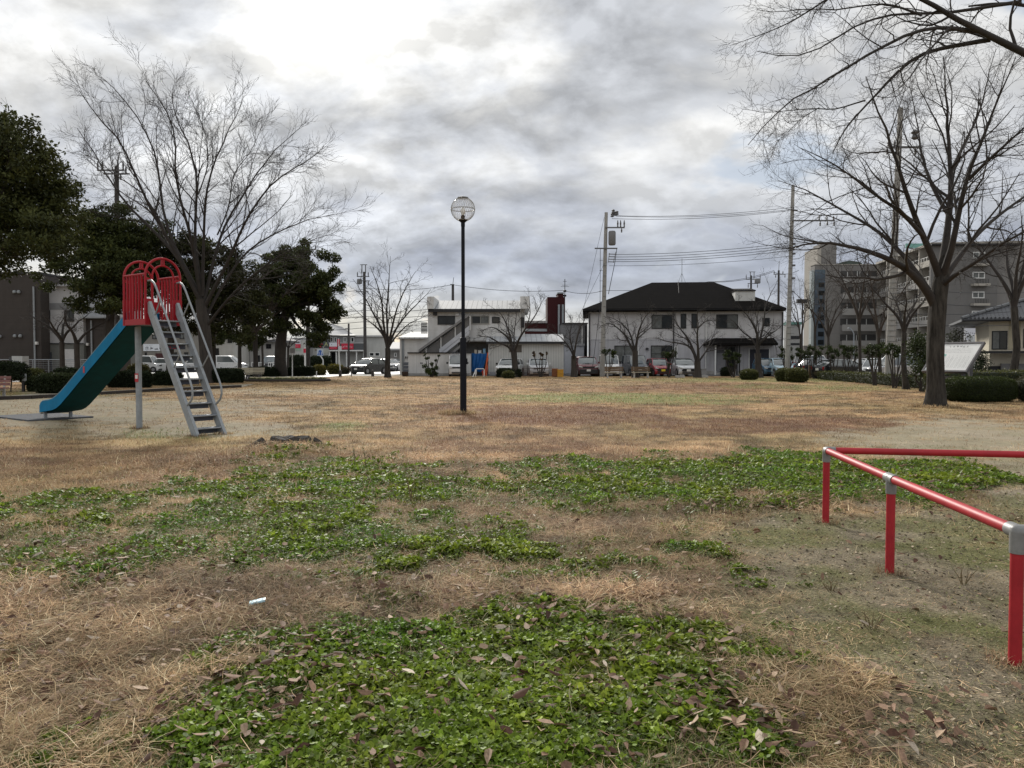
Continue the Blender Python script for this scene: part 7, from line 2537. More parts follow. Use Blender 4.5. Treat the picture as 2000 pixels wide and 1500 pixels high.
PAINT = {'white': paint_mat('white', (.68, .68, .67), 0), 'pearl': paint_mat('pearl', (.58, .59, .60)), 'silver': paint_mat('silver', (.40, .41, .42), .4), 'black': paint_mat('black', (.012, .013, .014)),
         'maroon': paint_mat('maroon', (.11, .016, .022)), 'red': paint_mat('red', (.27, .018, .035)), 'navy': paint_mat('navy', (.022, .032, .050)), 'sky': paint_mat('sky', (.40, .55, .63)),
         'blue': paint_mat('blue', (.04, .11, .18)), 'darkblue': paint_mat('darkblue', (.022, .035, .055)), 'greyblue': paint_mat('greyblue', (.05, .06, .075))}
# kind: length, width, height, hood length, hood height, belt height, windscreen run, rear run, roof tail y fraction
KIND = {'kei_wagon': (3.4, 1.48, 1.80, .42, 1.00, 1.02, .42, .12), 'kei_hatch': (3.4, 1.48, 1.52, .68, .88, .92, .62, .45), 'hatch': (3.9, 1.69, 1.52, .85, .90, .95, .75, .55),
        'suv': (4.2, 1.76, 1.66, .95, 1.02, 1.04, .65, .45), 'minivan': (4.5, 1.70, 1.80, .70, 1.02, 1.04, .75, .25), 'sedan': (4.5, 1.72, 1.44, 1.15, .88, .92, .80, .75), 'box_van': (3.9, 1.66, 1.86, .35, 1.02, 1.05, .5, .12),
        'wagon': (4.6, 1.75, 1.50, 1.15, .90, .95, .85, .45)}


def car(label, cat, pos, heading, kind, paint, plate='white', name='parked_car', group='cars parked round the park', dark_roof=None, grille='wide', lower=None):
    """heading 0: nose toward -y (toward the lawn)"""
    L_, W_, H_, hl, hh, bl, ws, rs_ = KIND[kind]
    t = thing(name, label, cat, (pos[0], pos[1], .0), group, heading)
    P = PAINT[paint]
    w = W_ / 2
    y0, y1 = -L_ / 2, L_ / 2
    gz = .19
    # lower body: side profile lofted over five stations, sides tucked in
    prof = [(y0 + .10, gz), (y0 + .0, gz + .16), (y0 + .02, hh * .60), (y0 + .09, hh * .84), (y0 + .22, hh * .93), (y0 + hl * .8, hh), (y0 + hl + .12, bl), (y1 - rs_ * .5 - .05, bl + .03), (y1 - .06, bl), (y1, bl * .80), (y1 - .01, gz + .20), (y1 - .10, gz)]
    mb = MB()
    st = [(-1, .9), (-.965, .985), (-.80, 1.0), (0, 1.0), (.80, 1.0), (.965, .985), (1, .9)]
    rows = []
    for f, k in st:
        row = []
        for y, z in prof:
            nose = 1 - .07 * max(0, (y0 + .5 - y) / .5) ** 2 - .04 * max(0, (y - y1 + .4) / .4) ** 2
            bow = .10 * (f * f) * max(0, (y0 + .6 - y) / .6)
            tuck = 1 - .05 * max(0, (z - .55)) - .10 * max(0, .45 - z)
            yy = y * (1 - .02 * (1 - k) * 5) + bow
            zz = z if abs(f) < .97 else (gz + (z - gz) * .93 + .01)
            row.append((f * w * nose * tuck, yy, zz))
        row.append(row[0])
        rows.append(row)
    mb.grid(rows)
    n = len(prof)
    mb.add([r for r in rows[0][:n]], [tuple(range(n))])
    mb.add([r for r in rows[-1][:n]], [tuple(range(n - 1, -1, -1))])
    part('body', mb, P, t, local=True, smooth=True)
    # greenhouse
    A_ = (y0 + hl + .02, bl - .02)
    B_ = (y0 + hl + ws, H_ - .06)
    C_ = (y1 - rs_ - .08, H_ - .07)
    D_ = (y1 - .07, bl - .01)
    wb, wt = w * .93, w * (.80 if H_ < 1.7 else .86)
    mb = MB()
    rows = []
    for f in (-1, -.86, 0, .86, 1):
        cr = .035 * (1 - f * f)
        rows.append([(f * wb, A_[0] + .10 * f * f, A_[1]), (f * (wb * .45 + wt * .55), (A_[0] + B_[0]) / 2 - .03 + .08 * f * f, (A_[1] + B_[1]) / 2 + .015), (f * wt, B_[0] + .06 * f * f, B_[1] - .03 + cr), (f * wt, (B_[0] + C_[0]) / 2, H_ - .05 + cr * .4), (f * wt, C_[0] - .03 * f * f, C_[1] - .02 + cr), (f * wb, D_[0] - .05 * f * f, D_[1])])
    mb.grid(rows)
    for r, o in ((rows[0], 1), (rows[-1], -1)):
        mb.add(r, [tuple(range(6))[::o]])
    part('glazing', mb, M_CGLASS, t, local=True, smooth=True)
    RP = PAINT[dark_roof] if dark_roof else P
    mb = MB()
    rows = []
    for f in (-1.03, -.9, -.5, 0, .5, .9, 1.03):
        e = max(0, abs(f) - .9) / .13
        z = H_ - .012 - .045 * e * 1.2 + .012 * (1 - min(1, f * f))
        rows.append([(f * wt, B_[0] - .02 + .07 * f * f, z - .045), (f * wt, B_[0] + .22, z - .004), (f * wt, (B_[0] + C_[0]) / 2, z + .006), (f * wt, C_[0] - .1, z - .008), (f * wt, C_[0] + .05 - .03 * f * f, z - .05)])
    mb.grid(rows)
    part('roof', mb, RP, t, local=True, smooth=True)
    mb = MB()
    for s in (-1, 1):
        mb.bar((s * wb * 1.0, A_[0] + .10, A_[1] - .02), (s * wt * 1.01, B_[0] + .06, B_[1] - .01), .055, .06)
        mb.bar((s * wb * 1.0, D_[0] - .08, D_[1]), (s * wt * 1.01, C_[0] - .06, C_[1] - .01), .09 if rs_ > .3 else .14, .09)
        ym = (B_[0] + C_[0]) / 2 + .1
        mb.bar((s * wb * 1.005, ym, bl - .02), (s * wt * 1.012, ym, H_ - .07), .03, .08, (0, 1, 0))
        mb.bar((s * wb * 1.0, A_[0] + .05, bl + .02), (s * wb * 1.0, D_[0] - .02, bl + .03), .03, .05)
    part('pillars', mb, RP, t, local=True)
    # wheels
    rw = .285 if L_ < 3.6 else .315
    for s in (-1, 1):
        for yw in (y0 + .62 + (.1 if L_ > 3.6 else -.08), y1 - .60):
            x = s * (w - .13)
            mb = MB().tube([(x - s * .11, yw, rw), (x + s * .10, yw, rw), (x + s * .118, yw, rw)], [rw, rw, rw * .93], 18)
            o = part('tyre', mb, M_TYRE, t, local=True)
            mb = MB().tube([(x + s * .112, yw, rw), (x + s * .128, yw, rw)], [rw * .66, rw * .55], 12)
            part('rim', mb, M_RIM, o, local=True)
            mb = MB()
            mb.tube([(s * (w * .925), yw, rw + .01), (s * (w * .985), yw, rw + .01)], rw * 1.17, 18)
            part('wheel_arch', mb, M_CBLK, t, local=True)
    # face
    hz = hh * .78
    for s in (-1, 1):
        if kind in ('kei_wagon', 'box_van', 'minivan'):
            mb = MB().box(s * w * .58, s * w * .90, y0 - .012, y0 + .12, hz - .11, hz + .07)
        else:
            mb = MB()
            mb.prism([(s * w * .52, hz - .07), (s * w * .88, hz - .03), (s * w * .92, hz + .10), (s * w * .60, hz + .02)], 'y', y0 - .006, y0 + .30)
        part('headlight', mb, M_HEAD, t, local=True, bevel=.015)
        mb = MB().box(s * (w + .02), s * (w + .19), A_[0] + .22, A_[0] + .32, bl + .02, bl + .18)
        part('mirror', mb, P if paint not in ('white',) else M_CBLK, t, local=True, bevel=.025)
        mb = MB().box(s * w * .72, s * w * .90, y1 - .10, y1 + .008, bl * .72, bl * .98 if H_ < 1.7 else bl * 1.15)
        part('tail_light', mb, M_TAIL, t, local=True, bevel=.01)
    if grille == 'wide':
        mb = MB().box(-w * .56, w * .56, y0 - .012, y0 + .08, hz - .10, hz + .015)
    else:
        mb = MB()
        mb.prism([(-w * .55, .40), (w * .55, .40), (w * .66, .50), (w * .50, .66), (-w * .50, .66), (-w * .66, .50)], 'y', y0 - .012, y0 + .1)
    part('grille', mb, M_CBLK, t, local=True)
    mb = MB().box(-w * .62, w * .62, y0 - .008, y0 + .1, .24, .36)
    part('air_intake', mb, M_CBLK, t, local=True)
    mb = MB().box(-.165, .165, y0 - .028, y0 - .0125, .43, .60)
    part('number_plate', mb, M_PLY if plate == 'yellow' else M_PLW, t, local=True)
    mb = MB().box(-.165, .165, y1 + .002, y1 + .02, .62, .79)
    part('number_plate', mb, M_PLY if plate == 'yellow' else M_PLW, t, local=True)
    if lower:
        mb = MB().box(-w * .88, w * .88, y0 - .004, y0 + .12, gz + .03, hh * .58)
        part('bumper', mb, lower, t, local=True, bevel=.03)
    mb = MB()
    for s in (-1, 1):
        mb.box(s * (w * .975), s * (w * .99), (B_[0] + C_[0]) / 2 - .25, (B_[0] + C_[0]) / 2 - .10, bl - .12, bl - .09)
        mb.bar((s * .1 - .35, A_[0] - .02, bl + .015), (s * .1 + .25, A_[0] + .04, bl + .06), .02, .02)
    part('trim', mb, M_CBLK, t, local=True)
    return t


def row_car(label, cat, px, D, kind, paint, turn=0.0, **k):
    L_ = KIND[kind][0]
    return car(label, cat, (X(px, D), D + L_ / 2), R(turn), kind, paint, **k)


row_car('white kei wagon with black grille parked beside the blue tarp', 'car', 891, 63.9, 'kei_wagon', 'white', 3, lower=None)
row_car('white hatchback partly hidden by the boxy hedge at the ribbed shed', 'car', 996, 63.6, 'hatch', 'white', -14)
row_car('white car facing the lawn behind the knobbly pruned shrub', 'car', 1052, 64.2, 'hatch', 'pearl', 2)
row_car('maroon car with black bumper left of the transformer pole', 'car', 1150, 63.6, 'suv', 'maroon', 0, lower=M_CBLK)
row_car('white kei wagon right beside the transformer pole', 'car', 1194, 64.5, 'kei_wagon', 'white', 0)
row_car('dark navy boxy van behind the right wooden bench', 'car', 1246, 64.3, 'kei_wagon', 'greyblue', 6)
row_car('red kei hatchback with yellow plate behind the leafy shrub', 'car', 1293, 63.7, 'kei_hatch', 'red', 4, plate='yellow', grille='low')
row_car('silver-white hatchback with black roof behind the leaning pruned tree', 'car', 1343, 63.3, 'hatch', 'pearl', 3, dark_roof='black', grille='low')
row_car('light blue hatchback facing the lawn at the corner of the house', 'car', 1540, 62.2, 'hatch', 'sky', -4)
row_car('dark teal car close to the house wall beside the light blue hatchback', 'car', 1510, 63.8, 'kei_hatch', 'blue', 0)
# car park at the right, seen broadside through the trees
car('white kei wagon behind the dark blue estate car', 'car', (X(1588, 70), 70), R(80), 'kei_wagon', 'white')
car('dark blue estate car behind the wooden fence', 'car', (X(1612, 61), 61), R(100), 'wagon', 'darkblue')
car('low black saloon nosing right behind the leaf-headed shrubs', 'car', (X(1648, 57), 57), R(104), 'sedan', 'black')
car('white estate car beyond the black saloon', 'car', (X(1693, 60), 60), R(-78), 'wagon', 'white')
car('white hatchback behind the tree row left of the tall pole', 'car', (X(1716, 52), 52), R(-40), 'hatch', 'white')
car('silver-grey van right of the tall pole behind the hedge', 'car', (X(1766, 49), 49), R(-88), 'minivan', 'silver')
car('white wagon far behind the silver-grey van', 'car', (X(1760, 66), 66), R(-70), 'minivan', 'white')
# beside the junction
car('black car with pale bonnet reflections standing on the road by the yellow bush', 'car', (X(718, 73), 73.5), R(-27), 'hatch', 'black')
car('silver saloon parked behind the black car', 'car', (X(737, 88), 88), R(62), 'sedan', 'silver')
car('white saloon parked behind the round-headed bare tree', 'car', (X(760, 91), 91), R(62), 'sedan', 'white')
car('white saloon at the wall of the white block annex', 'car', (X(776, 94), 94), R(62), 'sedan', 'pearl')
car('black and white wagon half hidden by the thick evergreen trunk', 'car', (X(530, 96), 96), R(10), 'minivan', 'black')
# left, behind the hedges
car('white kei wagon seen broadside through the slide legs', 'car', (X(284, 84), 84), R(90), 'kei_wagon', 'white')
car('white small car right behind the slide post', 'car', (X(322, 85), 85), R(90), 'hatch', 'white')
car('white car seen through the slide ladder handrail', 'car', (X(398, 86), 86), R(88), 'hatch', 'white')
car('white van parked broadside behind the left benches', 'car', (X(440, 84), 84), R(90), 'minivan', 'white')

# ================================================================ street furniture and small things
M_BWOOD = mat('bench_wood', (.115, .075, .045), .85, .25, 6, stretch=(.3, 3, 3), dirt=.2)
M_BPALE = mat('bench_pale', (.40, .36, .27), .85, .2, 5, stretch=(.3, 3, 3))


def bench(label, px, py, w, paint_seat, paint_back, leg, rz=0.0):
    p = gnd(px, py)
    t = thing('bench', label, 'bench', p, 'park benches', rz)
    mb = MB()
    for k in range(3):
        mb.box(-w / 2, w / 2, -.20 + k * .14, -.08 + k * .14, .41, .45)
    part('seat', mb, paint_seat, t, local=True)
    mb = MB()
    for k in range(3):
        z = .56 + k * .12
        mb.bar((-w / 2, .26 + k * .03, z), (w / 2, .26 + k * .03, z), .03, .10)
    part('backrest', mb, paint_back, t, local=True)
    for s in (-1, 1):
        mb = MB().box(s * w * .36 - .04, s * w * .36 + .04, -.16, -.08, -.05, .41).box(s * w * .36 - .04, s * w * .36 + .04, .20, .27, -.05, .41).box(s * w * .36 - .035, s * w * .36 + .035, -.1, .22, .33, .405)
        mb.bar((s * w * .36, .24, .36), (s * w * .36, .35, .86), .06, .05, (0, 1, 0))
        part('leg', mb, leg, t, local=True)
    return t


bench('brown slatted bench in front of the white kei wagon and pole', 1200, 738, 1.45, M_BPALE, M_BWOOD, M_CONC)
bench('brown slatted bench in front of the dark navy van', 1252, 738, 1.45, M_BPALE, M_BWOOD, M_CONC)
bench('pale two-plank bench left of the pair behind the slide', 470, 743, 1.5, M_BPALE, M_BPALE, M_STEEL, R(8))
bench('pale two-plank bench right of the pair beside the flower bed', 493, 742, 1.5, M_BPALE, M_BPALE, M_STEEL, R(-6))
t = bench('reddish picnic bench cut by the left edge of the view', -30, 781, 1.5, mat('bench_red', (.20, .10, .09), .8, .2, 6), MATS['bench_red'], M_CONC, R(5))

# concrete kerb edging the lawn on the left
KP = [gnd(-60, 783), gnd(60, 779), gnd(150, 774), gnd(240, 768.5), gnd(320, 764), gnd(400, 760), gnd(470, 757)]
mb = MB()
for a, b in zip(KP[:-1], KP[1:]):
    mb.bar(a + Vector((0, 0, .03)), b + Vector((0, 0, .03)), .16, .20)
solo('kerb', mb, mat('timber_kerb', (.035, .028, .024), .9, .3, 6, bump=.3), None, None, tuple(KP[0]), kind='structure')
pts = [(p.x, p.y + .12) for p in KP] + [(p.x - 1.0, p.y + 5.2) for p in KP[::-1]]
sheet('path', pts, .02, mat('sand_path', (.255, .225, .17), .95, .15, 3, bump=.2))

# information board
BD = 27.2
br0 = at(1887, 725, BD)
s_, c_, tl = .90, .436, R(43)
wv = Vector((c_, -s_, 0))
uv = Vector((s_ * math.sin(tl), c_ * math.sin(tl), math.cos(tl)))
nv = wv.cross(uv)
if nv.y > 0:
    nv = -nv
Wb, Hb = 1.62, 1.33
bl0 = br0 - wv * Wb
ib = thing('information_board', 'tilted white information board in dark frame right of the big tree trunk', 'sign', (br0.x - .6, br0.y + .8, 0))


def plane_box(mb, a0, a1, b0, b1, n0, n1):
    vs = [bl0 + wv * a + uv * b + nv * n for n in (n0, n1) for a, b in ((a0, b0), (a1, b0), (a1, b1), (a0, b1))]
    return mb.add(vs, [(0, 3, 2, 1), (4, 5, 6, 7), (0, 1, 5, 4), (1, 2, 6, 5), (2, 3, 7, 6), (3, 0, 4, 7)])


M_IBF = mat('board_frame', (.085, .08, .085), .6, .15, 6)
mb = MB()
plane_box(mb, -.06, Wb + .06, -.07, .0, -.05, .05)
plane_box(mb, -.06, Wb + .06, Hb, Hb + .07, -.05, .05)
plane_box(mb, -.06, 0, .0, Hb, -.05, .05)
plane_box(mb, Wb, Wb + .06, .0, Hb, -.05, .05)
part('frame', mb, M_IBF, ib)
pn = part('panel', plane_box(MB(), .003, Wb - .003, .003, Hb - .003, -.03, .02), mat('panel_white', (.66, .66, .64), .45, .05, 2), ib)
MI = Matrix(((wv.x, uv.x, nv.x, 0), (wv.y, uv.y, nv.y, 0), (wv.z, uv.z, nv.z, 0), (0, 0, 0, 1)))
M_TXT = mat('board_text', (.05, .05, .05), .6, .1, 20)
M_TXTG = mat('board_text_grey', (.16, .17, .16), .6, .1, 20)
mid = bl0 + wv * (Wb * .5) + uv * (Hb * .90) + nv * .023
marks('heading', 6, .13, mid, M_TXT, pn, MI, seed=31, fill=.75)
for k, (b, wd_) in enumerate(((.80, 1.15), (.735, 1.1), (.68, 1.2))):
    marks('text_line', 26, wd_ / 26, bl0 + wv * (Wb * .5) + uv * (Hb * b) + nv * .023, M_TXTG, pn, MI, seed=40 + k)
for k in range(9):
    a = .5 + k * .15
    marks('text_column', 18, .036, bl0 + wv * a + uv * (Hb * .34) + nv * .023, M_TXTG, pn, MI, seed=60 + k, vertical=True)
    marks('text_column', 15, .036, bl0 + wv * (a + .055) + uv * (Hb * .30) + nv * .023, M_TXTG, pn, MI, seed=80 + k, vertical=True)
mb = MB()
mb.add([bl0 + wv * a + uv * b + nv * .0225 for a, b in ((.32, .70), (.52, .70), (.52, .80), (.40, .84), (.32, .78))], [(0, 1, 2, 3, 4)])
part('map_patch', mb, mat('map_green', (.22, .42, .36), .6, .2, 12), pn)
for a in (.25, Wb - .2):
    p0 = bl0 + wv * a + uv * (Hb * .55) - nv * .06
    q0 = bl0 + wv * a + uv * (Hb * .12) - nv * .05
    part('post', MB().bar((p0.x, p0.y, -.1), tuple(p0), .11, .11, (0, 1, 0)), M_IBF, ib)
    part('post', MB().bar((q0.x, q0.y, -.1), tuple(q0), .10, .10, (0, 1, 0)), M_IBF, ib)
pr0 = bl0 + wv * .25 + uv * (Hb * .12) - nv * .05
pr1 = bl0 + wv * (Wb - .2) + uv * (Hb * .12) - nv * .05
part('cross_rail', MB().bar((pr0.x, pr0.y, .80), (pr1.x, pr1.y, .80), .06, .09), M_IBF, ib)

# wooden post and rail fence
wf = thing('wooden_fence', 'low dark wooden post and rail fence before the car park', 'fence', (X(1612, 57.5), 57.5, 0))
WP = [(1582, 58.5), (1602, 57.8), (1622, 57.2), (1640, 56.6)]
for px, D in WP:
    part('post', MB().box(X(px, D) - .09, X(px, D) + .09, D - .09, D + .09, -.1, .98), M_BWOOD, wf)
for (a, Da), (b, Db) in zip(WP[:-1], WP[1:]):
    for z in (.42, .80):
        part('rail', MB().bar((X(a, Da) + .09, Da, z), (X(b, Db) - .09, Db, z), .07, .12), M_BWOOD, wf)

# mesh fence before the dark block and heat pump box
mf = thing('mesh_fence', 'grey wire fence along the foot of the dark buildings at far left', 'fence', (X(80, 58), 58, 0))
for px in range(-60, 240, 31):
    part('post', MB().tube([(X(px, 58), 58, -.1), (X(px, 58), 58, 1.42)], .035, 6), M_GALV, mf)
mb = MB()
for z in np.linspace(.15, 1.40, 10):
    mb.tube([(X(-70, 58), 58, z), (X(225, 58), 58, z)], .035 if z > 1.38 else .010, 4)
for x in np.arange(X(-70, 58), X(225, 58), .35):
    mb.tube([(x, 58.01, .1), (x, 58.01, 1.4)], .006, 3)
part('wire_mesh', mb, M_GALV, mf)
D = 55.5
hp = thing('heat_pump', 'light grey heat pump cabinet with arched fan opening by the wire fence', 'heat pump', (X(33, D), D, 0))
part('cabinet', MB().box(X(23, D), X(43.5, D), D, D + .75, .0, Z(695.5, D)), mat('cabinet_grey', (.40, .41, .40), .6, .06, 3), hp)
mb = MB()
fx, fz = X(31.5, D), Z(711, D)
mb.prism([(fx + .2 * math.cos(a), fz + .2 * math.sin(a) + .05) for a in np.linspace(0, math.pi, 10)] + [(fx - .2, fz - .22), (fx + .2, fz - .22)], 'y', D - .03, D - .003)
part('fan_opening', mb, mat('fan_dark', (.10, .11, .11), .6), hp)
part('fan_hub', MB().tube([(fx, D - .05, fz), (fx, D - .031, fz)], .055, 10), M_FRAMEW, hp)
part('side_grille', MB().box(X(15.5, D), X(22.8, D), D + .1, D + .7, .0, Z(697, D)), mat('grille_dark', (.06, .06, .065), .7, lines=(2, .08, .03, .5)), hp)
p = gnd(46, 765)
sg_ = thing('park_sign', 'small blank grey notice on a dark post by the stemmed hedge', 'sign', p)
part('post', MB().box(p.x - .05, p.x + .05, p.y - .05, p.y + .05, -.1, Z(744, p.y)), M_CPOLED, sg_)
part('plate', MB().box(X(44.5, p.y), X(52.5, p.y), p.y - .09, p.y - .053, Z(744, p.y), Z(730, p.y)), mat('notice_grey', (.33, .34, .34), .6), sg_)

# pedestrian crossing sign
D = 78.0
cs_ = thing('crossing_sign', 'blue triangular crossing sign on a bent white post by the junction', 'road sign', (X(631, D), D, 0))
mb = MB()
mb.tube([(X(631, D), D, -.1), (X(631, D), D, Z(703, D)), (X(626, D), D, Z(695, D)), (X(624, D), D, Z(684, D))], .06, 8)
part('post', mb, M_FRAMEW, cs_)
bd_ = part('sign_plate', MB().box(X(619.5, D), X(632, D), D - .08, D - .062, Z(695, D), Z(682, D)), mat('sign_pale_blue', (.44, .50, .56), .5), cs_)
mb = MB()
mb.add([(X(620, D), D - .083, Z(693.7, D)), (X(631.5, D), D - .083, Z(693.7, D)), (X(628, D), D - .083, Z(684, D)), (X(623.5, D), D - .083, Z(684, D))], [(0, 1, 2, 3)])
part('blue_triangle', mb, mat('sign_blue', (.03, .10, .34), .5), bd_)
mb = MB()
for dx in (-.12, .12):
    x = X(625.8, D) + dx
    mb.add([(x - .02, D - .086, Z(693, D)), (x + .03, D - .086, Z(693, D)), (x + .04, D - .086, Z(688.5, D)), (x - .02, D - .086, Z(688.5, D))], [(0, 1, 2, 3)])
    mb.add([(x - .03, D - .086, Z(688.2, D)), (x + .04, D - .086, Z(688.2, D)), (x + .03, D - .086, Z(687.2, D)), (x - .02, D - .086, Z(687.2, D))], [(0, 1, 2, 3)])
part('walking_figure', mb, M_SWHT, bd_)


def road_pole(label, px, base_py, top_py, plate=None, r=.045, m=None, lean=0):
    p = gnd(px, base_py)
    t = thing('sign_post', label, 'road sign', p, 'slim posts at the junction')
    part('post', MB().tube([(p.x, p.y, -.1), (X(px + lean, p.y), p.y, Z(top_py, p.y))], r, 8), m or M_FRAMEW, t)
    if plate:
        a, b, c, d, mm = plate
        part('sign_plate', MB().box(X(a, p.y), X(c, p.y), p.y - .09, p.y - r - .004, Z(d, p.y), Z(b, p.y)), mm, t)
    return t


road_pole('white post with a small white plate by the yellow bush', 665, 732, 672, (661.5, 676, 667.5, 684, M_SWHT), lean=-3.5)
road_pole('white post with round sign seen edge-on left of the dark hedge', 571, 736, 678, (567, 680, 577, 690, mat('sign_greyish', (.30, .29, .29), .6)))
road_pole('short white bollard post right of the flower bed', 618, 735, 725)
road_pole('slim grey post between black car and yellow bush', 686, 735, 715, m=M_STEEL)
D = 74.0
p = Vector((X(595, D), D, 0))
t = thing('sign_post', 'broad white post with red plates in front of the grey trunk', 'road sign', p, 'slim posts at the junction')
part('post', MB().box(X(594.2, D), X(597, D), D, D + .12, -.1, Z(678, D)), M_FRAMEW, t)
part('sign_plate', MB().box(X(593, D), X(597.5, D), D - .05, D - .003, Z(689, D), Z(681, D)), M_SRED, t)
D = 79.0
t = thing('grey_tree', 'thick grey tree trunk cut by the evergreen crown in front of the shop', 'tree', (X(601, D), D, 0), 'evergreen trees left of the lawn')
trunk_part(t, [(X(601, D), D, -.1), (X(601, D), D, 2), (X(601.5, D), D, Z(650, D)), (X(602, D), D, Z(600, D))], [.2, .19, .18, .15], M_BARK, 1.2, 10)
# red banner flag
D = 100.0
t = thing('banner_flag', 'narrow red banner flag on a pole before the shop signs', 'banner', (X(661, D), D, 0))
part('pole', MB().tube([(X(661.5, D), D, 0), (X(661.5, D), D, Z(661, D))], .04, 6), M_FRAMEW, t)
part('flag', MB().box(X(659, D), X(664, D), D - .02, D + .0, Z(677, D), Z(662.5, D)), M_SRED, t)
# white guard rails
for lab, px0, px1, D in (('white pipe railing left of the thick evergreen trunk', 491, 512, 84), ('white pipe railing right behind the thick evergreen trunk', 524, 537, 84), ('white picket railing before the white van', 440, 466, 80)):
    t = thing('guard_rail', lab, 'railing', (X((px0 + px1) / 2, D), D, 0), 'white pipe railings')
    for px in np.linspace(px0, px1, 4 if 'picket' not in lab else 10):
        part('post', MB().tube([(X(px, D), D, -.1), (X(px, D), D, 1.05)], .035, 6), M_FRAMEW, t)
    for z in (.55, 1.05):
        part('rail', MB().tube([(X(px0, D), D, z), (X(px1, D), D, z)], .035, 6), M_FRAMEW, t)
# low bollards
for px, py, lab in ((728, 735, 'short dark bollard under the nose of the black car'), (664.5, 735.5, 'short dark bollard at the foot of the white sign post')):
    p = gnd(px, py)
    mb = MB().lathe(p, [(.13, -.05), (.12, .45), (.10, .52), (.02, .54)], 10)
    solo('bollard', mb, M_CPOLED, lab, 'bollard', tuple(p), 'short bollards at the junction', smooth=True)
# wheelie-bin like planter by the annex
D = 65.0
t = thing('crate_stack', 'stack of dark blue-grey crates at the left end of the low shed', 'crates', (X(792, D), D, 0))
for k in range(4):
    part('crate', MB().box(X(787, D), X(796.5, D), D, D + .45, .02 + k * .30, .28 + k * .30), mat('crate_grey', (.10, .11, .13), .7), t, bevel=.02)
p = gnd(791, 735)
solo('planter', MB().lathe(p, [(.20, 0), (.24, .05), (.28, .38), (.25, .40), (.2, .36)], 12), mat('planter_brown', (.045, .03, .025), .8), 'dark round planter tub on the lawn edge before the crate stack', 'planter', tuple(p), smooth=True)
# white bicycle stand
D = 62.2
t = thing('bike_stand', 'white tubular bicycle stand in front of the blue tarp', 'bicycle stand', (X(934, D), D, 0))
part('hoop', MB().tube([(X(929, D), D, 0), (X(929, D), D, .62), (X(931, D), D, .66), (X(944, D), D, .66), (X(945.5, D), D, .60), (X(945.5, D), D, 0)], .04, 8), M_FRAMEW, t, smooth=True)
part('stay', MB().tube([(X(929, D), D, .55), (X(924, D), D - .6, 0)], .035, 8), M_FRAMEW, t)
part('panel', MB().box(X(927.5, D), X(931, D), D - .06, D - .041, .2, .6), M_FRAMEW, t)
# orange plastic stakes / cones leaning in the corner
D = 67.0
t = thing('orange_poles', 'bundle of orange plastic poles and mesh leaning beside the blue tarp', 'poles', (X(949, D), D, 0))
M_OR = mat('orange_plastic', (.55, .10, .03), .5, .15, 8)
for k, (a, b, h) in enumerate(((943, 951.5, 1.0), (945, 953.5, 1.5), (947, 953, 2.0), (950, 952.5, .9))):
    part('pole', MB().tube([(X(a, D), D - .5, 0), (X(b, D), D, h)], .05, 6), M_OR, t)
part('mesh_panel', MB().bar((X(942, D), D - .3, .22), (X(949, D), D - .3, .30), .06, .42), mat('red_mesh', (.42, .04, .02), .6), t)
# red and yellow drums
D = 62.4
for px, w_, h_, mm, lab in ((1084, 12, .68, mat('rust_drum', (.20, .075, .03), .85, .3, 5), 'rusty brown tank beside the yellow crates'),):
    mb = MB().box(X(px - w_ / 2, D), X(px + w_ / 2, D), D, D + .5, 0, h_)
    solo('rusty_tank', mb, mm, lab, 'tank', (X(px, D), D, 0), bevel=.05)
M_YEL = mat('crate_yellow', (.52, .26, .02), .5, .12, 5)
for k, lab in enumerate(('lower of two yellow plastic crates by the rusty tank', 'upper of two yellow plastic crates by the rusty tank')):
    z = .0 + k * .31
    mb = MB().box(X(1088.8, D - .2), X(1100.5, D - .2), D - .25, D + .2, z, z + .25).box(X(1088.2, D - .2), X(1101.2, D - .2), D - .28, D + .23, z + .25, z + .30)
    solo('plastic_crate', mb, M_YEL, lab, 'crate', (X(1094.5, D), D - .2, z), 'yellow plastic crates', bevel=.012)
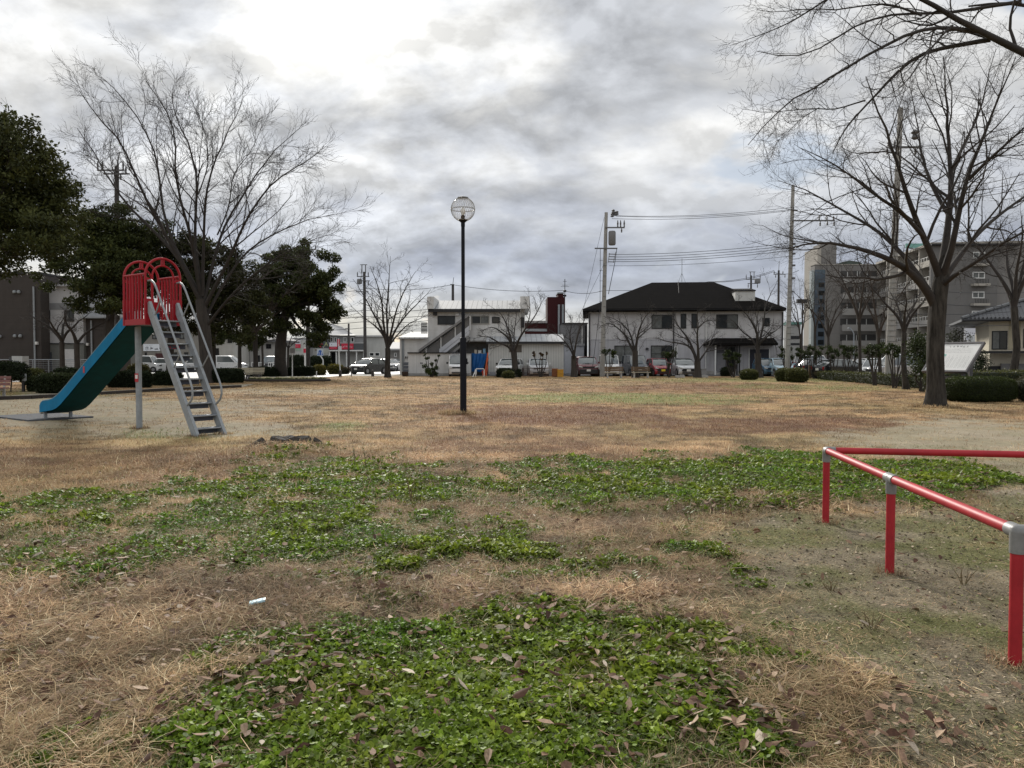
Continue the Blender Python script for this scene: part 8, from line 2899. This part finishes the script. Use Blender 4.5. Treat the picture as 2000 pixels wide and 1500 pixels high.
# low lattice in front of the white car
D = 62.0
t = thing('lattice_fence', 'low weathered wire lattice before the white car by the yellow crates', 'fence', (X(1055, D), D, 0))
mb = MB()
for px in np.arange(1020, 1079, 2.4):
    mb.tube([(X(px, D), D, 0), (X(px, D), D, .82)], .011, 4)
for z in (.1, .3, .5, .68, .82):
    mb.tube([(X(1019, D), D, z), (X(1079, D), D, z)], .012, 4)
part('lattice', mb, mat('rust_wire', (.14, .10, .085), .8), t)
# loose stones by the pruned tree
for px, py, w_, lab in ((1328, 737.5, .36, 'pale kerb stone lying left of the leaning pruned tree'), (1374, 737.5, .34, 'pale kerb stone lying right of the leaning pruned tree')):
    p = gnd(px, py)
    solo('kerb_stone', MB().box(p.x - w_, p.x + w_, p.y - .15, p.y + .15, -.03, .17), M_CONC, lab, 'stone', tuple(p), 'pale kerb stones', bevel=.03)
D = 63.4
t = thing('cupboard', 'grey metal cabinet standing right of the silver-white hatchback', 'cabinet', (X(1375, D), D, 0))
part('body', MB().box(X(1370.5, D), X(1380, D), D, D + .4, .1, .62), mat('cupboard_grey', (.26, .27, .28), .6), t)
part('lid', MB().box(X(1369.5, D), X(1381, D), D - .03, D + .43, .62, .66), M_GALV, t)
# dark traffic light block beside the right pole
D = 66.0
t = thing('traffic_light', 'dark horizontal signal head on an arm right of the corner pole', 'traffic light', (X(1567, D), D, 0))
part('post', MB().tube([(X(1567, D), D, -.1), (X(1566, D), D, Z(587, D))], .06, 8), M_CPOLED, t)
part('signal_head', MB().box(X(1554.5, D), X(1573.5, D), D - .2, D + .1, Z(592, D), Z(584.5, D)), M_BLK, t)
# street lamp post with bent arm before the apartment
D = 75.0
t = thing('bent_lamp', 'thin pale street lamp with bent arm before the apartment block', 'street lamp', (X(1668, D), D, 0))
part('post', MB().tube([(X(1667.5, D), D, -.1), (X(1667, D), D, Z(652, D)), (X(1664, D), D, Z(646, D)), (X(1656, D), D, Z(640, D))], .06, 8), M_GALV, t)
part('lamp_head', MB().box(X(1655, D), X(1660, D), D - .1, D + .1, Z(642, D), Z(639.6, D)), M_GALV, t)
